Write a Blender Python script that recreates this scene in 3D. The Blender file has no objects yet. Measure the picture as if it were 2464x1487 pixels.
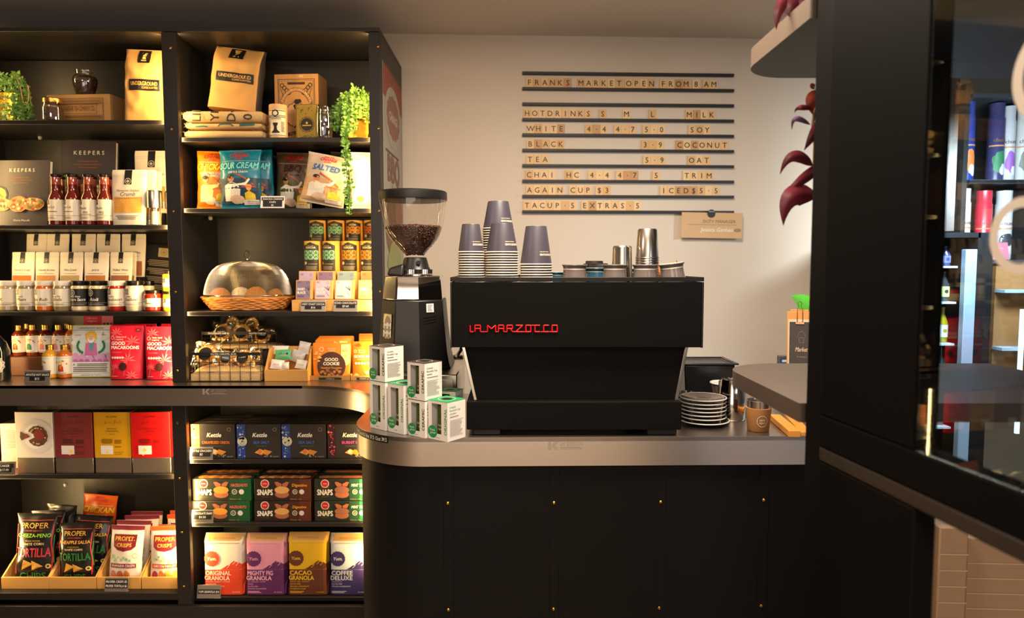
import bpy, math, random
from math import sin, cos, pi, atan, atan2, sqrt, radians
from mathutils import Vector, Matrix, noise, geometry
R = random.Random(7)
S = bpy.context.scene
COL = S.collection
# ------------------------------------------------------------------ camera, world, lights, exposure
F = 2464 * 24 / 36
CX, CY, HC = 1232.0, 743.5, 1.43
PT = atan((743.5 - 635) / F)
cd = bpy.data.cameras.new('camera'); cam = bpy.data.objects.new('camera', cd); COL.objects.link(cam)
cd.sensor_width = 36; cd.lens = 24; cd.clip_start = .05; cd.clip_end = 60
cam.location = (0, 0, HC); cam.rotation_euler = (pi / 2 - PT, 0, 0)
cd.dof.use_dof = True; cd.dof.focus_distance = 2.12; cd.dof.aperture_fstop = 2.8
S.camera = cam
w = bpy.data.worlds.new('world'); S.world = w; w.use_nodes = True
w.node_tree.nodes['Background'].inputs[0].default_value = (.9, .8, .7, 1)
w.node_tree.nodes['Background'].inputs[1].default_value = .02
S.view_settings.view_transform = 'Standard'; S.view_settings.look = 'None'
S.view_settings.gamma = 1; S.view_settings.use_curve_mapping = False
S.view_settings.exposure = 0.0
S.cycles.use_denoising = True
S.cycles.max_bounces = 8; S.cycles.transparent_max_bounces = 12
S.cycles.sample_clamp_indirect = 6.0; S.cycles.caustics_reflective = False; S.cycles.caustics_refractive = False

def W(px, py, Y):
    yv = (CY - py) / F
    t = Y / (yv * sin(PT) + cos(PT))
    return Vector(((px - CX) / F * t, Y, HC + t * (yv * cos(PT) - sin(PT))))
def proj(x, y, z):
    z -= HC
    dep = y * cos(PT) - z * sin(PT); up = z * cos(PT) + y * sin(PT)
    return CX + F * x / dep, CY - F * up / dep
def onz(px, py, z):
    yv = (CY - py) / F
    t = (z - HC) / (yv * cos(PT) - sin(PT))
    return Vector(((px - CX) / F * t, t * (yv * sin(PT) + cos(PT)), z))

def area(name, loc, look, sx, sy, power, col, spread=None):
    l = bpy.data.lights.new(name, 'AREA'); l.shape = 'RECTANGLE'; l.size = sx; l.size_y = sy
    l.energy = power; l.color = col
    if spread: l.spread = radians(spread)
    o = bpy.data.objects.new(name, l); COL.objects.link(o); o.location = loc
    o.rotation_euler = (Vector(look) - Vector(loc)).to_track_quat('-Z', 'Y').to_euler()
    return o
LED = (1.0, .66, .26)
YP = 2.75
def led(name, px, side, z0, z1, power):
    x = W(px, 500, YP + .03).x
    area(name, (x, YP + .028, (z0 + z1) / 2), (x + side, YP + .028 + .45, (z0 + z1) / 2), .014, z1 - z0, power, LED)
led('shelf_led_strip', 398, -1, .97, 2.34, 8.5)
led('shelf_led_strip', 440, 1, .97, 2.34, 7)
led('shelf_led_strip', 894, -1, .97, 2.34, 9)
led('shelf_led_strip', 399, -1, .14, .85, 4)
led('shelf_led_strip', 438, 1, .14, .85, 5.5)
led('shelf_led_strip', 880, -1, .14, .85, 4.5)
led('shelf_led_strip', -90, 1, .97, 2.34, 7)
led('shelf_led_strip', -90, 1, .14, .85, 6)
WARM = (1.0, .83, .66)
area('ceiling_lamp_and_fill', (.25, 1.5, 2.49), (.25, 1.5, 0), .5, .5, 72, WARM)
area('ceiling_lamp_and_fill', (.2, -.9, 2.49), (.2, -.9, 0), .6, .6, 60, WARM)  # added to light the floor that the steel band mirrors
area('ceiling_lamp_and_fill', (-1.6, .9, 2.49), (-1.6, 1.0, 0), .4, .4, 16, WARM)  # added fill over the floor at left, for the band's reflection
area('front_daylight_and_fill', (2.3, -2.2, 1.6), (.4, 2.2, 1.1), 1.2, 1.8, 30, (.62, .78, 1.0))
area('front_daylight_and_fill', (-.3, -2.3, 1.35), (.4, 1.6, 2.3), 2.6, 1.5, 38, (1.0, .84, .68))  # added warm fill behind the camera, tipped up to lift the ceiling
area('fridge_lamp', (1.8, 2.35, 1.8), (2.0, 2.9, 1.25), .5, .1, 45, (.75, .9, 1.0))

# ------------------------------------------------------------------ materials
def lin(c):
    return tuple(((v / 255) / 12.92 if v / 255 <= .04045 else ((v / 255 + .055) / 1.055) ** 2.4) for v in c)
_m = {}
def M(name, c=(128, 128, 128), rough=.5, metal=0, coat=0, trans=0, emit=0, var=.0, scale=30, bump=0, bscale=None, stretch=None, ior=1.45, sss=0, spec=.5, kind='noise', alpha=1, aniso=0):
    if name in _m: return _m[name]
    m = bpy.data.materials.new(name); m.use_nodes = True; nt = m.node_tree; b = nt.nodes['Principled BSDF']
    rgb = (*lin(c), 1)
    b.inputs['Base Color'].default_value = rgb; b.inputs['Roughness'].default_value = rough
    b.inputs['Metallic'].default_value = metal; b.inputs['Coat Weight'].default_value = coat
    b.inputs['Transmission Weight'].default_value = trans; b.inputs['IOR'].default_value = ior
    b.inputs['Specular IOR Level'].default_value = spec; b.inputs['Alpha'].default_value = alpha
    b.inputs['Coat Roughness'].default_value = .08
    if emit:
        b.inputs['Emission Color'].default_value = rgb; b.inputs['Emission Strength'].default_value = emit
    if var or bump:
        tc = nt.nodes.new('ShaderNodeTexCoord'); mp = nt.nodes.new('ShaderNodeMapping')
        nt.links.new(tc.outputs['Object'], mp.inputs[0])
        if stretch: mp.inputs['Scale'].default_value = stretch
        if kind == 'voronoi':
            n = nt.nodes.new('ShaderNodeTexVoronoi'); n.inputs['Scale'].default_value = scale; out = n.outputs['Distance']
        elif kind == 'wave':
            n = nt.nodes.new('ShaderNodeTexWave'); n.inputs['Scale'].default_value = scale; n.inputs['Distortion'].default_value = 3; n.inputs['Detail'].default_value = 2; out = n.outputs['Fac']
        else:
            n = nt.nodes.new('ShaderNodeTexNoise'); n.inputs['Scale'].default_value = scale; n.inputs['Detail'].default_value = 4; out = n.outputs['Fac']
        nt.links.new(mp.outputs[0], n.inputs['Vector'])
        if var:
            mx = nt.nodes.new('ShaderNodeMix'); mx.data_type = 'RGBA'
            mx.inputs[6].default_value = (*[v * (1 - var) for v in rgb[:3]], 1)
            mx.inputs[7].default_value = (*[min(1, v * (1 + var)) for v in rgb[:3]], 1)
            nt.links.new(out, mx.inputs[0]); nt.links.new(mx.outputs[2], b.inputs['Base Color'])
        if bump:
            bp = nt.nodes.new('ShaderNodeBump'); bp.inputs['Strength'].default_value = bump; bp.inputs['Distance'].default_value = .002
            nt.links.new(out, bp.inputs['Height']); nt.links.new(bp.outputs[0], b.inputs['Normal'])
    _m[name] = m
    return m
_p = {}
def P(*c, rough=.5, coat=0, metal=0):
    """flat printing ink of one colour"""
    k = (c, rough, coat, metal)
    if k not in _p: _p[k] = M('ink_%d_%d_%d_%d_%d_%d' % (*c, rough * 100, coat * 10, metal * 10), c, rough, metal, coat)
    return _p[k]
BLK = P(16, 14, 13); WHT = P(235, 228, 215); CRM = P(228, 215, 190)
blackwood = M('black_satin_board', (30, 26, 24), .42, var=.12, scale=9, bump=.05)
backboard = M('charcoal_back_board', (32, 28, 25), .4, var=.1, scale=6)
darkmetal = M('black_powder_coat', (28, 24, 22), .42, var=.08, scale=40)
panelblack = M('black_counter_laminate', (17, 15, 15), .5, spec=.1, var=.1, scale=20, bump=.03)
steel = M('brushed_stainless_steel', (196, 187, 177), .31, 1, var=.05, scale=4, bump=.035, stretch=(1, 1, 60))
steeltop = M('brushed_stainless_steel_top', (182, 170, 160), .32, 1, var=.06, scale=14)
chrome = M('polished_steel', (215, 210, 204), .12, 1)
chrome2 = M('satin_steel', (196, 188, 178), .24, 1, var=.05, scale=8, stretch=(8, 8, 1))
brass = M('brass', (214, 160, 60), .25, 1)
gold = M('embossed_gold', (222, 170, 62), .26, 1, bump=.9, scale=120, kind='wave', var=.4, stretch=(1, 1, .8))
kraft = M('kraft_paper', (196, 148, 84), .75, var=.09, scale=18, bump=.12)
cardboard = M('cardboard', (190, 142, 84), .8, var=.06, scale=60, stretch=(1, 1, 8), bump=.05)
bamboo = M('bamboo_wood', (214, 158, 82), .45, var=.16, scale=8, stretch=(1.2, 6, 14), bump=.05)
tilewood = M('pale_tile_wood', (224, 182, 128), .6, var=.14, scale=30, stretch=(12, 1, 1))
burlap = M('burlap', (205, 170, 116), .95, var=.3, scale=260, bump=.6)
wicker = M('wicker', (206, 134, 62), .55, var=.3, scale=40)
beans = M('roasted_coffee_beans', (72, 43, 31), .38, var=.4, scale=60)
leafg = M('trailing_leaf_green', (112, 156, 66), .5, var=.3, scale=25)
bigleaf = M('broad_leaf_green', (84, 176, 48), .4, var=.25, scale=12)
purpleleaf = M('purple_leaf', (104, 34, 48), .35, var=.45, scale=9)
cream = M('cream_enamel', (232, 218, 196), .4)
alu = M('brushed_aluminium_tag', (178, 170, 158), .35, .85, var=.05, scale=90, stretch=(1, 1, 6))
foil = M('silver_foil', (206, 196, 184), .3, 1, bump=.25, scale=50)

def thin(name, tint, rough=.03, fac=.12, bump=0, scale=40, gl=(255, 255, 255), mx_=.85):
    """thin clear film or glass: transparent with a fresnel gloss"""
    m = bpy.data.materials.new(name); m.use_nodes = True; nt = m.node_tree; N = nt.nodes; L = nt.links
    N.remove(N['Principled BSDF']); out = N['Material Output']
    tr = N.new('ShaderNodeBsdfTransparent'); tr.inputs[0].default_value = (*lin(tint), 1)
    gb = N.new('ShaderNodeBsdfGlossy'); gb.inputs['Color'].default_value = (*lin(gl), 1); gb.inputs['Roughness'].default_value = rough
    lw = N.new('ShaderNodeLayerWeight'); lw.inputs['Blend'].default_value = .35
    mr = N.new('ShaderNodeMapRange'); mr.inputs['To Min'].default_value = fac; mr.inputs['To Max'].default_value = mx_
    mx = N.new('ShaderNodeMixShader'); L.new(lw.outputs['Facing'], mr.inputs[0]); L.new(mr.outputs[0], mx.inputs[0])
    pw = N.new('ShaderNodeMath'); pw.operation = 'POWER'; pw.inputs[1].default_value = 2.2; L.new(lw.outputs['Facing'], pw.inputs[0]); L.new(pw.outputs[0], mr.inputs[0])
    L.new(tr.outputs[0], mx.inputs[1]); L.new(gb.outputs[0], mx.inputs[2]); L.new(mx.outputs[0], out.inputs[0])
    if bump:
        tc = N.new('ShaderNodeTexCoord'); n = N.new('ShaderNodeTexNoise'); n.inputs['Scale'].default_value = scale; n.inputs['Detail'].default_value = 3
        bp = N.new('ShaderNodeBump'); bp.inputs['Strength'].default_value = bump; bp.inputs['Distance'].default_value = .004
        L.new(tc.outputs['Object'], n.inputs['Vector']); L.new(n.outputs['Fac'], bp.inputs['Height']); L.new(bp.outputs[0], gb.inputs['Normal']); L.new(bp.outputs[0], lw.inputs['Normal'])
    return m
glass = thin('clear_glass', (250, 250, 246)); cello = thin('cellophane', (252, 248, 238), .12, .16, .9, 60, (255, 244, 220))
thinglass = thin('thin_clear_glass', (240, 240, 232), .04, .16)
# ------------------------------------------------------------------ mesh helpers
def link(o, parent=None):
    COL.objects.link(o)
    if parent: o.parent = parent
    return o
def T(name, label, cat, loc=(0, 0, 0), rot=0, group=None):
    o = bpy.data.objects.new(name, None); COL.objects.link(o); o.empty_display_size = .03
    o.location = loc; o.rotation_euler = rot if isinstance(rot, (tuple, list)) else (0, 0, rot)
    o['label'] = label; o['category'] = cat
    if group: o['group'] = group
    return o
def tag(o, label, cat, group=None):
    o['label'] = label; o['category'] = cat
    if group: o['group'] = group
    return o
class MB:
    def __init__(s): s.v = []; s.f = []; s.mi = []; s.mats = []
    def _m(s, m):
        if m not in s.mats: s.mats.append(m)
        return s.mats.index(m)
    def add(s, vs, fs, m):
        o = len(s.v); k = s._m(m)
        s.v += [tuple(v) for v in vs]; s.f += [tuple(i + o for i in f) for f in fs]; s.mi += [k] * len(fs)
        return s
    def box(s, x0, x1, y0, y1, z0, z1, m):
        vs = [(x, y, z) for z in (z0, z1) for y in (y0, y1) for x in (x0, x1)]
        return s.add(vs, [(0, 2, 3, 1), (4, 5, 7, 6), (0, 1, 5, 4), (2, 6, 7, 3), (0, 4, 6, 2), (1, 3, 7, 5)], m)
    def hexa(s, vs, m):
        return s.add(vs, [(0, 2, 3, 1), (4, 5, 7, 6), (0, 1, 5, 4), (2, 6, 7, 3), (0, 4, 6, 2), (1, 3, 7, 5)], m)
    def lathe(s, prof, m, n=28, c=(0, 0), sx=1, sy=1, ms=None, cap=True):
        vs = []; fs = []
        for r, z in prof:
            for i in range(n):
                a = 2 * pi * i / n; vs.append((c[0] + r * sx * cos(a), c[1] + r * sy * sin(a), z))
        for j in range(len(prof) - 1):
            row = [(j * n + i, j * n + (i + 1) % n, (j + 1) * n + (i + 1) % n, (j + 1) * n + i) for i in range(n)]
            if ms: s.add(vs, row, ms[j])
            else: fs += row
        if cap:
            fs2 = [tuple(range(n - 1, -1, -1))] if prof[0][0] > 1e-5 else []
            if prof[-1][0] > 1e-5: fs2.append(tuple(range((len(prof) - 1) * n, len(prof) * n)))
            fs += fs2
        if fs: s.add(vs, fs, m)
        return s
    def tube(s, pts, r, m, n=6, closed=False, rr=None):
        pts = [Vector(p) for p in pts]; vs = []; fs = []; N = len(pts); u = None
        for i, p in enumerate(pts):
            d = (pts[(i + 1) % N] - pts[i - 1]) if closed else (pts[min(i + 1, N - 1)] - pts[max(i - 1, 0)])
            if d.length < 1e-9: d = Vector((0, 0, 1))
            d.normalize()
            if u is None: u = d.cross(Vector((0, 0, 1)) if abs(d.z) < .9 else Vector((1, 0, 0)))
            u = (u - d * u.dot(d)); u.normalize(); v = d.cross(u); q = rr[i] if rr else r
            vs += [p + (u * cos(2 * pi * k / n) + v * sin(2 * pi * k / n)) * q for k in range(n)]
        for i in range(N if closed else N - 1):
            j = (i + 1) % N
            fs += [(i * n + k, i * n + (k + 1) % n, j * n + (k + 1) % n, j * n + k) for k in range(n)]
        if not closed: fs += [tuple(range(n - 1, -1, -1)), tuple(range((N - 1) * n, N * n))]
        return s.add(vs, fs, m)
    def grid(s, fn, nu, nv, m):
        vs = [fn(i / nu, j / nv) for j in range(nv + 1) for i in range(nu + 1)]
        fs = [(j * (nu + 1) + i, j * (nu + 1) + i + 1, (j + 1) * (nu + 1) + i + 1, (j + 1) * (nu + 1) + i) for j in range(nv) for i in range(nu)]
        return s.add(vs, fs, m)
    def prism(s, pts, z0, z1, m, side=None):
        n = len(pts)
        s.add([(x, y, z0) for x, y in pts] + [(x, y, z1) for x, y in pts], [tuple(range(n - 1, -1, -1)), tuple(range(n, 2 * n))], m)
        return s.add([(x, y, z0) for x, y in pts] + [(x, y, z1) for x, y in pts], [(i, (i + 1) % n, n + (i + 1) % n, n + i) for i in range(n)], side or m)
    def ball(s, c, r, m, n=10, k=6):
        vs = [(c[0], c[1], c[2] - r[2])]
        for j in range(1, k):
            a = -pi / 2 + pi * j / k
            vs += [(c[0] + r[0] * cos(a) * cos(2 * pi * i / n), c[1] + r[1] * cos(a) * sin(2 * pi * i / n), c[2] + r[2] * sin(a)) for i in range(n)]
        vs.append((c[0], c[1], c[2] + r[2])); fs = []
        for i in range(n):
            fs.append((0, 1 + (i + 1) % n, 1 + i)); fs.append((len(vs) - 1, 1 + (k - 2) * n + i, 1 + (k - 2) * n + (i + 1) % n))
            for j in range(k - 2): fs.append((1 + j * n + i, 1 + j * n + (i + 1) % n, 1 + (j + 1) * n + (i + 1) % n, 1 + (j + 1) * n + i))
        return s.add(vs, fs, m)
    def build(s, name, parent=None, bevel=0, world=False, smooth=35, kind=None, label=None, seg=2):
        me = bpy.data.meshes.new(name); v = s.v
        if world and parent:
            l = parent.location; v = [(a - l.x, b - l.y, c - l.z) for a, b, c in v]
        me.from_pydata(v, [], s.f)
        for m in s.mats: me.materials.append(m)
        me.polygons.foreach_set('material_index', s.mi)
        if smooth:
            me.polygons.foreach_set('use_smooth', [True] * len(s.f))
            me.set_sharp_from_angle(angle=radians(smooth))
        me.validate()
        o = link(bpy.data.objects.new(name, me), parent)
        if bevel:
            b = o.modifiers.new('bevel', 'BEVEL'); b.width = bevel; b.segments = seg; b.limit_method = 'ANGLE'; b.angle_limit = radians(40)
        if kind: o['kind'] = kind
        if label: o['label'] = label
        return o
def copy_tree(o, parent=None):
    c = o.copy(); COL.objects.link(c)
    if parent: c.parent = parent
    for ch in list(o.children): copy_tree(ch, c)
    return c
def structure(o):
    o['kind'] = 'structure'; return o

# ------------------------------------------------------------------ flat print that lies on a surface
_tx = {}
def glyphs(s):
    k = s
    if k not in _tx:
        cu = bpy.data.curves.new('font_outline', 'FONT'); cu.body = s; cu.resolution_u = 2
        ob = bpy.data.objects.new('font_outline', cu); me = bpy.data.meshes.new_from_object(ob)
        vs = [(v.co.x, v.co.y) for v in me.vertices]; fs = [tuple(p.vertices) for p in me.polygons]
        bpy.data.meshes.remove(me); bpy.data.objects.remove(ob); bpy.data.curves.remove(cu)
        xs = [v[0] for v in vs] or [0]; x0, x1 = min(xs), max(xs)
        _tx[k] = ([(x - x0, y) for x, y in vs], fs, max(x1 - x0, 1e-4))
    return _tx[k]
CAP = .70
def flat(y=0): return lambda x, z, o: (x, y - o, z)
def cyl(r, cy=0): return lambda x, z, o: (sin(x / r) * (r + o), cy - cos(x / r) * (r + o), z)
class Pr:
    """print: u across (-.5..+.5), v up (0..1) of a face w wide and h high"""
    def __init__(s, surf, w, h): s.s = surf; s.w = w; s.h = h; s.mb = MB(); s.L = 0; s.k = .0006
    def _a(s, pts, fs, m):
        o = s.k + .00016 * s.L; s.L += 1
        s.mb.add([s.s(u * s.w, v * s.h, o) for u, v in pts], fs, m); return s
    def rect(s, u0, v0, u1, v1, m, nx=None, nz=None):
        nx = nx or max(1, int(abs(u1 - u0) * 16)); nz = nz or max(1, int(abs(v1 - v0) * 18))
        pts = [(u0 + (u1 - u0) * i / nx, v0 + (v1 - v0) * j / nz) for j in range(nz + 1) for i in range(nx + 1)]
        return s._a(pts, [(j * (nx + 1) + i, j * (nx + 1) + i + 1, (j + 1) * (nx + 1) + i + 1, (j + 1) * (nx + 1) + i) for j in range(nz) for i in range(nx)], m)
    def frame(s, u0, v0, u1, v1, t, m):
        tv = t * s.w / s.h
        L = s.L
        for r in ((u0, v0, u1, v0 + tv), (u0, v1 - tv, u1, v1), (u0, v0, u0 + t, v1), (u1 - t, v0, u1, v1)):
            s.L = L; s.rect(*r, m)
        return s
    def ell(s, u, v, r, m, rv=None, n=22, sc=0, a0=0, wob=0):
        rv = rv or r * s.w / s.h; pts = [(u, v)]; fs = []
        K = 3 if r > .08 else 1
        for k in range(1, K + 1):
            for i in range(n):
                a = 2 * pi * i / n + a0; q = k / K * (1 + (sc * (1 if i % 2 else -1)) + (wob * R.uniform(-1, 1)))
                pts.append((u + r * q * cos(a), v + rv * q * sin(a)))
        for i in range(n):
            fs.append((0, 1 + i, 1 + (i + 1) % n))
            for k in range(K - 1): fs.append((1 + k * n + i, 1 + (k + 1) * n + i, 1 + (k + 1) * n + (i + 1) % n, 1 + k * n + (i + 1) % n))
        return s._a(pts, fs, m)
    def ring(s, u, v, r, t, m, n=24):
        a = s.w / s.h; pts = []
        for i in range(n):
            c, q = cos(2 * pi * i / n), sin(2 * pi * i / n); pts += [(u + r * c, v + r * a * q), (u + (r - t) * c, v + (r - t) * a * q)]
        return s._a(pts, [(2 * i, (2 * i + 2) % (2 * n), (2 * i + 3) % (2 * n), 2 * i + 1) for i in range(n)], m)
    def poly(s, pts, m):
        vv = sorted(set(round(v, 6) for u, v in pts)); n = len(pts); P_ = []; fs = []
        for v0, v1 in zip(vv, vv[1:]):
            if v1 - v0 < 1e-5: continue
            vm = (v0 + v1) / 2; xs = []
            for i in range(n):
                (a, b), (c, d) = pts[i], pts[(i + 1) % n]
                if (b - vm) * (d - vm) < 0:
                    f = lambda v, a=a, b=b, c=c, d=d: a + (c - a) * (v - b) / (d - b)
                    xs.append((f(vm), f))
            xs.sort(key=lambda t: t[0]); nz = max(1, int((v1 - v0) * 22))
            for (xa, fa), (xb, fb) in zip(xs[::2], xs[1::2]):
                nx = max(1, int((xb - xa) * 16)); o = len(P_)
                for j in range(nz + 1):
                    v = v0 + (v1 - v0) * j / nz; A, B = fa(v), fb(v)
                    P_ += [(A + (B - A) * i / nx, v) for i in range(nx + 1)]
                fs += [(o + j * (nx + 1) + i, o + j * (nx + 1) + i + 1, o + (j + 1) * (nx + 1) + i + 1, o + (j + 1) * (nx + 1) + i) for j in range(nz) for i in range(nx)]
        return s._a(P_, fs, m)
    def sky(s, pts, v0, m):
        """filled area under a skyline"""
        P_ = []; fs = []; 
        for i in range(len(pts) - 1):
            (a, b), (c, d) = pts[i], pts[i + 1]; k = max(1, int((c - a) * 14))
            for j in range(k): q, r = j / k, (j + 1) / k; o = len(P_); u0, u1 = a + (c - a) * q, a + (c - a) * r; w0, w1 = b + (d - b) * q, b + (d - b) * r; P_ += [(u0, v0), (u1, v0), (u1, w1), (u0, w0)]; fs.append((o, o + 1, o + 2, o + 3))
        return s._a(P_, fs, m)
    def line(s, pts, t, m):
        """stroke through points, t thick (fraction of w)"""
        a = s.w / s.h; vs = []
        for i, (u, v) in enumerate(pts):
            p = pts[max(i - 1, 0)]; q = pts[min(i + 1, len(pts) - 1)]
            dx, dy = (q[0] - p[0]) * s.w, (q[1] - p[1]) * s.h; l = max(sqrt(dx * dx + dy * dy), 1e-9)
            nx, ny = -dy / l * t / 2, dx / l * t / 2 * a
            vs += [(u + nx, v + ny), (u - nx, v - ny)]
        return s._a(vs, [(2 * i, 2 * i + 1, 2 * i + 3, 2 * i + 2) for i in range(len(pts) - 1)], m)
    def text(s, t, u, v, ch, m, al='c', mw=None, sh=0, rot=0, bold=0.0, sx=1.0):
        vs, fs, tw = glyphs(t); k = ch * s.h / CAP; wd = tw * k * sx
        if mw and wd > mw * s.w: sx *= mw * s.w / wd; wd = mw * s.w
        x0 = {'c': -wd / 2, 'l': 0, 'r': -wd}[al]; c, q = cos(radians(rot)), sin(radians(rot)); b = bold * .8
        for dx, dy in ((-b, -b * .5), (b, -b * .5), (0, b * .8)) if bold else ((0, 0),):
            pts = []
            for x, y in vs:
                X = x0 + (x + dx) * k * sx + (y + dy) * k * sh; Y = (y + dy) * k
                if al == 'c' and rot: Y -= ch * s.h / 2
                X, Y = X * c - Y * q, X * q + Y * c
                pts.append((u + X / s.w, v + Y / s.h))
            s._a(pts, fs, m)
            if bold: s.L -= .72
        return s
    def lines(s, u0, v0, u1, v1, n, m, jag=.3, al='l'):
        L = s.L
        for i in range(n):
            s.L = L; v = v1 - (v1 - v0) * (i + .5) / n; q = (v1 - v0) / n * .22; d = R.uniform(0, jag) * (u1 - u0)
            if al == 'l': s.rect(u0, v - q, u1 - d, v + q, m, nz=1)
            else: s.rect(u0 + d / 2, v - q, u1 - d / 2, v + q, m, nz=1)
        return s
    def build(s, name, parent, label=None): return s.mb.build(name, parent, smooth=0, label=label)

# ------------------------------------------------------------------ soft bags
def bag(par, w, h, d, kind, mat, crump=0.0, name='bag_body', side=None, seed=None, low=None):
    seed = R.uniform(0, 50) if seed is None else seed
    def prm(t):
        if kind == 'pouch':
            a = w / 2 * (.93 + .07 * min(1, t * 1.4)); b = d / 2 * ((1 - t) ** .75 * (.75 + .25 * min(1, t * 6))) + .0012; n = 2.2
            if t > .985: a *= .97
        elif kind == 'pillow':
            e = min(t, 1 - t)
            a = w / 2 * (1 - .07 * sin(pi * t) ** .5); b = .0012 if e < .045 else d / 2 * min(1, ((e - .04) * 3.4)) ** .55; n = 2.0
        elif kind == 'sack':
            a = w / 2 * (1 - .03 * sin(pi * t)); b = d / 2 if t < .74 else d / 2 * max(.05, 1 - (t - .74) / .26) ** .8; n = 5
        else:
            a = w / 2 * (1 - .02 * sin(pi * t)); b = d / 2 if t < .88 else d / 2 * max(.12, 1 - (t - .88) / .12); n = 7
        return a, b, n
    def off(x, z):
        t = z / h; e = min(1, max(0, min(t, 1 - t)) * 8 + (.15 if kind in ('pillow', 'pouch') else 0))
        return crump * e * (noise.noise(Vector((x * 26, z * 22, seed))) + .3 * noise.noise(Vector((x * 40 + 9, z * 34, seed)))) if crump else 0
    def surf(x, z, o):
        z = min(max(z, 0), h); a, b, n = prm(z / h); q = min(abs(x) / a, 1)
        return (x, -b * (1 - q ** n) ** (1 / n) + off(x, z) - o, z)
    NV, NS = 26, 36; vs = []; fs = []
    for j in range(NV + 1):
        t = j / NV
        if kind == 'pillow': t = .5 - .5 * cos(pi * t)
        a, b, n = prm(t)
        for i in range(NS):
            k = (i % (NS // 2)) / (NS // 2); ph = pi * (k - .5)
            q = sin(ph) * .35 + (2 * k - 1) * .65 if n > 3 else sin(ph)
            if i >= NS // 2: q = -q
            y = b * (1 - min(1, abs(q)) ** n) ** (1 / n) * (-1 if i < NS // 2 else 1); x = a * q
            vs.append((x, y + off(x, t * h), t * h))
    mb = MB()
    for j in range(NV): fs += [(j * NS + i, j * NS + (i + 1) % NS, (j + 1) * NS + (i + 1) % NS, (j + 1) * NS + i) for i in range(NS)]
    fs += [tuple(range(NS - 1, -1, -1)), tuple(range(NV * NS, (NV + 1) * NS))]
    mb.add(vs, fs, mat)
    if side:
        k = mb._m(side)
        for idx, f in enumerate(mb.f[:NV * NS]):
            i = idx % NS
            if i >= NS // 2 or i < 1 or i == NS // 2 - 1: mb.mi[idx] = k
    if low:
        k = mb._m(low)
        for idx in range(11 * NS): mb.mi[idx] = k
    mb.build(name, par, smooth=60)
    return Pr(surf, w, h)
def slot(pl, pr, pt, yf, zb):
    """a thing seen between columns pl and pr with its top at row pt, front at depth yf, standing at height zb: centre x, width, height"""
    pm = (pl + pr) / 2; zt = W(pm, pt, yf).z; pb = proj(W(pm, pt, yf).x, yf, zb)[1]; q = (pt + pb) / 2
    a = W(pl, q, yf).x; b = W(pr, q, yf).x
    return (a + b) / 2, b - a, zt - zb
def boxbody(par, w, h, d, m, name='box_body', bevel=.0012, top=None, y0=0, side=None):
    mb = MB().box(-w / 2, w / 2, y0, y0 + d, 0, h, m)
    if top: mb.mi[1] = mb._m(top)
    if side: mb.mi[4] = mb.mi[5] = mb._m(side)
    return mb.build(name, par, bevel=bevel)
def scatter_beans(mb, n, place, size=.0055, m=None):
    for _ in range(n):
        p = place(); q = Matrix.Rotation(R.uniform(0, pi), 3, 'X') @ Matrix.Rotation(R.uniform(0, 2 * pi), 3, 'Z')
        vs = []; K, N = 4, 6
        for j in range(K + 1):
            a = -pi / 2 + pi * j / K
            for i in range(N):
                b = 2 * pi * i / N
                vs.append(Vector(p) + q @ Vector((cos(a) * cos(b) * size * .62, sin(a) * size, cos(a) * sin(b) * size * .5)))
        mb.add(vs, [(j * N + i, j * N + (i + 1) % N, (j + 1) * N + (i + 1) % N, (j + 1) * N + i) for j in range(K) for i in range(N)], m or beans)
    return mb
# ------------------------------------------------------------------ the room
wallm = M('warm_white_wall_paint', (214, 199, 180), .75, var=.015, scale=3, bump=.04)
ceilm = M('ceiling_paint', (222, 212, 200), .85, var=.02, scale=2)
floorm = M('pale_concrete_floor', (158, 138, 116), .5, var=.15, scale=4)
darkwall = M('dark_wall_paint', (58, 52, 48), .7, var=.05, scale=3)
CT, CTH = .95, .081
FZ = -.11
HZ = 2.515
a_ = radians(2.3); YW = 3.305
def wallY(x): return YW + (x + .525) * math.tan(a_)
wl = MB()
wl.hexa([(-.9, wallY(-.9), FZ), (2.7, wallY(2.7), FZ), (-.9, wallY(-.9) + .1, FZ), (2.7, wallY(2.7) + .1, FZ),
         (-.9, wallY(-.9), HZ), (2.7, wallY(2.7), HZ), (-.9, wallY(-.9) + .1, HZ), (2.7, wallY(2.7) + .1, HZ)], wallm)
structure(wl.build('wall_back', smooth=0))
structure(MB().box(-3.2, -.9, 3.32, 3.42, FZ, HZ, darkwall).build('wall_back_dark', smooth=0))
structure(MB().box(-3.3, -3.2, -2.6, 3.42, FZ, HZ, darkwall).build('wall_left', smooth=0))
structure(MB().box(2.7, 2.8, -2.6, 3.6, FZ, HZ, darkwall).build('wall_right', smooth=0))
structure(MB().box(-3.3, 2.8, -2.7, -2.6, FZ, HZ, wallm).build('wall_front', smooth=0))
structure(MB().box(-3.3, 2.8, -2.7, 3.6, HZ, HZ + .1, ceilm).build('ceiling', smooth=0))
structure(MB().box(-3.3, 2.8, -2.7, 3.6, FZ - .1, FZ, floorm).build('floor', smooth=0))
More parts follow.
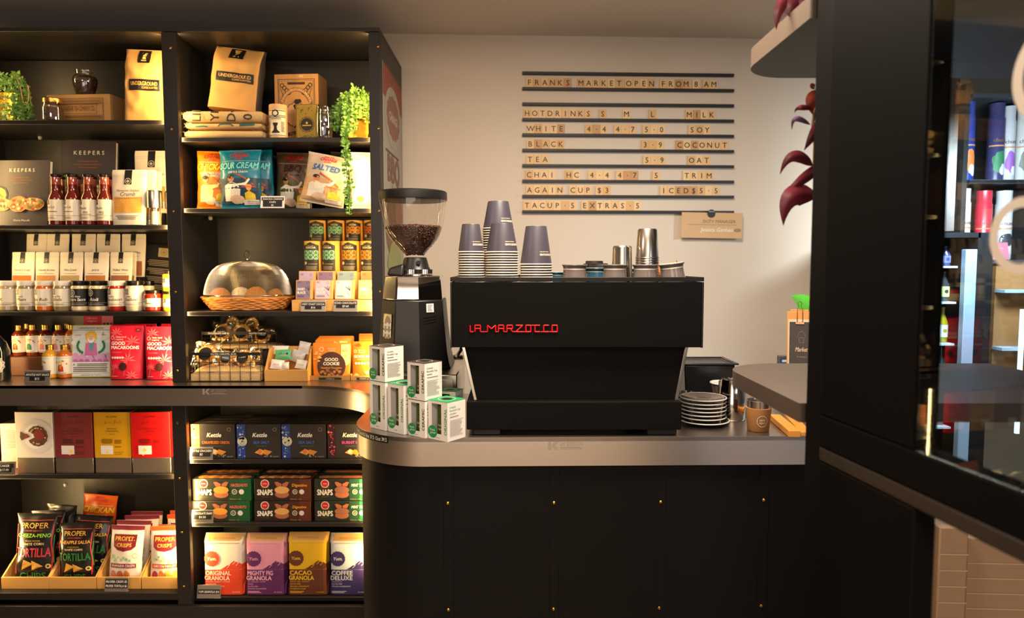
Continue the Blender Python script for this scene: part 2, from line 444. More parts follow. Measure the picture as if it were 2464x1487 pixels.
# dropped soffit in front of the fridge and a pale panel that paints in the lit ceiling recess
structure(MB().box(1.45, 2.69, 1.6, 3.3, 2.36, 2.51, darkwall).build('trim_1', bevel=.004))
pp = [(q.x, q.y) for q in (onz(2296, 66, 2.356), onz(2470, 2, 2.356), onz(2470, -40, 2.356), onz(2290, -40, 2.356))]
structure(MB().prism(pp, 2.356, 2.3595, ceilm).build('painted_lit_recess', smooth=0))
dl = T('recessed_downlight', 'small round recessed ceiling light glowing above the drinks fridge', 'ceiling light', W(2357, 149, 3.1))
dl.location.z = 2.36
MB().lathe([(.04, -.004), (.048, -.004), (.048, 0), (.04, 0)], P(200, 195, 185), 24, cap=False).build('trim_ring', dl)
MB().lathe([(.04, -.003), (.04, 0)], M('downlight_glow', (255, 236, 205), emit=9), 24).build('lens', dl)

# ------------------------------------------------------------------ shelving unit
def Z(py, px=300, Y=None): return W(px, py, Y or YP + .02).z
YS, YB = YP + .035, 3.13
zL1, zL2, zL3 = Z(287), Z(541), Z(750.5)
zR1, zR2, zR3 = Z(329, 660), Z(500.6, 660), Z(750.6, 660)
zD1, zD0 = Z(1144), Z(1423)
zE1, zE2, zE0 = Z(1108, 660), Z(1261, 660), Z(1441, 660)
zTop = Z(70)
xP0, xP1 = W(401, 500, YP).x, W(436, 500, YP).x
xE0, xE1 = W(892, 500, YP).x, W(918, 500, YP).x
xL = W(-150, 500, YP).x
su = T('shelving_unit', 'tall black display shelving filled with groceries above the steel counter', 'shelving', ((xL + xE1) / 2, 2.95, CT))
def bp(name, x0, x1, y0, y1, z0, z1, m=blackwood, par=None, bev=.0015, label=None):
    return MB().box(x0, x1, y0, y1, z0, z1, m).build(name, par or su, bevel=bev, world=True, label=label)
bp('top_board', xL, xE1, YP, 3.29, Z(80), zTop)
bp('post', xP0, xP1, YP, YP + .025, CT + .0008, Z(81))
bp('post', xE0, xE1, YP, YP + .025, CT + .0008, Z(81))
bp('divider_panel', xP0 + .022, xP1 - .020, YP + .025, YB, CT + .0008, Z(81))
bp('side_panel', xE1 - .02, xE1, YP + .025, 3.29, CT + .0008, Z(81))
bp('back_panel', xL, xE1 - .02, YB, YB + .016, CT + .0008, Z(81), backboard)
th = .0175
bp('end_panel', xL - .02, xL - .0005, YP, 3.12, CT + .0008, Z(81))
for n_, (x0, x1, z) in enumerate([(xL, xP0 + .022, zL1), (xL, xP0 + .022, zL2), (xL, xP0 + .022, zL3), (xP1 - .020, xE1 - .02, zR1), (xP1 - .020, xE1 - .02, zR2), (xP1 - .020, xE1 - .02, zR3)]):
    bp('shelf', x0, x1, YS, YB, z - th, z, darkmetal)
LF = .0007
zTopp = zTop
scr = None
def screw(x, y, z, par, r=.0048):
    global scr
    if scr is None:
        mb = MB(); mb.lathe([(0.0001, -.0035), (r * .6, -.003), (r, -.001), (r, 0)], brass, 12)
        mb.v = [(a, c, b) for a, b, c in mb.v]; mb.f = [f[::-1] for f in mb.f]
        mb.box(-.0034, .0034, -.0039, -.003, -.0006, .0006, P(60, 40, 10)); scr = mb.build('screw', par); o = scr
    else:
        o = scr.copy(); COL.objects.link(o); o.parent = par
    o.location = Vector((x, y, z)) - par.location
for px, py in ((411, 115), (413, 311), (417, 509), (422, 703), (427, 892)): q = W(px, py, YP); screw(q.x, YP, q.z, su)
for px, py in ((911, 112), (912, 309), (913, 507), (915, 702)): q = W(px, py, YP); screw(q.x, YP, q.z, su)
for px, py in ((540, 520), (462, 1128)): pass
lw = T('lower_shelving_unit', 'black open shelving below the steel worktop holding crackers, cake kits and crisps', 'shelving', ((xL + xE1) / 2, 2.95, FZ))
xQ0, xQ1, xF = W(418, 1150, YP).x, W(452, 1150, YP).x, -.485
bp('post', xQ0, xQ1, YP, YP + .025, FZ, CT - CTH - .008, par=lw)
bp('divider_panel', xQ0 + .02, xQ1 - .022, YP + .025, YB, FZ, CT - CTH - .008, par=lw)
bp('end_panel', xF, xF + .018, YP, YB, FZ, CT - CTH - .008, par=lw)
bp('back_panel', xL, xF, YB, YB + .016, FZ, CT - CTH - .008, backboard, par=lw)
bp('top_board', xL, xF + .018, YP, YB, CT - CTH - .008, CT - CTH + .006, par=lw)
bp('end_panel', xL - .02, xL - .0005, YP, YB, FZ, CT - CTH - .008, par=lw)
bp('shelf', xL, xQ0 + .02, YS, YB, zD1 - .02, zD1, darkmetal, lw)
bp('shelf', xL, xQ0 + .02, YS - .03, YB, zD0 - .03, zD0, darkmetal, lw)
bp('shelf', xQ1 - .022, xF, YS, YB, zE1 - .0175, zE1, darkmetal, lw)
bp('shelf', xQ1 - .022, xF, YS, YB, zE2 - .0175, zE2, darkmetal, lw)
bp('shelf', xQ1 - .022, xF, YS, YB, zE0 - .0175, zE0, darkmetal, lw)
bp('plinth', xL, xF, YP - .01, YP + .01, FZ, zE0 - .0175, par=lw)
for px, py in ((427, 1018), (432, 1151), (438, 1281), (443, 1411)): q = W(px, py, YP); screw(q.x, YP, q.z, lw)
supm = M('clear_plastic_peg', (200, 195, 185), .2, trans=.5)
for px, py, Y in ((97, 336, 3.05), (105, 557, 3.05), (158, 1170, 3.05)):
    q = W(px, py, Y); MB().lathe([(.007, 0), (.009, .012), (.006, .016)], supm, 10).build('shelf_peg', lw if py > 1000 else su).location = q - (lw if py > 1000 else su).location
q = W(529, 520, 3.04); MB().lathe([(.007, 0), (.009, .012), (.006, .016)], supm, 10).build('shelf_peg', su).location = Vector((xP1 + .006, 3.0, zR2 - th - .016)) - su.location

# ------------------------------------------------------------------ steel counter
def arc(cx, cy, r, a0, a1, n): return [(cx + r * cos(radians(a0 + (a1 - a0) * i / n)), cy + r * sin(radians(a0 + (a1 - a0) * i / n))) for i in range(n + 1)]
rot = math.tan(radians(1.1))
def frontpath(o=0):
    """front line of the counter in plan, set back by o"""
    p = [(xL, 2.673 + o)]
    p += arc(-.83 - 0, 2.32, .353 + o, 90, 0, 14)
    p += arc(-.25, 2.085, .225 - o, 180, 270, 18)
    p += [(1.15, 1.86 + o + 1.4 * rot)]
    return p
fp = frontpath()
poly = fp + [(1.15, 2.52), (-.40, 2.50), (-.40, 3.285), (-.5, 3.285), (-.5, 3.12), (xL, 3.12)]
ct = T('steel_worktop', 'brushed stainless steel worktop with a deep curved edge band', 'worktop', (0, 2.4, CT - CTH))
mb = MB()
mb.prism(poly, CT - .012, CT, steeltop)
mb.build('top_sheet', ct, bevel=.002, world=True)
bnd = frontpath(.0)[1:-1]; full = [frontpath(0)[0]] + bnd + [frontpath(0)[-1]]
inn = frontpath(.012)
mb = MB(); n = len(full)
vs = [(x, y, z) for z in (CT - CTH, CT - .001) for x, y in full] + [(x, y, z) for z in (CT - CTH, CT - .001) for x, y in inn]
fs = []
for i in range(n - 1):
    fs += [(i, i + 1, n + i + 1, n + i), (2 * n + i + 1, 2 * n + i, 3 * n + i, 3 * n + i + 1), (i + 1, i, 2 * n + i, 2 * n + i + 1)]
mb.add(vs, fs, steel)
mb.build('edge_band', ct, world=True)
# print on the band (along the path)
seg = []; L_ = 0
for i in range(n - 1):
    l = math.dist(full[i], full[i + 1]); seg.append((L_, l, full[i], full[i + 1])); L_ += l
def band(s0):
    def f(x, z, o):
        s = s0 + x
        for a, l, p, q in seg:
            if s <= a + l or (a, l, p, q) == seg[-1]:
                t = (s - a) / l; dx, dy = (q[0] - p[0]) / l, (q[1] - p[1]) / l
                return (p[0] + dx * (s - a) + dy * o, p[1] + dy * (s - a) - dx * o - 2.4, z + 0)
    return f
sFront = seg[14 + 1 + 18][0]   # where the straight front begins, roughly
pr = Pr(band(sFront - .175), .19, CTH); pr.k = .0008
pr.rect(-.5, .74, .5, .98, BLK, nx=30); pr.text('CERAMIC 6oz 42.5 8oz 37.5 12oz 39.5', 0, .79, .13, P(225, 220, 210), mw=.95)
pr.build('price_strip', ct, 'black adhesive strip of white cup prices')
ghost = P(140, 128, 116, rough=.5, metal=0)
for s0, kk in ((band(sFront + .42), 0), (band(W(518, 940, 2.673).x - xL), 1)):
    pr = Pr(s0, .10, CTH); pr.poly([(-.5, .56), (-.42, .56), (-.42, .84), (-.5, .84)], ghost).poly([(-.41, .7), (-.3, .56), (-.2, .56), (-.32, .7), (-.2, .84), (-.3, .84)], ghost)
    pr.text('2K DESIGN', -.16, .70, .13, ghost, 'l', mw=.62).lines(-.16, .56, .48, .66, 2, ghost); pr.build('engraved_logo', ct, 'faint maker logo on the band')
cb = T('counter_front', 'matte black counter cabinet with curved end, upright battens and brass screws', 'counter', (0, 2.2, FZ))
o1, o2 = frontpath(.014), frontpath(.034)
k0 = 15; pa = [(-.461, 2.9), (-.461, 2.32)] + o1[k0 + 1:]; pb = [(-.441, 2.9), (-.441, 2.32)] + o2[k0 + 1:]
n = len(pa); mb = MB(); zz = (FZ, CT - CTH)
mb.add([(x, y, z) for z in zz for x, y in pa] + [(x, y, z) for z in zz for x, y in pb],
       [(i, i + 1, n + i + 1, n + i) for i in range(n - 1)] + [(2 * n + i + 1, 2 * n + i, 3 * n + i, 3 * n + i + 1) for i in range(n - 1)] + [(n + i, n + i + 1, 3 * n + i + 1, 3 * n + i) for i in range(n - 1)], panelblack)
mb.build('front_panel', cb, world=True)
def frontY(x, o=.014): return 1.86 + o + (x + .25) * rot
for px, pyt in ((1079, 1211), (1334, 1210), (1592, 1208), (1842, 1203)):
    x = W(px, pyt, 1.88).x; y = frontY(x) - .0025
    MB().box(x - .013, x + .013, y, y + .0024, FZ, CT - CTH - .0, panelblack).build('batten', cb, bevel=.0008, world=True)
    screw(x - .001, y, W(px, pyt, y).z, cb); screw(x - .001, y, W(px, pyt, y).z - .308, cb)
# carcass behind the panel
MB().box(-.38, 1.1, 1.96, 2.46, FZ, CT - CTH, darkmetal).build('carcass', cb, world=True)

zL1 += LF; zL2 += LF; zL3 += LF; zR1 += LF; zR2 += LF; zR3 += LF; zD1 += LF; zD0 += LF; zE1 += LF; zE2 += LF; zE0 += LF; CTB = CT; CT += LF
# ================================================================== LEFT BAY
def badge(p, u, v, r, m=CRM, bg=None):
    """round maker badge: ring, small bird mark, two text strokes"""
    p.ring(u, v, r, r * .12, m); a = p.w / p.h
    p.poly([(u - r * .3, v + r * .55 * a), (u, v + r * .2 * a), (u + r * .35, v + r * .6 * a), (u, v + r * .38 * a)], m)
    p.rect(u - r * .55, v - r * .1 * a, u + r * .55, v + r * .12 * a, m, 1, 1); p.rect(u - r * .35, v - r * .45 * a, u + r * .35, v - r * .28 * a, m, 1, 1)
def tag_stand(pl, pr_, pt, yf, zb, rows, where, name='price_tag', col=alu):
    x, w, h = slot(pl, pr_, pt, yf, zb)
    t = T(name, 'small metal price tag ' + where, 'price tag', (x, yf + .012, zb), 0, 'price tags')
    lean = .22
    mb = MB(); d = .012
    y0, y1 = -.012, -.012 + h * .18
    mb.hexa([(-w / 2, y0, 0), (w / 2, y0, 0), (-w / 2, y0 + .0012, 0), (w / 2, y0 + .0012, 0), (-w / 2, y1, h), (w / 2, y1, h), (-w / 2, y1 + .0012, h), (w / 2, y1 + .0012, h)], col)
    mb.box(-w / 2, w / 2, y0, y0 + .013, 0, .0012, col)
    mb.build('tag_plate', t, bevel=.0005)
    p = Pr(lambda x, z, o: (x, y0 + (y1 - y0) * z / h - o, z), w, h)
    for s_, v, ch, hw in rows:
        p.rect(-hw, v - ch * .45, hw, v + ch * 1.45, BLK); p.text(s_, 0, v, ch, WHT, mw=hw * 1.88, bold=.01)
    p.build('price_strip', t)
    return t
# --- kraft coffee bags
def coffee_emblem(p, u, v, s, m):
    a = p.w / p.h
    p.poly([(u - s * .5, v + s * .5 * a), (u + s * .5, v + s * .5 * a), (u + s * .28, v - s * .1 * a), (u - s * .28, v - s * .1 * a)], m)
    p.poly([(u - s * .2, v - s * .2 * a), (u + s * .2, v - s * .2 * a), (u + s * .3, v - s * .75 * a), (u - s * .3, v - s * .75 * a)], m)
    for k in (-.3, 0, .3): p.ell(u + k * s, v + .25 * s * a, s * .09, BLK, n=8)
def kraft_coffee(x, y, z, w, h, d, rot, label, side=None):
    t = T('coffee_bag', label, 'coffee bag', (x, y, z), rot, 'kraft coffee bags on the top shelves')
    p = bag(t, w, h, d, 'sack', kraft, .007, side=side)
    p.k = .0024
    ink = P(205, 160, 90); p.rect(-.16, .8, .12, .985, BLK, 10, 10)
    coffee_emblem(p, -.02, .91, .13, ink); p.rect(-.08, .825, .04, .84, ink, 1, 1); p.build('top_label', t, 'black top label with a small emblem'); p.mb = MB(); p.L = 0; p.rect(-.34, .42, .38, .57, BLK, 28, 10)
    p.text('UNDERGROUND', .02, .487, .052, ink, mw=.62, bold=.035).text('COFFEE ROASTERS', .33, .445, .028, ink, 'r', mw=.36, bold=.02)
    p.build('printed_label', t, 'black printed label'); return t
x, w, h = slot(290, 390, 114, 2.83, zL1)
kraft_coffee(x, 2.875, zL1, w, h, .085, (0, radians(1.5), radians(4)), 'large kraft paper coffee bag beside the tea company carton')
# --- folded tea carton
def carton(x, y, z, w, h, d, rz, label):
    t = T('tea_carton', label, 'carton', (x, y, z), rz)
    boxbody(t, w, h, d, cardboard, y0=-d / 2, name='carton_body')
    p = Pr(flat(-d / 2), w, h); ink = P(60, 38, 22)
    p.frame(-.40, .14, .40, .88, .006, ink).frame(-.385, .19, .385, .84, .004, ink)
    for v0, v1 in ((.21, .34), (.69, .82)):
        p.rect(-.375, v0, .375, v1, P(150, 108, 62)); 
        for i in range(46): p.ell(-.37 + i * .0163, (v0 + v1) / 2, .0055, ink, n=6)
    p.frame(-.37, .35, .33, .68, .005, ink)
    p.text('GOLDEN PANTHER TEA COMPANY LTD.', -.02, .45, .14, ink, mw=.64, bold=.012)
    p.build('printing', t); return t
x, w, h = slot(112, 271, 227, 2.90, zL1)
carton(x, 2.90 + .065, zL1, w, h, .13, radians(-4), 'long low cardboard carton of tea printed with a border, under the open jar')
def bean_jar(x, y, z, prof, fill, lid, label, n=120):
    t = T('coffee_bean_jar', label, 'jar', (x, y, z), 0, 'glass jars of coffee beans')
    inner = [(max(r - .004, .001), zz + .004) for r, zz in prof if zz < fill]
    mb = MB().lathe(prof, glass, 28, cap=True); g = mb.build('glass', t)
    mb = MB().lathe(inner, M('bean_bed', (58, 30, 18), .6), 18)
    def pl():
        k = R.randrange(len(inner) - 1); q = R.random(); r = inner[k][0] * (1 - q) + inner[k + 1][0] * q; zz = inner[k][1] * (1 - q) + inner[k + 1][1] * q
        a = R.uniform(pi, 2 * pi); return (r * cos(a) * .95, r * sin(a) * .95, zz)
    scatter_beans(mb, n, pl, .0058)
    mb.build('coffee_beans', t, kind='stuff', smooth=85)
    if lid: MB().lathe([(lid[0], lid[1]), (lid[0] + .001, lid[1] + .002), (lid[0] + .001, lid[2] - .003), (lid[0] - .003, lid[2]), (0.0001, lid[2])], M('gold_lid', (214, 170, 80), .3, 1), 32).build('lid', t)
    return t
x, w, h = slot(88, 136, 233, 2.80, zL1); r = w / 2
bean_jar(x, 2.80 + r, zL1, [(r * .85, 0), (r, .006), (r, h * .55), (r * .96, h * .65), (r * .86, h * .74), (r * .86, h * .8)], h * .62, (r * .87, h * .8, h), 'small glass jar of coffee beans with a gold lid, beside the tea carton')
x, w, h = slot(165, 222, 166, 2.93, zL1 + slot(112, 271, 227, 2.90, zL1)[2]); r = w / 2
zc = LF + zL1 + slot(112, 271, 227, 2.90, zL1)[2]
bean_jar(x, 2.90 + .065, zc, [(r * .62, 0), (r * .68, .004), (r * .95, h * .42), (r, h * .6), (r * .95, h * .72), (r * .74, h * .83), (r * .74, h * .88), (r * .77, h * .9), (r * .77, h * .97), (r * .72, h)], h * .76, None, 'open curvy glass jar of coffee beans standing on the tea carton')
# --- plants in gold pots
def trailing_plant(x, y, z, r, h, label, strands, sd, spread=1.0, clip=None):
    rr = random.Random(sd); t = T('potted_trailing_plant', label, 'plant', (x, y, z), 0, 'trailing plants in gold pots')
    MB().lathe([(r * .84, 0), (r * .9, .004), (r * .97, h * .5), (r, h - .004), (r * .97, h), (r * .9, h - .01)], gold, 40).build('pot', t)
    MB().lathe([(r * .9, h * .8), (.0001, h * .82)], M('soil', (40, 28, 20), .9), 20, cap=False).build('soil', t)
    st = MB(); lf = MB()
    for s_ in strands:
        pts = [Vector(q) for q in s_]; P_ = []
        for i in range(len(pts) - 1):
            for k in range(5):
                q = k / 5; a = pts[max(i - 1, 0)]; b = pts[i]; c = pts[i + 1]; d = pts[min(i + 2, len(pts) - 1)]
                P_.append(.5 * ((2 * b) + (c - a) * q + (2 * a - 5 * b + 4 * c - d) * q * q + (3 * b - a - 3 * c + d) * q ** 3))
        P_.append(pts[-1]); st.tube(P_, .0011, leafg, 4)
        acc = 0
        for i in range(1, len(P_)):
            acc += (P_[i] - P_[i - 1]).length
            while acc > .0115:
                acc -= .0115
                for sgn in (1, -1):
                    sz = rr.uniform(.0065, .0115); c = P_[i]
                    d = Vector((sgn * rr.uniform(.3, 1), rr.uniform(-.9, .2), rr.uniform(-.5, .6))).normalized()
                    n_ = Vector((rr.uniform(-.6, .6), -1, rr.uniform(-.3, .9))).normalized(); s2 = n_.cross(d).normalized(); n_ = d.cross(s2)
                    e = c + d * .003
                    vs = [e, e + d * sz * .5 + s2 * sz * .5, e + d * sz * 1.2 + s2 * sz * .45, e + d * sz * 1.6, e + d * sz * 1.2 - s2 * sz * .45, e + d * sz * .5 - s2 * sz * .5, e + d * sz * .85 + n_ * sz * .14]
                    vs = [Vector((v.x, v.y, max(v.z, .003) if v.y > -.105 else v.z)) for v in vs]
                    lf.add(vs, [(0, 1, 6), (1, 2, 6), (2, 3, 6), (3, 4, 6), (4, 5, 6), (5, 0, 6)], leafg)
    st.build('stems', t, kind='stuff'); lf.build('foliage', t, kind='stuff')
    hp = [(r * cos(a), -r * .2, h + .055 * sin(a)) for a in [pi * i / 14 for i in range(15)]]
    MB().tube([(p[0], p[1], p[2]) for p in hp], .0022, burlap, 6).build('rope_handle', t)
    return t
rr = random.Random(3); st_ = []
pr_, ph = .058, .125
for i in range(15):
    a = rr.uniform(-pi, .25); b = rr.uniform(.3, 1)
    ex, ey = cos(a) * pr_ * (1.0 + .35 * b), -abs(sin(a)) * pr_ * (1.0 + .3 * b)
    top = ph + rr.uniform(.01, .085); end = rr.uniform(-.0, .1)
    st_.append([(cos(a) * .015, sin(a) * .012, ph - .01), (ex * .5, ey * .5, top), (ex * .95, ey, top - rr.uniform(.0, .04)), (ex * 1.08, ey * 1.05, max(.015, ph * .6 * end * 10 * .5)), (ex * 1.06 + rr.uniform(-.02, .02), ey * 1.04, max(.012, end))])
st_ += [[(.02, 0, ph), (.05, -.03, ph + .05), (.08, -.04, ph + .02), (.098, -.045, ph - .03), (.095, -.045, ph - .1)], [(.0, 0, ph), (.03, -.03, ph + .07), (.05, -.04, ph + .075), (.07, -.04, ph + .05)]]
x = W(32, 220, 2.9).x
tp = trailing_plant(x, 2.905, zL1, pr_, ph, 'bushy green plant in an embossed gold pot beside the small gold lidded jar', st_, 5)
ro = [(.02, -.03, ph + .075), (.045, -.045, ph + .06), (.062, -.05, ph + .02), (.07, -.052, ph - .03), (.08, -.052, ph - .05), (.092, -.05, ph - .035), (.094, -.048, ph), (.09, -.046, ph + .03)]
MB().tube(ro, .0024, burlap, 6).build('twine', tp)

# --- second shelf: books, sauces, pouches, grinders
def food(p, u0, u1, vb, rs, sc):
    """photograph of filled tortillas printed on a cover"""
    cols = [P(214, 112, 42), P(236, 178, 70), P(96, 130, 42), P(200, 70, 30), P(238, 214, 150), P(150, 60, 34)]
    for c, ru, rv, a in ((-.30, .17, .075, .5), (.0, .17, .09, 2.2), (.27, .2, .075, 0)):
        p.ell(c, vb + .2 * rv, ru, P(206, 140, 78), rv * 1.35, 20, wob=.05)
        for k in range(26):
            q = rs.uniform(0, 2 * pi); z = rs.random() ** .5
            p.ell(c + ru * .8 * z * cos(q), vb + .2 * rv + rv * 1.1 * z * sin(q), rs.uniform(.012, .03), rs.choice(cols), n=7, wob=.2)
    p.L = 6
def cookbook(x, y, z, w, h, rot, label, low=True):
    t = T('cookbook', label, 'book', (x, y, z), rot, 'cookbooks')
    d = .024; cov = M('charcoal_book_cover', (62, 54, 56), .42, var=.08, scale=30)
    MB().box(-w / 2, w / 2, 0, .003, 0, h, cov).box(-w / 2, w / 2, d - .003, d, 0, h, cov).box(-w / 2, -w / 2 + .003, .003, d - .003, 0, h, cov).build('cover', t, bevel=.0008)
    MB().box(-w / 2 + .003, w / 2 - .004, .003, d - .003, .004, h - .004, P(230, 222, 205)).build('pages', t)
    p = Pr(flat(0), w, h); rs = random.Random(4)
    p.rect(-.47, 0, -.455, 1, P(44, 38, 40), 1, 1)
    p.text('K E E P E R S', .02, .82, .052, P(236, 230, 200), mw=.66, bold=.004)
    for k, s_ in enumerate(("CLASSIC RECIPES YOU'LL USE", 'AGAIN AND AGAIN WITH A DELICIOUS', 'TWIST FROM PEPPER & ME')):
        p.text(s_, 0, .725 - k * .042, .014, P(196, 98, 40), mw=(.46, .6, .4)[k])
    p.ell(-.36, .47, .155, P(24, 22, 22), n=24); p.ell(-.35, .47, .115, P(120, 150, 60), n=18, wob=.06)
    for k in range(22): q = rs.uniform(0, 6.28); p.ell(-.35 + .09 * cos(q) * rs.random(), .47 + .065 * sin(q) * rs.random(), .02, P(196, 200, 90) if k % 3 else P(70, 120, 40), n=6); p.L = 12
    p.L = 14; food(p, 0, 0, .30, rs, 1)
    p.L = 60
    for k in range(60): p.ell(rs.uniform(-.45, .45), rs.uniform(.12, .55), .003, P(200, 190, 180), n=5); p.L = 60
    p.text('Cherie Metcalfe', .08, .055, .028, P(220, 214, 196), mw=.6)
    p.build('printing', t, 'printed cover picture and title'); return t
x, w, h = slot(-30, 112, 383, 2.86, zL2)
cookbook(x, 2.86, zL2, w, h, (-radians(7), 0, radians(-2)), 'dark cookbook with a tortilla photo, standing low on the shelf beside the sauce bottles')
zr = zL2 + .045
MB().box(-.11, .11, -.07, .02, 0, .045, darkmetal).build('riser')
o = bpy.data.objects['riser']; o.location = (W(210, 500, 3.02).x, 3.05, zL2); tag(o, 'low black riser block under the rear cookbook', 'riser')
x, w, h = slot(139, 271, 337, 3.0, zr)
cookbook(x, 3.0, zr + LF, w, h, (-radians(6), 0, radians(2)), 'dark cookbook raised behind the tall sauce bottles')

saucem = {k: M('sauce_' + k, c, .16, coat=.6, var=.12, scale=30) for k, c in dict(dark=(96, 22, 12), amber=(196, 98, 18), gold=(214, 150, 34), brown=(120, 48, 18), cream=(214, 192, 146), herb=(140, 124, 82), grain=(168, 146, 104), red=(150, 34, 16), yellow=(236, 158, 24), pale=(206, 196, 164)).items()}
glassneck = M('amber_glass_neck', (150, 70, 50), .06, coat=.8)
caplid = M('black_gloss_lid', (18, 16, 16), .25)
goldlid = M('gold_lid', (214, 170, 80), .3, 1)
whitelid = M('white_lid', (226, 218, 204), .3)
def sauce_bottle(x, y, z, r, h, l1, l2, label, back=False):
    t = T('sauce_bottle', label, 'bottle', (x, y, z), 0, 'tall red sauce bottles')
    MB().lathe([(r * .9, 0), (r, .004), (r, h * .5), (r * .93, h * .56), (r * .66, h * .64), (r * .60, h * .72), (r * .60, h * .8)], saucem['dark'], 28).build('glass_body', t)
    MB().lathe([(r * .60, h * .8), (r * .58, h * .94), (r * .56, h * .95)], glassneck, 24).build('neck', t)
    MB().lathe([(r * .68, h * .945), (r * .70, h * .95), (r * .70, h * .985), (r * .62, h), (.0001, h)], caplid, 24).build('lid', t)
    if not back:
        p = Pr(cyl(r), 2 * r, h); p.rect(-.9, .09, .9, .5, CRM, 30, 4).rect(-.52, .4, -.18, .5, BLK, 4, 1); badge(p, -.35, .45, .12)
        p.text(l1, -.15, .33 if l2 == '' else .31, .045, BLK, mw=.8, sh=.2); 
        if l2: p.text(l2, .02, .235, .035, BLK, mw=.6, sh=.2)
        p.lines(-.45, .25 if not l2 else .2, .35, .28 if not l2 else .22, 1, P(90, 80, 70)); p.rect(-.9, .185, .9, .19, P(120, 100, 70), 24, 1); p.lines(-.4, .12, .3, .165, 3, P(150, 140, 125)); p.build('label', t)
    return t
for i, (c, a, b) in enumerate(((124, 'Get Lit', ''), (164, 'Get Lit', ''), (203, 'Maple', 'BBQ'), (241.5, 'Maple', 'BBQ'))):
    x, w, h = slot(c - 20, c + 18.5, 417, 2.8, zL2); r = w / 2
    sauce_bottle(x, 2.8 + r, zL2, r * .95, h, a, b, 'tall red sauce bottle in the front row, ' + ('first beside the low cookbook', 'second from the low cookbook', 'third from the low cookbook', 'nearest the grain pouch')[i])
for i, c in enumerate((143.5, 181.5, 219.5, 258)):
    x = W(c, 480, 2.905).x + .004
    sauce_bottle(x, 2.905, zL2, r * .95, h, '', '', 'tall red sauce bottle behind the front row, ' + ('beside the low cookbook', 'second along from the low cookbook', 'third along from the low cookbook', 'behind the grain pouch')[i], True)

def zigpouch(x, y, z, w, h, d, rot, label, title, sub, fill, win=(.13, .44), big=None, grp='cream spice pouches', crump=.002):
    t = T('spice_pouch', label, 'pouch', (x, y, z), rot, grp)
    p = bag(t, w, h, d, 'pouch', M('cream_pouch_paper', (226, 212, 188), .5, var=.02, scale=12), crump, 'pouch')
    p.k = .0008
    p.rect(-.47, .9, .47, .905, P(190, 176, 150)); p.rect(-.46, .87, .46, .875, P(200, 186, 160))
    p.rect(-.11, .73, .10, .995, BLK, 6, 8); badge(p, -.005, .79, .085)
    if win:
        p.rect(-.40, win[0], .40, win[1], fill, 16, 8)
    p.text(title, 0, .60 if big else .54, .05 if not big else .04, BLK, mw=.72, sh=.25)
    if sub: p.text(sub, 0, .5 if not big else .52, .025 if not big else .07, BLK, mw=.5, sh=.25)
    p.lines(-.35, .465, .35, .485, 1, P(120, 108, 90), al='c')
    if win and win[0] > .15: p.lines(-.34, .09, .34, .17, 3, P(120, 108, 90), al='c')
    p.build('label', t); return t
crumb = M('golden_crumb', (208, 150, 66), .8, var=.45, scale=260, bump=.5)
x, w, h = slot(256, 346, 406, 2.8, zL2)
zigpouch(x, 2.826, zL2, w * .97, h, .045, (-radians(3), 0, radians(-3)), 'large cream pouch with a window of golden crumb, beside the sauce bottles', 'Moroccan Dukkah', 'Crumb', crumb, (.22, .5), big=1, grp='large crumb pouches')
x, w, h = slot(312, 398, 359, 2.96, zL2 + .06)
MB().box(-.1, .05, -.035, .06, 0, .058, darkmetal).build('riser')
o = bpy.data.objects['riser.001']; o.location = (x + .02, 2.99, zL2); tag(o, 'low black riser block under the rear grain pouch', 'riser')
zigpouch(x, 2.99, zL2 + .0605, w, h, .04, (-radians(4), 0, 0), 'large cream pouch standing raised at the back, above the steel grinders', 'Moroccan Dukkah', 'Crumb', crumb, (.18, .42), big=1, grp='large crumb pouches')
x, w, h = slot(318, 362, 408, 2.87, zL2)
zigpouch(x + .01, 2.872, zL2, w * 1.3, h, .026, (-radians(3), 0, 0), 'large cream pouch tucked directly behind the front crumb pouch', 'Moroccan Dukkah', 'Crumb', crumb, (.18, .42), big=1, grp='large crumb pouches')
x, w, h = slot(335, 385, 412, 2.915, zL2)
zigpouch(x, 2.915, zL2, w * 1.1, h, .026, (-radians(3), 0, radians(3)), 'large cream pouch third back in the row, behind the grinders', 'Moroccan Dukkah', 'Crumb', crumb, (.18, .42), big=1, grp='large crumb pouches')
def grinder_jar(x, y, z, r, h, label):
    t = T('spice_grinder', label, 'grinder', (x, y, z), 0, 'spice grinders')
    MB().lathe([(r * .86, 0), (r * .88, .003), (r * .72, h * .45), (r * .8, h * .52)], thinglass, 26).build('glass_jar', t)
    MB().lathe([(r * .6, .004), (r * .5, h * .4), (.001, h * .4)], M('pale_salt', (214, 204, 176), .8), 16).build('salt', t)
    MB().lathe([(r, h * .5), (r, h * .535), (r * .97, h * .54), (r * .97, h * .55), (r, h * .555), (r, h * .98), (r * .95, h), (.0001, h)], chrome2, 30).build('grinder_cap', t); return t
for i, (a, b, lb) in enumerate(((346, 381, 'silver capped glass spice grinder beside the crumb pouch'), (380, 412, 'silver capped glass spice grinder tucked against the shelf post'))):
    x, w, h = slot(a, b, 457, 2.8, zL2); grinder_jar(x, 2.8 + w / 2 + i * .034, zL2, w / 2, h, lb)

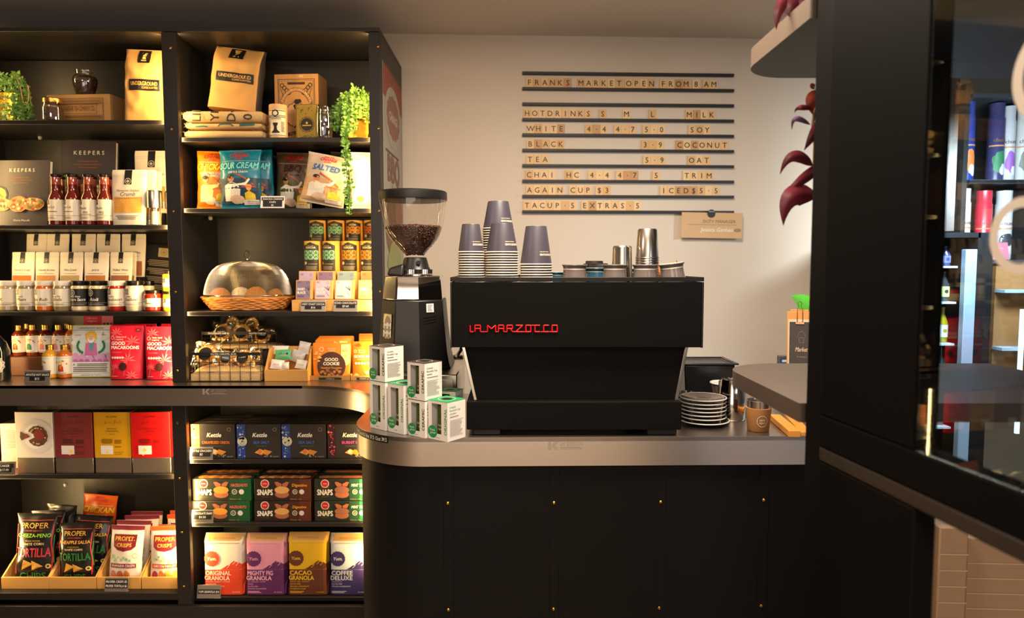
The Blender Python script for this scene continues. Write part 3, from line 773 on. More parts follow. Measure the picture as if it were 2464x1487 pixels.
# --- third shelf: pouches and jars
zst1, zst2 = zL3 + .065, zL3 + .135
def step(x0, x1, y0, y1, h, nm, lb):
    o = MB().box(x0, x1, y0, y1, 0, h, darkmetal).build(nm, bevel=.001); o.location = (0, 0, zL3); return tag(o, lb, 'riser')
xa, xb = W(10, 700, 2.95).x, W(345, 700, 2.95).x
step(xa, xb, 2.938, 3.003, .065, 'display_riser', 'low black riser under the front row of spice pouches')
step(W(45, 600, 3.05).x, W(346, 600, 3.05).x, 3.006, 3.07, .135, 'display_riser', 'high black riser under the rear row of spice pouches')
sp = [('Chipotle & Orange', 'Rub', (196, 96, 36), 16, 76, 54, 107), ('Chipotle & Lime', 'Salt', (190, 132, 76), 75, 134, 103, 161), ('Man Grind', '', (176, 150, 104), 133, 193, 165, 225), ('Jerk it', '', (178, 112, 56), 194, 255, 225, 284), ('Mulled Wine', '', (150, 92, 56), 255, 313, 284, 347)]
desc = ('orange spice', 'mottled orange salt', 'coarse pale spice', 'smooth tan spice', 'dull brown spice')
for i, (a, b, c, l0, l1, m0, m1) in enumerate(sp):
    sm = M('spice_fill_%s' % desc[i].replace(' ', '_'), c, .8, var=.35, scale=240, bump=.4)
    x, w, h = slot(l0, l1, 607, 2.945, zst1)
    zigpouch(x, 2.962, zst1 + LF, w * .96, h, .03, (-radians(5), 0, radians(R.uniform(-3, 3))), 'front row cream pouch with a window of ' + desc[i], a, b, sm, (.08, .43))
    x, w, h = slot(m0, m1, 563, 3.02, zst2)
    zigpouch(x, 3.032, zst2 + LF, w * .95, h, .03, (-radians(5), 0, radians(R.uniform(-3, 3))), 'rear row cream pouch on the higher riser, directly behind the ' + desc[i] + ' pouch', a, b, sm, (.02, .36))
x, w, h = slot(278, 325, 608, 2.985, zst1)
zigpouch(x, 2.99, zst1 + LF, w, h, .012, (-radians(4), 0, 0), 'cream pouch half hidden behind the dull brown spice pouch', 'Mulled Wine', '', sm, (.08, .43))
def jar(x, y, z, r, h, fill, lid, l1, l2, label, dark=False, short=False, back=False):
    t = T('food_jar', label, 'jar', (x, y, z), 0, 'condiment jars')
    r *= .95; MB().lathe([(r * .9, 0), (r, .005), (r, h * .78), (r * .9, h * .84), (r * .88, h * .86)], fill, 28).build('filled_glass', t)
    MB().lathe([(r * .9, h * .84), (r * .93, h * .86), (r * .93, h * .985), (r * .88, h), (.0001, h)], lid, 28).build('lid', t)
    if not back:
        p = Pr(cyl(r), 2 * r, h); lb, ink = (BLK, WHT) if dark else (CRM, BLK)
        v0, v1 = (.16, .74) if not short else (.2, .62)
        p.rect(-1.1, v0, 1.1, v1, lb, 34, 4)
        if not dark: p.rect(-.55, v1 - .2, -.1, v1, BLK, 4, 1); badge(p, -.33, v1 - .11, .15)
        else: badge(p, -.2, v1 - .13, .18)
        p.text(l1, -.1, .46, .06, ink, mw=.7, sh=.2)
        p.text(l2, 0, .34, .10, ink, mw=1.0, sh=.2, bold=.01); p.rect(-1.1, .27, 1.1, .28, P(170, 130, 70), 34, 1); p.lines(-.6, .19, .6, .25, 2, P(130, 120, 108)); p.build('label', t)
    return t
J = [(-24, 26, 'grain', whitelid, '', 'K', 0, 'pale seeds, cut by the edge of the picture'), (27, 71, 'herb', whitelid, 'Naked', 'Mum', 0, 'speckled herbs'), (70, 115, 'amber', whitelid, '', 'Fun Rub', 0, 'orange rub and a white lid'),
     (115, 158, 'herb', whitelid, 'Show My', 'Ends', 0, 'brown grey rub and a white lid'), (158, 202, 'cream', caplid, 'Hungry Bare', 'Tartare Sauce', 1, 'cream sauce and a wide black label'), (201, 247, 'cream', caplid, '', 'Aioli', 1, 'cream aioli and a black label'),
     (249, 291, 'red', whitelid, 'Indian', 'Tandoori', 0, 'dark red paste and a white lid'), (291, 334, 'pale', caplid, 'Italian', 'Stallion', 0, 'pale flakes and a black lid')]
for a, b, f, ld, l1, l2, dk, lb in J:
    x, w, h = slot(a, b, 676, 2.8, zL3); jar(x, 2.8 + w / 2, zL3, w / 2, h, saucem[f], ld, l1, l2, 'glass jar of ' + lb, dk)
x, w, h = slot(334, 379, 699, 2.8, zL3); jar(x, 2.8 + w / 2, zL3, w / 2, h, saucem['red'], caplid, '', 'Salted', 'short glass jar of red chilli with a black lid', short=True)
x, w, h = slot(383, 420, 701, 2.8, zL3); jar(x, 2.8 + w / 2, zL3, w / 2, h, saucem['yellow'], caplid, '', 'Relish', 'lower yellow jar against the shelf post', short=True)
x2, w2, h2 = slot(382, 419, 652, 2.8, zL3 + h); jar(x2, 2.8 + w / 2, zL3 + h + .0006, w2 / 2, h2, saucem['yellow'], caplid, '', 'Relish', 'upper yellow jar stacked on another against the shelf post', short=True)
x, w, h = slot(331, 352, 677, 2.87, zL3); jar(x + .008, 2.912, zL3, .024, h, saucem['pale'], caplid, '', '', 'black lidded jar half hidden behind the jar of pale flakes', back=True)
for k, c in enumerate((88, 134, 180, 226, 270)):
    x = W(c, 720, 2.875).x; jar(x, 2.9055, zL3, .027, .117, saucem['grain' if k < 2 else 'cream'], (whitelid, whitelid, caplid, caplid, whitelid)[k], '', '', 'second row jar hidden behind the ' + ('speckled herb', 'orange rub', 'tartare', 'aioli', 'dark red paste')[k] + ' jar', back=True)
# framed list leaning at the back
x, w, h = slot(322, 402, 572, 3.04, zL3)
t = T('framed_list', 'dark framed price list leaning behind the stacked yellow jars', 'sign', (W(368, 640, 3.1).x, 3.092, zL3), (-radians(3.5), radians(5), 0))
h = .27; w = .15
MB().box(-w / 2, w / 2, 0, .006, 0, h, M('chalk_panel', (34, 31, 28), .6)).build('panel', t)
MB().box(-w / 2 - .008, -w / 2, -.002, .01, 0, h, darkmetal).build('frame_bar', t); MB().box(-w / 2 - .008, w / 2, -.002, .01, h, h + .008, darkmetal).build('frame_bar', t)
p = Pr(flat(0), w, h); p.rect(.02, .82, .36, .97, P(206, 180, 130)); badge(p, .19, .9, .1, P(120, 100, 70))
for k in range(5): p.lines(-.3, .66 - .14 * k, .42, .77 - .14 * k, 4, P(176, 156, 116), al='c')
p.build('printing', t)
# --- worktop of the left bay: hot sauce, card, macaroon pouches
riswood = M('dark_oiled_wood', (104, 60, 32), .5, var=.25, scale=10, stretch=(1, 8, 14))
xa, xb = W(-10, 880, 2.92).x, W(176, 880, 2.92).x
zw = onz(100, 905, CT)
hb = W(90, 859, 2.91).z - CT
o = MB().box(xa, xb, 0, .125, 0, hb, riswood).build('bottle_riser', bevel=.002); o.location = (0, 2.91, CT); tag(o, 'brown wooden block raising the back row of hot sauce bottles', 'riser')
skin, red, grn, pnk, org, blu = P(236, 190, 140), P(196, 52, 34), P(38, 120, 70), P(224, 130, 150), P(226, 140, 40), P(120, 160, 170)
def saint(p, u, v, s, robe, sash, halo=True, ry=None):
    a = p.w / p.h
    if halo:
        p.ell(u, v + s * .62 * a, s * .34, P(236, 184, 40), n=20, sc=.08)
    p.poly([(u - s * .5, v - s * .9 * a), (u - s * .42, v + s * .1 * a), (u - s * .2, v + s * .38 * a), (u + s * .2, v + s * .38 * a), (u + s * .42, v + s * .1 * a), (u + s * .5, v - s * .9 * a)], robe)
    p.poly([(u - s * .1, v + s * .36 * a), (u + s * .3, v + s * .2 * a), (u + s * .1, v - s * .7 * a), (u - s * .15, v - s * .3 * a)], sash)
    p.ell(u, v + s * .58 * a, s * .2, skin, s * .26 * a, 14); p.ell(u, v + s * .46 * a, s * .14, P(240, 236, 224), s * .14 * a, 10)
    for q in (-1, 1): p.ell(u + q * s * .34, v + s * .12 * a, s * .09, skin, n=8)
def hotsauce(x, y, z, r, h, fill, robe, sash, label, front=True, turn=0):
    t = T('hot_sauce_bottle', label, 'bottle', (x, y, z), turn, 'hot sauce bottles')
    MB().lathe([(r * .9, 0), (r, .004), (r, h * .66), (r * .92, h * .73), (r * .6, h * .8), (r * .48, h * .83)], saucem[fill], 28).build('glass_body', t)
    MB().lathe([(r * .48, h * .83), (r * .48, h * .87)], M('bottle_neck_glass', (190, 150, 90), .08, coat=.5), 20).build('neck', t)
    MB().lathe([(r * .55, h * .87), (r * .56, h * .985), (r * .5, h), (.0001, h)] if 0 else [(r * .53, h * .86), (r * .53, h * .91), (r * .5, h * .915), (r * .5, h * .93), (r * .54, h * .935), (r * .54, h * .99), (r * .5, h), (.0001, h)], goldlid, 24).build('lid', t)
    p = Pr(cyl(r), 2 * r, h); p.rect(-1.05, .13, 1.05, .66, P(232, 222, 200), 32, 6); p.rect(-.6, .6, .6, .605, P(90, 70, 60), 12, 1)
    p.rect(-.55, .19, .55, .58, P(222, 206, 206) if robe is grn else P(234, 222, 200), 16, 4); saint(p, -.02, .36, .42, robe, sash)
    for k in range(7): q = R.uniform(.1, 2.9); p.ell(.38 * cos(q) + .0, .42 + .12 * sin(q), .045, grn if k % 2 else red, n=6); p.L = 14
    p.lines(-.4, .15, .4, .175, 1, P(120, 100, 90), al='c'); p.build('label', t); return t
HB = [(35.5, 784, 'brown', red, org, 'nearest the dark wine bottle, red robed figure on label'), (69, 783, 'brown', grn, grn, 'second from the dark wine bottle, green robed figure on label'), (99.5, 783, 'dark', pnk, org, 'third from the dark wine bottle, two figures on label'),
      (132, 783, 'brown', pnk, pnk, 'fourth from the dark wine bottle, pink robed figure on label'), (163, 783, 'amber', red, org, 'behind the edge of the white card')]
for c, pt, f, ro, sa, lb in HB:
    x, w, h = slot(c - 15.5, c + 15.5, pt, 2.92, CT + hb); hotsauce(x, 2.92 + w / 2, CT + hb + LF, w / 2 * .94, h, f, ro, sa, 'raised hot sauce bottle, ' + lb)
for k, c in enumerate((51, 149)):
    x, w, h = slot(c - 14, c + 14, 780, 2.97, CT + hb); hotsauce(x + .004, 3.003, CT + hb + LF, .0235, h, 'brown', red, org, 'hot sauce bottle at the back of the wooden block, ' + ('near the dark wine bottle' if k == 0 else 'near the white card'))
for c, pt, pb, f, ro, sa, lb, tn in ((108.5, 831, 912, 'gold', pnk, grn, 'front hot sauce bottle turned to its barcode side, beside the price tag', -.7), (144, 831, 911, 'amber', red, org, 'front orange hot sauce bottle on the steel beside the white card', 0)):
    b = onz(c, pb, CT); x, w, h = slot(c - 18.5, c + 18.5, pt, b.y, CT); hotsauce(x, b.y + w / 2, CT, w / 2 * .9, h, f, ro, sa, lb, turn=tn)
b = onz(90, 922, CT); tag_stand(57, 119, 892, b.y, CT, [('APOSTLE HOT SAUCE', .58, .17, .48), ('$12', .27, .17, .3)], 'reading apostle hot sauce, in front of the hot sauce bottles')
# dark bottle at the picture edge
b = onz(5, 920, CT)
t = T('wine_bottle', 'dark glass bottle with a ragged pale label, cut by the edge of the picture', 'bottle', (W(-10, 850, 2.8).x, 2.79, CT)); r = .055
MB().lathe([(r * .93, 0), (r, .006), (r, .12), (r * .8, .155), (r * .34, .19), (r * .3, .235), (r * .33, .24), (r * .33, .25), (.0001, .25)], M('dark_bottle_glass', (16, 24, 30), .07, coat=1), 36).build('glass_body', t)
p = Pr(cyl(r), 2 * r, .25); p.ell(.2, .27, .45, P(196, 186, 160), .16, 26, sc=.05); p.ell(.2, .27, .36, P(226, 220, 206), .12); p.lines(-.05, .22, .5, .32, 4, P(90, 84, 76), al='c'); p.build('label', t)
# apostle card
b = onz(215, 908, CT); x, w, h = slot(169, 264, 783, b.y, CT)
t = T('display_card', 'white illustrated card with a haloed robed figure, beside the red pouches', 'card', (x, b.y, CT), (-radians(6), radians(-.5), 0))
MB().box(-w / 2, w / 2, 0, .004, 0, h, P(206, 190, 60)).build('card_board', t)
p = Pr(flat(0), w, h); ink = P(40, 36, 34)
p.rect(-.475, .015, .475, .985, P(232, 228, 214)); p.rect(-.475, .3, .475, .9, P(206, 216, 208)); p.rect(-.475, .285, .475, .38, P(216, 160, 196))
for u, v, r_ in ((-.4, .78, .1), (-.25, .84, .12), (-.08, .8, .09), (.2, .84, .12), (.36, .8, .11), (.44, .7, .07), (-.45, .66, .06)): p.ell(u, v, r_, P(232, 226, 210)); p.L = 4
for u, v, r_ in ((-.4, .40, .09), (-.22, .37, .1), (.0, .36, .09), (.12, .42, .1), (.3, .38, .1), (.42, .41, .08)): p.ell(u, v, r_, P(216, 160, 196)); p.L = 6
for u in (-.4, -.25, -.1, .08, .22, .38): p.ell(u, .295, .07, P(190, 104, 166)); p.L = 8
p.L = 9; p.rect(-.475, .015, .475, .29, P(232, 228, 214)); p.rect(-.475, .9, .475, .905, ink).rect(-.475, .075, .475, .08, ink)
p.text('+ APOSTLE HOT SAUCE +', 0, .925, .032, ink, mw=.8, bold=.01); p.text('+ DISCIPLES OF TASTE +', 0, .028, .028, ink, mw=.62)
for k in range(24): a = 2 * pi * k / 24; p.poly([(.0 + .13 * cos(a - .06), .775 + .13 * .77 * sin(a - .06)), (.0 + .155 * cos(a), .775 + .155 * .77 * sin(a)), (.0 + .13 * cos(a + .06), .775 + .13 * .77 * sin(a + .06))], P(226, 168, 40)); p.L = 16
p.ell(0, .775, .14, P(240, 190, 40)); saint(p, 0, .64, .32, P(206, 110, 160), P(96, 150, 160), halo=False)
p.ell(0, .72, .09, P(238, 234, 222), n=14); p.ell(0, .76, .075, skin, n=14); p.line([(-.035, .77), (-.015, .77)], .01, ink).line([(.015, .77), (.035, .77)], .01, ink).line([(-.02, .735), (.02, .735)], .008, ink)
for s_ in (-1, 1):
    for k in range(7): q = 1.0 + k * .28; p.ell(s_ * (.12 + .22 * sin(q)), .6 + .14 * cos(q) , .028, grn, .03, 8); p.L = 26
    p.L = 24; p.text('VEGAN' if s_ > 0 else 'HANDMADE', s_ * .33, .80, .016, ink, mw=.16)
p.text('A', -.42, .225, .045, ink); p.lines(-.34, .21, .44, .27, 2, P(110, 104, 96), .05); p.lines(-.44, .10, .44, .205, 3, P(110, 104, 96), .05)
p.build('printing', t, 'printed picture and text')
# macaroon pouches
def palm(p, u, v, s, m, ang=0):
    a = p.w / p.h
    for k in range(7):
        q = pi * (k / 6) * 1.25 - .4 + ang
        p.poly([(u, v), (u + s * .5 * cos(q) - s * .1 * sin(q), v + (s * .5 * sin(q) + s * .1 * cos(q)) * a), (u + s * cos(q), v + s * .92 * sin(q) * a), (u + s * .5 * cos(q) + s * .08 * sin(q), v + (s * .5 * sin(q) - s * .08 * cos(q)) * a)], m); p.L -= 1
    p.L += 1; p.line([(u, v), (u - s * .3, v - s * 1.3 * a), (u - s * .45, v - s * 2 * a)], .012, m)
def macaroon(x, y, z, w, h, rot, label, full=True):
    t = T('macaroon_pouch', label, 'pouch', (x, y, z), rot, 'bright red macaroon pouches')
    p = bag(t, w, h, .045, 'pouch', M('red_pouch_film', (214, 30, 52), .35, var=.04, scale=10), .002, 'pouch'); p.k = .0009
    pk = P(236, 108, 112)
    for u, v, s in ((-.28, .86, .2), (.2, .7, .24), (.08, .36, .24), (-.3, .22, .15)): palm(p, u, v, s, pk, R.uniform(-.2, .3))
    palm(p, .2, .06, .2, pk); p.L = 20
    p.ell(.36, .92, .065, P(96, 20, 30), n=16).lines(.32, .905, .40, .935, 2, pk, al='c')
    p.text('little bird', -.26, .775, .035, CRM, 'l', mw=.28, bold=.01).text('organics', -.28, .735, .03, CRM, 'l', mw=.26, bold=.01).ring(-.37, .775, .05, .012, CRM)
    p.text('GOOD', -.4, .645, .062, P(250, 240, 226), 'l', mw=.4, bold=.04).text('MACAROONS', -.4, .565, .062, P(250, 240, 226), 'l', mw=.8, bold=.04)
    p.text('CACAO RASPBERRY', -.38, .49, .028, pk, 'l', mw=.3)
    for k in range(5): p.ell(-.35 + k * .075, .405, .034, P(240, 210, 200), n=12); p.L = 30
    p.ell(-.04, .24, .12, P(54, 20, 20), n=18); p.lines(-.38, .05, -.15, .065, 1, CRM); p.build('printing', t); return t
for (a, b_, pt, pb, lb) in ((262, 343, 785, 916, 'bright red macaroon pouch beside the white card'), (348, 432, 787, 917, 'bright red macaroon pouch half hidden by the shelf post')):
    q = onz((a + b_) / 2, pb - 2, CT); x, w, h = slot(a, b_, pt, q.y + .02, CT); macaroon(x, q.y + .024, CT, w, h, (-radians(3), 0, radians(2)), lb)
for (a, b_, pt, Y, lb) in ((268, 350, 782, 2.89, 'bright red macaroon pouch second in its line, behind the pouch beside the white card'), (296, 376, 780, 2.945, 'bright red macaroon pouch at the back between the two front red pouches'), (386, 440, 780, 2.9, 'bright red macaroon pouch at the back beside the shelf post')):
    x, w, h = slot(a, b_, pt, Y, CT); macaroon(x, Y, CT, w, h, (-radians(3), 0, 0), lb)
x, w, h = slot(201, 272, 742, 3.0, W(236, 792, 3.0).z)
t = T('shelf_leaflet', 'pink and red leaflet hanging under the shelf behind the hot sauce card', 'leaflet', (x, 3.0, W(236, 792, 3.0).z + .002), (0, 0, 0))
h = zL3 - th - t.location.z - .001
MB().box(-w / 2, w / 2, 0, .001, 0, h, P(206, 30, 60)).build('paper', t); p = Pr(flat(0), w, h); p.rect(.12, 0, .5, 1, P(222, 120, 140)); p.text('little bird', -.38, .58, .12, P(240, 180, 180), 'l', mw=.36).text('organics', -.36, .42, .12, P(240, 180, 180), 'l', mw=.32)
for k in range(6): p.ell(.2 + .12 * (k % 3), .3 - .2 * (k // 3), .045, P(110, 30, 50), n=10); p.L = 6
p.build('printing', t)

# --- below the worktop: cake kits
def cake(x, y, z, w, h, col, rz, label, lines_, photo=None, plate=False):
    t = T('cake_kit_box', label, 'box', (x, y, z), (0, 0, rz), 'cake kit boxes')
    d = .055; fh = h * .255
    m = P(*col, rough=.45)
    boxbody(t, w, h - fh, d, m, name='box_body', bevel=.0008, top=P(30, 24, 20)).location.z = fh
    MB().box(-w / 2 + .0005, w / 2 - .0005, .0008, d, 0, fh - .0005, foil).build('foil_base', t, bevel=.0008)
    p = Pr(lambda X, Z, o: (X, -o, Z + fh), w, h - fh); dk = P(*[int(v * .42) for v in col])
    if plate:
        p.ell(.05, .47, .46, P(216, 208, 196), n=40); p.ell(.05, .47, .33, P(228, 220, 208), n=40)
        for k in range(48): a = 2 * pi * k / 48; p.line([(.05 + .345 * cos(a), .47 + .345 * w / (h - fh) * sin(a)), (.05 + .45 * cos(a), .47 + .45 * w / (h - fh) * sin(a))], .006, P(190, 180, 168)); p.L = 4
        p.L = 5; ck = P(84, 44, 26); n = 22; A = [radians(205 + 310 * k / n) for k in range(n + 1)]; asp = w / (h - fh)
        p.poly([(.1, .48)] + [(.1 + .27 * (1 + .05 * (k % 2)) * cos(a), .48 + .27 * asp * (1 + .05 * (k % 2)) * sin(a)) for k, a in enumerate(A)], ck)
        p.poly([(-.1, .47), (-.36, .58), (-.38, .45), (-.34, .38)], ck); p.ell(.14, .5, .14, P(130, 12, 24), n=18, wob=.14); p.ell(-.2, .48, .06, P(130, 12, 24), n=10, wob=.2)
        for k in range(16): a = R.uniform(-2.2, 2.6); p.ell(.1 + .21 * cos(a), .48 + .21 * asp * sin(a), .02, P(226, 176, 120), n=6, wob=.3); p.L = 12
        p.L = 14
    else:
        p.text('the CAKER', 0, .885, .035, dk, mw=.38, bold=.02)
        p.line([(-.2, .74), (-.17, .82), (-.19, .73), (-.13, .78), (-.1, .76), (-.06, .79), (-.02, .76)], .008, dk).line([(.06, .72), (.09, .83), (.1, .76), (.14, .78), (.17, .76), (.2, .79), (.24, .83), (.24, .76)], .008, dk)
        for k, s_ in enumerate(lines_): p.text(s_, 0, .62 - .052 * k, .036, dk, mw=.74)
        p.text('CAKE KIT', 0, .62 - .052 * len(lines_) - .01, .022, dk)
        p.lines(-.32, .31, .02, .42, 6, dk, .4, 'c').lines(.06, .31, .3, .40, 4, dk); p.lines(.06, .23, .3, .26, 2, dk)
        p.text('NET WEIGHT', .06, .11, .022, dk, 'l').text('820 GRAMS', .06, .07, .022, dk, 'l')
        p.rect(-.32, .08, .02, .27, P(222, 214, 204)); 
        for k in range(14): p.ell(R.uniform(-.24, -.04), R.uniform(.1, .2), .05, P(*photo) if k % 3 else P(240, 200, 90), n=8, wob=.2); p.L = 9
    p.build('printing', t); return t
CK = [(36, 128, (222, 212, 194), 'white cake kit box with a photo of a cut chocolate cake', (), None, True), (130, 223, (124, 42, 40), 'maroon cake kit box beside the white one', ('FLOURLESS', 'DARK CHOCOLATE', 'GOLD LEAF'), (84, 40, 26), False),
      (226, 314, (208, 152, 10), 'yellow cake kit box with a banana cake picture', ('BANANA', 'CINNAMON'), (196, 110, 40), False), (316, 409, (190, 8, 8), 'scarlet cake kit box beside the shelf post', ('COCONUT RASPBERRY', 'LIME LEAF'), (220, 90, 110), False)]
for k, (a, b_, c, lb, ln, ph_, pl_) in enumerate(CK):
    x, w, h = slot(a, b_, 992, 2.795, zD1); cake(x, 2.797, zD1, w * .985, h, c, radians((-1.5, -.5, 0, 1.5)[k]), lb, ln, ph_, pl_)
x, w, h = slot(5, 80, 1024, 2.83, zD1); x = W(5, 1080, 2.87).x + .065
t = T('cake_kit_box', 'pink cake kit box standing sideways behind the white one', 'box', (x, 2.87, zD1), radians(5), 'cake kit boxes')
boxbody(t, .13, h, .1, P(226, 128, 120), bevel=.0008, top=P(30, 24, 20)); p = Pr(flat(0), .13, h); p.lines(-.35, .45, .35, .85, 12, P(170, 80, 80)); p.build('printing', t)
tag_stand(-18, 36, 1112, 2.772, zD1, [('CAKER', .6, .17, .4), ('$17.99', .3, .17, .32)], 'under the pink cake kit box, cut by the picture edge')

# --- bottom shelf: wooden trays of chips
def tray(x, y, z, w, d, hf, hb_, label, name='wooden_tray', grp='bamboo trays on the bottom shelf'):
    t = T(name, label, 'tray', (x, y, z), 0, grp); k = .006
    MB().box(-w / 2, w / 2, 0, k, .0, hf, bamboo).build('front_panel', t, bevel=.001)
    MB().box(-w / 2 + k, w / 2 - k, k, d - k, .0, k, bamboo).build('base_panel', t)
    MB().box(-w / 2, w / 2, d - k, d, .0, hb_, bamboo).build('back_panel', t, bevel=.001)
    for s_ in (-1, 1):
        x0, x1 = (-w / 2, -w / 2 + k) if s_ < 0 else (w / 2 - k, w / 2); d2 = k + (d - 2 * k) * .42
        pts = [(k, 0), (d - k, 0), (d - k, hb_), (d2, hb_), (k, hf)]
        mb = MB(); mb.prism([(a, b) for a, b in pts], x0, x1, bamboo); mb.v = [(c, a, b) for a, b, c in mb.v]; mb.build('side_panel', t, bevel=.0008)
    return t
TR = [(2, 118, 'bamboo tray of cheese flavoured black chip bags at the end of the bottom shelf'), (117, 232, 'bamboo tray of pineapple salsa black chip bags'), (232, 339, 'bamboo tray of kumara crisps behind the price tag'), (340, 452, 'bamboo tray of garden medley crisps beside the shelf post')]
trays = []
for a, b_, lb in TR:
    x, w, h = slot(a, min(b_, 441), 1389, 2.79, zD0); trays.append((x, w)); tray(x, 2.79, zD0, w * .985, .262, h, h * 2.45, lb)
blkfilm = M('black_chip_film', (26, 23, 22), .25, coat=.3, var=.1, scale=12)
whtfilm = M('white_crisp_film', (228, 214, 196), .32, var=.03, scale=12)
orgfilm = M('orange_chip_film', (226, 96, 20), .3, var=.12, scale=9)
tealfilm = M('teal_chip_film', (20, 120, 140), .3, var=.2, scale=9)
def chips(x, y, z, w, h, d, rot, label, film, grp, art, crump=.006, kind='pillow', name='chip_bag'):
    t = T(name, label, 'crisp bag' if 'crisp' in label else 'chip bag', (x, y, z), rot, grp)
    p = bag(t, w, h, d, kind, film, crump, 'bag_body'); p.k = .0018
    if art: art(p); p.build('printing', t)
    return t
def tortilla(l2, c2, c3, mid='TORTILLA', botcol=None):
    def f(p):
        yl = P(214, 160, 44)
        p.rect(-.42, .905, .42, .912, P(206, 60, 50)).text('PROPER', 0, .80, .075, yl, mw=.84, bold=.0)
        p.text('- HAND COOKED -', 0, .755, .022, P(190, 50, 60), mw=.6); p.text(l2, 0, .675, .05, P(*c2), mw=.82, bold=.02)
        p.text('STONE GROUND', 0, .615, .018, yl, mw=.4).text('WHITE CORN', 0, .565, .034, P(228, 206, 160), mw=.62, bold=.01)
        p.text(mid, 0, .40, .125, P(*c3), mw=.84, bold=.02)
        ch = P(208, 150, 60); p.poly([(-.28, .2), (-.2, .36), (.04, .3)], ch).poly([(-.02, .2), (.0, .35), (.26, .26)], P(220, 166, 70)); p.ell(.37, .26, .06, P(226, 190, 110), n=14).ell(.37, .26, .03, P(40, 30, 20), n=8)
        p.text('CHIPS', 0, .07, .1, P(*(botcol or (40, 120, 50))), mw=.74, bold=.02)
        for s_ in (-1, 1): p.line([(s_ * .44, .85), (s_ * .42, .6), (s_ * .455, .4), (s_ * .43, .15)], .02, P(200, 50, 40)).line([(s_ * .47, .7), (s_ * .45, .5), (s_ * .47, .3)], .012, P(60, 130, 60))
    return f
def crispart(flav, veg, band_, top):
    def f(p):
        p.rect(-.5, .93, .5, 1, P(*top), 14, 2); mr = P(120, 22, 40); yl = P(236, 190, 60)
        p.poly([(-.32, .66), (-.34, .86), (.34, .86), (.32, .66), (.2, .6), (0, .575), (-.2, .6)], mr)
        p.text('PROPER', 0, .755, .07, yl, mw=.56, bold=.01).text('CRISPS', 0, .655, .06, yl, mw=.46, bold=.01)
        for k in range(14): p.ell(R.uniform(-.34, .3), R.uniform(.38, .5), .035, P(120, 180, 150) if k % 2 else P(160, 196, 120), n=8, wob=.3); p.L = 5
        p.rect(-.38, .29, .36, .365, P(*band_)); p.text(flav, 0, .308, .04, WHT, mw=.66, bold=.02); p.ring(.32, .5, .07, .008, P(110, 100, 90))
        for k, c in enumerate(veg): p.ell(-.3 + .2 * k, .16, .09, P(*c), .085, 14, wob=.08); p.L = 12
        p.L = 16
    return f
cheeza = tortilla('CHEEZA-PENO', (130, 190, 40), (206, 50, 70)); pine = tortilla('PINEAPPLE SALSA', (226, 160, 50), (40, 120, 50))
kum = crispart('KUMARA CRISPS', ((190, 120, 110), (190, 100, 50), (206, 130, 60)), (130, 40, 60), (120, 30, 50)); gar = crispart('GARDEN MEDLEY', ((150, 40, 70), (214, 120, 60), (232, 200, 90), (240, 190, 80)), (206, 70, 30), (214, 80, 24))
def sit(a, b_, pt, pb, Y, **k):
    """a bag seen between rows pt and pb, at depth Y"""
    q0, q1 = W(a, (pt + pb) / 2, Y), W(b_, (pt + pb) / 2, Y); z0 = W((a + b_) / 2, pb, Y).z; z1 = W((a + b_) / 2, pt, Y).z
    return (q0.x + q1.x) / 2, z0, q1.x - q0.x, z1 - z0
zt = zD0 + .007
def tb(a, b_, pt, Y, rot, lb, film, grp, art, d=.05, dz=0):
    x, w, h = slot(a, b_, pt, Y, zt + dz); chips(x, Y + d / 2, zt + dz, w * .88, h, d, rot, lb, film, grp, art)
G1, G2 = 'black tortilla chip bags on the bottom shelf', 'white crisp bags on the bottom shelf'
tb(14, 124, 1247, 2.80, (-.12, .02, .03), 'black chip bag with pink lettering leaning in the end tray', blkfilm, G1, cheeza)
tb(122, 226, 1270, 2.80, (-.12, -.03, -.05), 'black chip bag with pineapple lettering in the second tray', blkfilm, G1, pine)
tb(152, 256, 1252, 2.872, (-.12, .06, 0), 'black chip bag with salsa lettering behind the pineapple front bag', blkfilm, G1, pine)
tb(56, 152, 1240, 2.872, (-.12, -.04, 0), 'black chip bag with only its top showing behind the pink lettered bag', blkfilm, G1, cheeza)
tb(82, 168, 1225, 2.945, (-.10, .06, 0), 'black chip bag twisted upward at the very back of the trays', blkfilm, G1, None)
tb(243, 337, 1276, 2.80, (-.12, .03, 0), 'white crisp bag with a folded maroon top in the third tray', whtfilm, G2, kum)
tb(258, 355, 1263, 2.87, (-.12, .02, 0), 'white crisp bag second in the kumara tray', whtfilm, G2, kum)
tb(283, 380, 1250, 2.935, (-.12, -.02, 0), 'white crisp bag third in the kumara tray', whtfilm, G2, kum)
tb(300, 388, 1238, 2.99, (-.1, 0, 0), 'white crisp bag at the very back of the kumara tray', whtfilm, G2, kum, .036)
tb(345, 440, 1277, 2.80, (-.12, -.02, 0), 'white crisp bag with an orange top in the tray by the post', whtfilm, G2, gar)
tb(364, 454, 1272, 2.87, (-.12, 0, 0), 'white crisp bag with an orange top second in the tray by the post', whtfilm, G2, gar)
tb(385, 470, 1248, 2.935, (-.12, 0, 0), 'white crisp bag with an orange top third in the tray by the post', whtfilm, G2, gar)
tb(396, 474, 1236, 2.986, (-.1, 0, 0), 'white crisp bag with an orange top, rearmost in the tray by the post', whtfilm, G2, gar, .036)
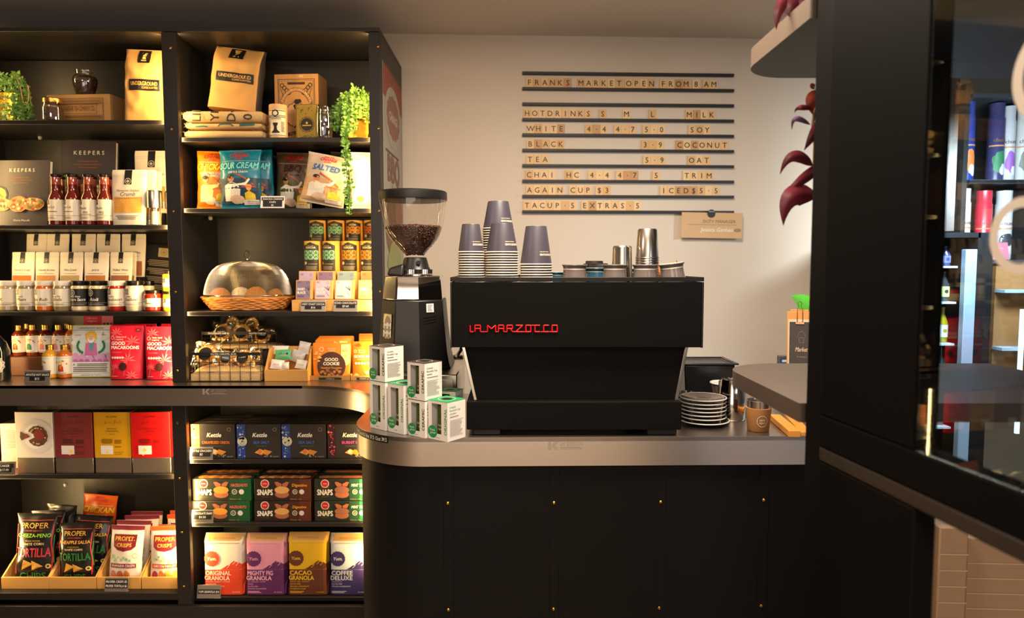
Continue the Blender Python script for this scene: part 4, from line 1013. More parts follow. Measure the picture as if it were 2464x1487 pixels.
def changi(l2, sub, c2, bg2=None, ppl=True, shirt=(230, 220, 200)):
    def f(p):
        if bg2: p.rect(-.46, .06, .46, .5, P(*bg2), 14, 10)
        p.text('SNACKA', 0, .93, .035, P(206, 40, 26), mw=.4, bold=.03).text('CHANGI', 0, .865, .06, P(206, 40, 26), mw=.5, bold=.04).text('CHIPS', 0, .82, .035, P(206, 40, 26), mw=.26, bold=.03)
        p.lines(-.4, .79, .42, .80, 1, CRM, .05); p.text(l2, 0, .66, .11, P(*c2), mw=.86, bold=.04, sh=.12); 
        for k, s_ in enumerate(sub): p.text(s_, .08 if len(s_) < 12 else 0, .585 - .045 * k, .032, WHT if len(s_) > 12 else P(*c2), mw=.7, bold=.03, sh=.1)
        if ppl:
            p.poly([(-.34, .12), (-.32, .38), (-.16, .44), (-.02, .4), (.06, .3), (.0, .12)], P(*shirt)); p.ell(-.16, .49, .075, P(196, 130, 80), .06, 14); p.ell(-.17, .525, .08, P(40, 24, 18), .035, 12)
            p.poly([(-.02, .4), (.16, .42), (.24, .5), (.27, .47), (.18, .37), (.0, .33)], P(*shirt)); p.line([(-.1, .6), (.14, .5), (.34, .38)], .035, P(176, 84, 34))
            p.poly([(.12, .1), (.14, .24), (.24, .28), (.36, .22), (.36, .1)], P(226, 190, 50)); p.ell(.24, .33, .055, P(224, 160, 100), .05, 12); p.ell(.24, .35, .07, P(216, 140, 40), .04, 10)
            p.ell(-.05, .14, .16, P(214, 180, 150), .07, 18, wob=.1)
        p.rect(.08, .05, .44, .13, P(228, 220, 206)); p.text('FREE RANGE', .28, .095, .018, P(60, 50, 40), mw=.2).text('TOMATOES', .28, .062, .022, P(200, 70, 30), mw=.22)
        p.lines(.1, .33, .4, .36, 2, P(214, 60, 60), .1)
    return f
x, z0, w, h = sit(182, 266, 1198, 1330, 3.05)
chips(x, 3.078, zD0 + .0755, w, W(220, 1198, 3.06).z - zD0 - .0755, .045, (-.04, .09, 0), 'orange chip bag sticking up behind the black bags on the bottom shelf', orgfilm, None, changi('CHICKAN', ("GRANDMA'S CRISPY", 'ROAST CHICKEN'), (236, 196, 50), None, False))
x = MB().box(W(170, 1300, 3.08).x, W(275, 1300, 3.08).x, 3.054, 3.122, 0, .075, darkmetal).build('riser'); x.location.z = zD0; tag(x, 'low black block behind the chip trays', 'riser')
tag_stand(250, 307, 1392, 2.765, zD0, [('PROPER CRISPS $5', .62, .17, .47), ('PROPER TORTILLA $6', .33, .17, .47)], 'for crisps and tortillas, leaning on the kumara tray')
# ================================================================== RIGHT BAY
# folded coffee sacks
def folded_sack(x, y, z, w, h, d, label, txt, ink, seed):
    t = T('folded_burlap_sack', label, 'sack', (x, y, z), 0, 'folded burlap sacks'); n = 4
    mb = MB(); NX, NA = 30, 24
    def surf(a, u):
        r_ = h / 2; c, q = cos(a), sin(a); yy = math.copysign(abs(c) ** .35, c) * d / 2; zz = r_ + math.copysign(abs(q) ** .7, q) * r_
        xx = (u - .5) * w * (1 + .02 * noise.noise(Vector((seed, a, 0)))); k = noise.noise(Vector((xx * 14, yy * 14 + seed, zz * 30))) * .0025
        e = 1 - .35 * max(0, abs(u - .5) * 2 - .93) / .07
        return (xx, yy * (1 if abs(c) < .5 else 1) + k, max(0, r_ + (zz - r_) * e + k * .5 * (zz > .004)))
    vs = [surf(2 * pi * j / NA, i / NX) for j in range(NA) for i in range(NX + 1)]
    fs = [(j * (NX + 1) + i, j * (NX + 1) + i + 1, ((j + 1) % NA) * (NX + 1) + i + 1, ((j + 1) % NA) * (NX + 1) + i) for j in range(NA) for i in range(NX)]
    fs += [tuple(j * (NX + 1) for j in range(NA)), tuple(j * (NX + 1) + NX for j in range(NA - 1, -1, -1))]
    mb.add(vs, fs, burlap).build('folded_cloth', t, smooth=60)
    fz = MB()
    for _ in range(90):
        q = R.random(); p0 = Vector(surf(R.uniform(pi * .6, pi * 1.4), R.choice((R.uniform(0, .05), R.random()))));
        fz.tube([p0, p0 + Vector((R.uniform(-.008, .008), -R.uniform(.002, .006), R.uniform(-.002, .006)))], .0003, P(220, 190, 140), 3)
    fz.build('loose_fibres', t, kind='stuff')
    if txt:
        p = Pr(lambda X, Zz, o: (X, -d / 2 - .0035 - o, Zz), w, h); p.k = .001
        for s_, u, v, c in txt: (p.text(s_, u, v, c, ink, 'l', bold=.02, rot=88) if s_ else p.line(v, c, ink))
        ok = [i for i, f in enumerate(p.mb.f) if max(p.mb.v[k][2] for k in f) < h * .94]; p.mb.f = [p.mb.f[i] for i in ok]; p.mb.mi = [p.mb.mi[i] for i in ok]; p.build('stencilled_letters', t)
    return t
xa, xb = W(441, 300, 2.83).x, W(633, 300, 2.83).x; wS = xb - xa; cS = (xa + xb) / 2
z1 = zR1; hs = [(W(500, 299, 2.8).z - zR1), 0, 0]
h1 = W(500, 309, 2.8).z - zR1; h2 = W(500, 294, 2.8).z - zR1 - h1; h3 = W(500, 263, 2.8).z - zR1 - h1 - h2
folded_sack(cS + .004, 2.92, z1, wS * .97, h1, .2, 'plain folded burlap sack at the bottom of the stack', None, BLK, 1)
folded_sack(cS + .004, 2.92, z1 + h1 + .003, wS * .95, h2, .2, 'folded burlap sack with teal stencilling in the middle of the stack', [('', 0, [(-.36, .3), (-.26, .36), (-.2, .3)], .02), ('', 0, [(-.06, .3), (-.04, .62), (.02, .72), (.1, .7), (.14, .4)], .016), ('', 0, [(.22, .55), (.42, .68)], .028), ('', 0, [(-.46, .75), (-.4, .8)], .02)], P(22, 92, 98), 2)
folded_sack(cS + .004, 2.92, z1 + h1 + h2 + .004, wS * .98, h3 - .002, .21, 'folded burlap sack with large black stencilled letters on top of the stack', [('LIN', -.27, .04, .72), ('YEA', -.04, .03, .72), ('DO', .17, .02, .72), ('01', .38, .16, .72)], P(44, 36, 30), 3)
x, w, h = slot(482, 616, 97, 2.86, zR1 + h1 + h2 + h3)
kraft_coffee(x, 2.92, zR1 + h1 + h2 + h3 + .005, w * .93, h * .895, .095, (-radians(2), radians(6.5), radians(2)), 'large kraft paper coffee bag with black sides leaning on the folded sacks', side=P(46, 38, 42))
# tamper tin, boxes, jar
x, w, h = slot(641, 684, 249, 2.82, zR1); r = w / 2
t = T('tamper_tube', 'pale round cardboard tube with a black and cream tamper label', 'tube', (x, 2.82 + r, zR1))
MB().lathe([(r * .98, 0), (r, .002), (r, h * .86), (r * .985, h * .862), (r, h * .866), (r, h - .003), (r * .96, h), (.0001, h)], M('natural_card_tube', (214, 168, 116), .65, var=.04), 32).build('tube_body', t)
p = Pr(cyl(r), 2 * r, h); p.rect(-.62, .08, .62, .84, P(226, 206, 170), 20, 6)
for v in (.1, .62, .66, .8): p.rect(-.58, v, .58, v + .018, BLK, 16, 1)
p.ell(0, .735, .19, BLK).ell(0, .73, .12, P(226, 206, 170)); p.text('TAMPER', 0, .55, .06, BLK, mw=1.0)
p.poly([(-.12, .4), (-.14, .46), (.14, .46), (.12, .4), (.07, .36), (.09, .26), (.22, .2), (.22, .17), (-.22, .17), (-.22, .2), (-.09, .26), (-.07, .36)], BLK)
for s_ in (-.5, .3): p.lines(s_, .2, s_ + .2, .5, 9, P(90, 70, 50))
p.build('label', t)
x, w, h = slot(660, 768, 178, 2.95, zR1)
t = T('wooden_tea_box', 'tall wood grained tea box with an ornate black engraved frame and hatted figure', 'box', (x, 2.95, zR1), radians(-4))
woodt = M('wood_grain_card', (190, 138, 78), .55, var=.2, scale=9, stretch=(14, 1, 1))
boxbody(t, w, h, .11, woodt, name='box_body', side=P(96, 66, 40)); p = Pr(flat(0), w, h); ik = P(66, 42, 26); lt = P(206, 156, 96)
p.frame(-.42, .02, .42, .93, .012, ik).frame(-.39, .04, .39, .905, .006, ik); p.rect(-.2, .85, .2, .885, ik)
for s_ in (-1, 1):
    for k in range(4): p.ring(s_ * (.32 - .05 * k), .84 - .035 * k, .05, .016, ik)
    p.line([(s_ * .36, .8), (s_ * .3, .7), (s_ * .36, .6), (s_ * .3, .5)], .012, ik); p.ring(s_ * .34, .56, .04, .012, ik)
A = [radians(155 - 130 * k / 14) for k in range(15)]; a_s = w / h
p.line([(.36 * cos(a), .48 + .36 * a_s * sin(a) * 1.3) for a in A], .075, ik); p.line([(.36 * cos(a), .48 + .36 * a_s * sin(a) * 1.3) for a in A], .06, lt)
for k, ch in enumerate('GOLDEN PANTHER TEA'): a = radians(150 - 120 * k / 17); p.text(ch, .36 * cos(a), .485 + .36 * a_s * sin(a) * 1.3, .025, ik, rot=degrees_(a) if 0 else math.degrees(a) - 90); p.L -= 1
p.L += 2; p.ell(0, .42, .27, ik, n=32, sc=.03).ell(0, .42, .255, lt, n=32, sc=.03)
p.poly([(-.05, .60), (-.02, .64), (.1, .64), (.12, .6), (.06, .585), (.06, .55), (.12, .5), (.1, .36), (.13, .24), (.09, .24), (.04, .36), (.0, .25), (-.06, .23), (-.01, .3), (.0, .46), (-.06, .53), (-.07, .56), (-.02, .57)], BLK)
p.line([(-.3, .13), (0, .17), (.3, .13)], .07, ik).text('SPECIALTY', 0, .135, .03, lt, mw=.5); p.text('1920', .12, .955, .022, WHT); p.build('engraving', t)
x, w, h = slot(711, 766, 250, 2.892, zR1)
t = T('small_tea_box', 'small olive gold tea box with a dark oval emblem', 'box', (x, 2.892, zR1), radians(-5))
boxbody(t, w, h, .045, P(142, 118, 40), side=P(34, 26, 16), top=P(34, 26, 16)); p = Pr(flat(0), w, h); g_ = P(96, 78, 22)
p.frame(-.46, .02, .46, .98, .02, g_).frame(-.42, .04, .42, .96, .01, P(190, 160, 70)); p.ell(0, .46, .33, P(40, 34, 20), n=26, sc=.03).ring(0, .46, .30, .015, P(190, 160, 70)).ell(0, .5, .05, P(200, 176, 90)).rect(-.2, .42, .2, .45, P(190, 160, 70))
for k in range(30): p.ell(R.uniform(-.4, .4), R.choice((R.uniform(.06, .2), R.uniform(.74, .94))), .03, g_, n=6); p.L = 8
p.build('printing', t)
x, w, h = slot(754, 795, 255, 2.815, zR1); r = w / 2
bean_jar(x, 2.815 + r, zR1, [(r * .9, 0), (r, .006), (r, h * .76), (r * .93, h * .82), (r * .9, h * .85), (r * .96, h * .87), (r * .96, h * .93), (r * .9, h * .96), (r * .9, h)], h * .72, None, 'straight glass jar of coffee beans beside the olive gold box')
rr = random.Random(8); st_ = []; pr_, ph = .058, .13
for i in range(30):
    a = rr.uniform(-pi * 1.02, .1); b = rr.uniform(.3, 1)
    ex, ey = cos(a) * pr_ * (1.0 + .5 * b), -abs(sin(a)) * pr_ * (1.0 + .3 * b)
    top = ph + rr.uniform(.005, .075); end = rr.uniform(.01, .12) if cos(a) < .3 else rr.uniform(.08, .13)
    if cos(a) > .2: ex = min(ex, pr_ * .9)
    st_.append([(cos(a) * .015, sin(a) * .012, ph - .01), (ex * .5, ey * .5, top), (ex * .98, ey, top - rr.uniform(.0, .04)), (ex * 1.1, ey * 1.05, (top + end) / 2 - .01), (ex * 1.08 + rr.uniform(-.01, .01), ey * 1.06, max(.012, end))])
for k in range(5):
    q = rr.uniform(-.012, .012)
    st_.append([(-.01, -.02, ph), (-.03, -.06, ph + .02), (-.035 + q, -.086, .07), (-.03 + q, -.145 , .0 - .0), (-.024 + q * 2, -.155, -.06 - .04 * k), (-.028 + q * 3, -.155, -.11 - .05 * k)])
st_ += [[(-.02, 0, ph), (-.05, -.03, ph + .03), (-.08, -.04, ph - .0), (-.105, -.045, ph - .03)], [(-.02, 0, ph), (-.05, -.03, ph - .02), (-.085, -.04, ph - .06), (-.1, -.045, ph - .075)], [(0, 0, ph), (-.01, -.03, ph + .06), (-.005, -.04, ph + .095)], [(0, 0, ph), (.02, -.03, ph + .06), (.03, -.04, ph + .09)]]
x = W(858, 230, 2.905).x
st_ = [[(min(a, .052), b, c) for a, b, c in s_] for s_ in st_]
trailing_plant(x, 2.925, zR1, pr_, ph, 'lush green plant in a gold pot trailing down over the chip bags', st_, 9)

# --- chips shelf
GC = 'chip bags on the middle shelf'
def cb(a, b_, pt, Y, rot, lb, film, art, d=.07, crump=.008):
    x, w, h = slot(a, b_, pt, Y, zR2); return chips(x, Y + d / 2, zR2, w, h, d, rot, lb, film, GC, art, crump)
tan_ = M('tan_crisp_film', (200, 176, 150), .32, var=.2, scale=8)
cb(463, 545, 361, 2.84, (-.05, .02, .1), 'orange and yellow chip bag at the divider end of the middle shelf', M('yellow_orange_film', (236, 130, 22), .3, var=.25, scale=7), changi('CHICKAN', ("GRANDMA'S CRISPY", 'ROAST CHICKEN'), (246, 214, 60), (222, 110, 30), True, (240, 200, 120)))
cb(520, 625, 358, 2.795, (-.06, -.03, 0), 'teal sour cream chip bag standing at the front of the middle shelf', tealfilm, changi('SOUR CREAM', ('CHIVE & ONION',), (130, 214, 200), (30, 60, 76)))
cb(560, 655, 360, 2.89, (-.04, -.04, -.1), 'teal chip bag second in line behind the sour cream front bag', tealfilm, changi('SOUR CREAM', ('CHIVE & ONION',), (130, 214, 200), (30, 60, 76)))
cb(585, 660, 368, 2.98, (0, -.05, -.1), 'teal chip bag at the back of its line behind the price tag', tealfilm, None)
cb(655, 745, 364, 2.93, (-.05, .02, 0), 'dark brown barbecue chip bag standing in shade at the back', M('smoky_film', (92, 70, 52), .35, var=.3, scale=8), changi('BBQ', ('Korean style',), (60, 16, 12), (84, 80, 40)))
cb(712, 822, 378, 2.787, (-.05, .19, 0), 'pale salted chip bag tilted over, its blue foot hanging off the shelf edge', tan_, changi('SALTED', ('',), (40, 100, 170), (206, 160, 110)))
cb(775, 846, 366, 2.90, (-.05, .1, 0), 'dark chip bag wedged behind the tilted salted bag', M('dark_olive_film', (66, 60, 46), .35, var=.3, scale=8), None)
cb(836, 902, 363, 2.83, (-.05, -.02, .3), 'plain white chip bag with an orange mark beside the end post', M('blank_white_film', (232, 220, 200), .4), lambda p: (p.ell(-.1, .17, .14, P(214, 110, 60), .05, 16, wob=.15), p.line([(-.32, .88), (-.05, .86)], .03, P(220, 150, 90))))
tag_stand(626, 684, 471, 2.785, zR2, [('SNACKA CHANGI', .68, .14, .46), ('CHIPS', .43, .14, .4), ('$5', .18, .14, .4)], 'for the chips, in front of the teal bags')

# --- mesh cover and basket
cx_, wb, _ = slot(476, 698, 722, 2.92, zR3); Rb = wb / 2 * .97; yb = 2.945
bz = 0; bh = .052
t = T('bread_basket', 'shallow round wicker basket under the wire mesh dome', 'basket', (cx_ + .010, yb, zR3)); sy = .72
rad = lambda q: Rb * (.82 + .18 * q)
for k in range(7):
    z = .005 + k * (bh - .006) / 6; rr_ = rad(k / 6) ; ph_ = k * pi
    n = 110; pts = [((rr_ + .003 * sin(22 * 2 * pi * i / n + ph_)) * cos(2 * pi * i / n), (rr_ + .003 * sin(22 * 2 * pi * i / n + ph_)) * sy * sin(2 * pi * i / n), z + .0016 * sin(11 * 2 * pi * i / n + k)) for i in range(n)]
    MB().tube(pts, .0042, wicker, 5, closed=True).build('woven_strand' if k < 6 else 'rim', t)
MB().lathe([(rad(0) - .004, 0.001), (rad(0) - .004, .005), (.0001, .005)], wicker, 36, sy=sy).build('base', t)
mb = MB()
for i in range(44):
    a = 2 * pi * i / 44; mb.tube([(rad(0) * cos(a), rad(0) * sy * sin(a), .003), (rad(1) * cos(a), rad(1) * sy * sin(a), bh)], .0022, wicker, 4)
mb.build('stakes', t, kind='stuff')
zc = zR3 + bh; zt_ = W(586, 627, 2.93).z - zc - .012
t2 = T('mesh_food_cover', 'domed silver wire mesh food cover with a ring handle, over the cookies', 'food cover', (cx_ + .010, yb, zc + .007)); Rc = Rb * .965
prof = [(1.0, 0), (.985, .14), (.955, .3), (.915, .45), (.86, .6), (.78, .74), (.67, .85), (.52, .93), (.34, .975), (.15, .995), (.03, 1.0)]
def sm(P0, n):
    out = []
    for i in range(len(P0) - 1):
        for k in range(n): q = k / n; out.append((P0[i][0] * (1 - q) + P0[i + 1][0] * q, P0[i][1] * (1 - q) + P0[i + 1][1] * q))
    return out + [P0[-1]]
wire = M('fine_steel_wire', (206, 196, 176), .3, 1)
mb = MB().lathe([(r_ * Rc, z_ * zt_) for r_, z_ in sm(prof, 5)], wire, 200, sy=.74, cap=False); o = mb.build('wire_mesh', t2, smooth=0, kind='stuff')
m_ = o.modifiers.new('wire', 'WIREFRAME'); m_.thickness = .0013; m_.use_replace = True; m_.use_even_offset = False
MB().tube([(Rc * cos(2 * pi * i / 72), Rc * .74 * sin(2 * pi * i / 72), 0) for i in range(72)], .0028, chrome, 8, closed=True).build('rim', t2)
MB().lathe([(.012, zt_), (.01, zt_ + .003), (.004, zt_ + .005), (.003, zt_ + .01)], chrome, 16, sy=1).build('handle_mount', t2)
MB().tube([(.010 * cos(2 * pi * i / 28), 0, zt_ + .026 + .017 * sin(2 * pi * i / 28)) for i in range(28)], .0026, chrome, 7, closed=True).build('ring_handle', t2)
cookm = M('baked_cookie', (206, 134, 62), .8, var=.45, scale=70, bump=.7)
cookw = M('iced_cookie', (214, 190, 160), .8, var=.15, scale=40, bump=.4)
def cookie_mesh(r, h, seed, n=26):
    mb = MB(); vs = [(0, 0, h)]; fs = []
    for k in range(1, 6):
        for i in range(n):
            a = 2 * pi * i / n; q = [0, .35, .7, .92, 1, .9][k]; z = [0, h * .97, h * .88, h * .6, h * .3, 0][k]
            d = 1 + .06 * noise.noise(Vector((cos(a) * 2, sin(a) * 2, seed))); z += (.12 * h * noise.noise(Vector((cos(a) * q * 4, sin(a) * q * 4, seed + 3))) if k < 4 else 0)
            vs.append((r * q * d * cos(a), r * q * d * sin(a), z))
    for i in range(n):
        j = (i + 1) % n; fs.append((0, 1 + i, 1 + j))
        for k in range(4): fs.append((1 + k * n + i, 1 + (k + 1) * n + i, 1 + (k + 1) * n + j, 1 + k * n + j))
    fs.append(tuple(4 * n + 1 + i for i in range(n - 1, -1, -1)))
    return mb, vs, fs
for k, (px, py, r_, m_, lb) in enumerate(((530, 706, .042, cookm, 'golden cookie at the near side of the basket beside the iced bun'), (573, 712, .042, cookw, 'pale iced bun under the mesh dome'), (617, 712, .044, cookm, 'golden cookie propped under the mesh dome next to the iced bun'), (658, 706, .038, cookm, 'dark golden cookie at the outer end of the basket'))):
    q = W(px, py, 2.9); mb, vs, fs = cookie_mesh(r_, .03, k); mb.add(vs, fs, m_)
    o = mb.build('cookie', smooth=60); o.location = (q.x, 2.90 + .03 * (k % 2), zR3 + .02 + r_ * .78); o.rotation_euler = (radians(66), 0, radians((12, -6, 4, -14)[k])); tag(o, lb, 'cookie', 'cookies under the mesh dome'); o['held'] = 1
# --- cocoa tubes and chocolate bars on a stepped stand
stx0, stx1 = W(702, 730, 2.80).x, xE1 - .024
hst = W(740, 722, 2.80).z - zR3
o = MB().box(stx0, stx1, 0, .14, 0, hst, bamboo).build('display_stand', bevel=.001); o.location = (0, 2.80, zR3); tag(o, 'low pale wooden stand under the chocolate bars', 'stand')
hs2 = W(740, 655, 2.95).z - zR3
o = MB().box(W(722, 600, 2.95).x, stx1, 0, .08, 0, hs2, bamboo).build('display_stand', bevel=.001); o.location = (0, 2.942, zR3); tag(o, 'wooden stand step carrying the front row of cocoa tubes', 'stand')
hs3 = W(740, 583, 3.03).z - zR3
o = MB().box(W(735, 560, 3.03).x, stx1, 0, .085, 0, hs3, bamboo).build('display_stand', bevel=.001); o.location = (0, 3.024, zR3); tag(o, 'highest wooden stand step at the back carrying more cocoa tubes', 'stand')
yk = M('yellow_card_tube', (226, 170, 72), .6, var=.03)
def cocoa(x, y, z, r, h, c, label, turn=0):
    t = T('cocoa_tube', label, 'tube', (x, y, z), turn, 'yellow cocoa tubes')
    MB().lathe([(r * .99, 0), (r, .001), (r, h * .72), (r * .992, h * .722), (r * .992, h * .728), (r, h * .73), (r, h - .002), (r * .97, h), (.0001, h)], yk, 30).build('tube_body', t)
    p = Pr(cyl(r), 2 * r, h); cc = P(*c); dk = P(38, 32, 24)
    p.rect(-.5, .03, .5, .86, dk, 18, 8); p.poly([(-.5, .859), (.5, .859), (.0, .965)], dk)
    p.text('WEST COAST', 0, .84, .022, P(226, 200, 140), mw=.6); p.text('COCOA', 0, .76, .06, P(240, 222, 170), mw=.84, bold=.03)
    p.rect(-.5, .40, .5, .71, P(*[int(v * .5) for v in c]), 18, 3)
    for i in range(3):
        for j in range(2): p.ring(-.3 + .3 * i, .48 + .14 * j, .14, .028, cc, 12); p.L -= 1
    p.L += 1
    for i in range(9): p.ell(-.42 + .105 * i, .555 + .1 * (-1) ** i, .035, cc, n=6); p.L -= 1
    p.L += 1; p.ell(-.32, .29, .09, P(210, 196, 160), n=12); p.text('HOT CHOCOLATE', .12, .25, .025, P(226, 210, 170), mw=.5); p.lines(-.34, .07, .36, .2, 4, P(150, 136, 108), .2, 'c')
    p.build('label', t); return t
gr_, or_, rd_ = (150, 214, 160), (232, 150, 40), (206, 96, 36)
for k, (a, b_, c) in enumerate(((726, 768, gr_), (771, 814, gr_), (816, 860, or_), (862, 905, or_))):
    x, w, h = slot(a, b_, 580, 2.945, zR3 + hs2); x = min(x, stx1 - w / 2); cocoa(x, 2.945 + w / 2, zR3 + hs2 + .0005, w / 2 * .98, h, c, ('yellow cocoa tube with a green pattern, outer end of the lower row', 'yellow cocoa tube with a green pattern turned aside, second in the lower row', 'yellow cocoa tube with an orange pattern, third in the lower row', 'yellow cocoa tube with an orange pattern in the lower row beside the post')[k], (0, -.35, 0, 0)[k])
for k, (a, b_, c) in enumerate(((739, 780, gr_), (783, 825, gr_), (827, 869, or_), (871, 912, rd_))):
    x, w, h = slot(a, b_, 530, 3.027, zR3 + hs3); x = min(x, stx1 - w / 2); cocoa(x, 3.027 + w / 2, zR3 + hs3 + .0005, w / 2 * .98, h * 1.0, c, 'yellow cocoa tube in the upper row, ' + ('outer end with a green pattern', 'second with a green pattern', 'third with an orange pattern', 'beside the post with a red brown pattern')[k])
def bar(x, y, z, w, h, c, l1, l2, lb, rz=0):
    t = T('chocolate_bar', lb, 'chocolate', (x, y, z), (-radians(8), 0, rz), 'boxed chocolate bars')
    boxbody(t, w, h, .011, P(222, 160, 92), bevel=.0006); p = Pr(flat(0), w, h); p.rect(-.46, .02, .36, .97, P(*c))
    p.lines(-.4, .84, -.2, .92, 2, P(70, 60, 66)); p.ring(.22, .86, .07, .015, P(70, 60, 66)); p.text(l1, -.4, .46, .13, P(238, 226, 214), 'l', mw=.44, bold=.03); p.text(l2, -.4, .28, .13, P(238, 226, 214), 'l', mw=.5, bold=.03)
    p.lines(-.4, .1, .1, .2, 2, P(70, 60, 66)); dk = P(60, 50, 56); p.line([(.32, .15), (.2, .3), (.12, .36)], .02, dk).line([(.3, .45), (.15, .6), (.05, .62)], .03, dk).line([(.3, .45), (.22, .7)], .025, dk).line([(.3, .45), (.34, .66)], .025, dk)
    p.build('printing', t); return t
BR = [(712, 752, 120, 104, 130), (757, 800, 190, 172, 196), (805, 852, 196, 206, 206), (862, 905, 230, 160, 110)]
nm = (('SHORT', 'BLACK'), ('SHORT', 'BLACK'), ('SALTED', 'CARAMEL'), ('BEEKEEPER', ''))
for k, (a, b_, *c) in enumerate(BR):
    x, w, h = slot(a, b_, 675, 2.84, zR3 + hst); x = min(x, stx1 - w / 2)
    bar(x, 2.835, zR3 + hst + LF, w, h, c, *nm[k], 'front row boxed chocolate bar with a ' + ('dark mauve', 'pale lilac', 'pale grey', 'peach')[k] + ' face', radians((0, -3, -6, -4)[k]))
    x, w, h = slot(a + 5, b_ + 5, 653, 2.895, zR3 + hst + .01); x = min(x, stx1 - w / 2)
    bar(x, 2.9, zR3 + hst + LF, w, h + .01, [c, (124, 100, 128), (120, 140, 150), (206, 130, 84)][k] if k else (170, 150, 178), *nm[k], 'rear row boxed chocolate bar behind the ' + ('dark mauve', 'pale lilac', 'pale grey', 'peach')[k] + ' one', radians(2))
tag_stand(723, 783, 722, 2.777, zR3, [('WEST COAST COCOA', .56, .17, .48), ('$16', .27, .17, .34)], 'for the cocoa, against the wooden stand')
tag_stand(802, 860, 722, 2.777, zR3, [('ECHO CHOCOLATE', .66, .17, .48), ('$7.60', .38, .17, .4)], 'for the chocolate, against the wooden stand')

# --- worktop of the right bay: wire baskets with wrapped cookies
blackwire = M('black_wire', (30, 26, 24), .4)
def wire_basket(x, y, z, w, h, d, label, strips, nv=7):
    t = T('wire_basket', label, 'basket', (x, y, z), 0, 'black wire cookie baskets'); e = .0013
    for nm_, yy in (('front_wires', 0), ('back_wires', d)):
        mb = MB()
        for k in range(nv + 1): mb.tube([(-w / 2 + w * k / nv, yy, .002), (-w / 2 + w * k / nv, yy, h)], e, blackwire, 5)
        for k in range(4): mb.tube([(-w / 2, yy, .002 + (h - .004) * k / 3), (w / 2, yy, .002 + (h - .004) * k / 3)], e, blackwire, 5)
        mb.build(nm_, t, kind='stuff')
    mb = MB()
    for xx in (-w / 2, w / 2):
        for k in range(1, 5): mb.tube([(xx, d * k / 5, .002), (xx, d * k / 5, h)], e, blackwire, 5)
        for k in range(4): mb.tube([(xx, 0, .002 + (h - .004) * k / 3), (xx, d, .002 + (h - .004) * k / 3)], e, blackwire, 5)
    for k in range(1, nv): mb.tube([(-w / 2 + w * k / nv, 0, .002), (-w / 2 + w * k / nv, d, .002)], e, blackwire, 5)
    mb.build('side_wires', t, kind='stuff')
    MB().box(-w / 2, w / 2, -.0035, -.0015, h - .012, h + .001, blackwire).build('label_rail', t)
    p = Pr(flat(-.0035), w, h)
    for s_, u0, u1 in strips: p.rect(u0, 1 - .0115 / h, u1, 1.0, BLK); p.text(s_, (u0 + u1) / 2, 1 - .0092 / h, .0068 / h, WHT, mw=(u1 - u0) * .94, bold=.01)
    p.build('price_strip', t); return t
b = onz(540, 919, CT); yB = b.y
x, w, h = slot(455, 627, 848, yB, CT); wbx = x
wire_basket(x, yB, CT, w, h, .13, 'front black wire basket of wrapped cookies on folded burlap', [('SALTED CARAMEL $3.50', -.22, .2)])
z2 = W(580, 838, 3.0).z
x2, w2, h2 = slot(495, 672, 797, 2.96, z2)
o = MB().box(x2 - w2 / 2, x2 + w2 / 2, yB + .17, yB + .31, 0, z2 - CT - .0012, darkmetal).build('basket_riser'); o.location = (0, 0, CT); tag(o, 'black block raising the rear wire basket', 'riser')
wire_basket(x2, yB + .172, z2 + LF, w2, h2, .13, 'rear raised black wire basket of wrapped cookies', [('CHOCOLATE CHIP $3', -.42, -.12), ('GLUTEN FREE $4', .08, .42)], 8)
def pad(x, y, z, w, h, d, lb):
    mb = MB(); N = 20
    mb.grid(lambda u, v: ((u - .5) * w, (v - .5) * d, h * (1 - (abs(u - .5) * 2) ** 8 * .5) * (1 - (abs(v - .5) * 2) ** 6 * .4) + .003 * noise.noise(Vector((u * 8, v * 6, x * 9)))), N, 10, burlap)
    mb.grid(lambda u, v: ((u - .5) * w, -d / 2 - .002 * sin(v * pi), v * h * .6 if abs(u - .5) < .5 else v * h * .5), N, 4, burlap)
    mb.box(-w / 2 + .001, w / 2 - .001, -d / 2 + .002, d / 2, 0, h * .45, burlap)
    o = mb.build('burlap_liner', smooth=60); o.location = (x, y, z); return tag(o, lb, 'cloth', 'burlap basket liners')
pad(wbx, yB + .066, CT + .004, w - .008, .056, .118, 'folded burlap sack lining the front wire basket'); pad(x2, yB + .238, z2 + .005, w2 - .008, .02, .118, 'folded burlap lining the rear wire basket')
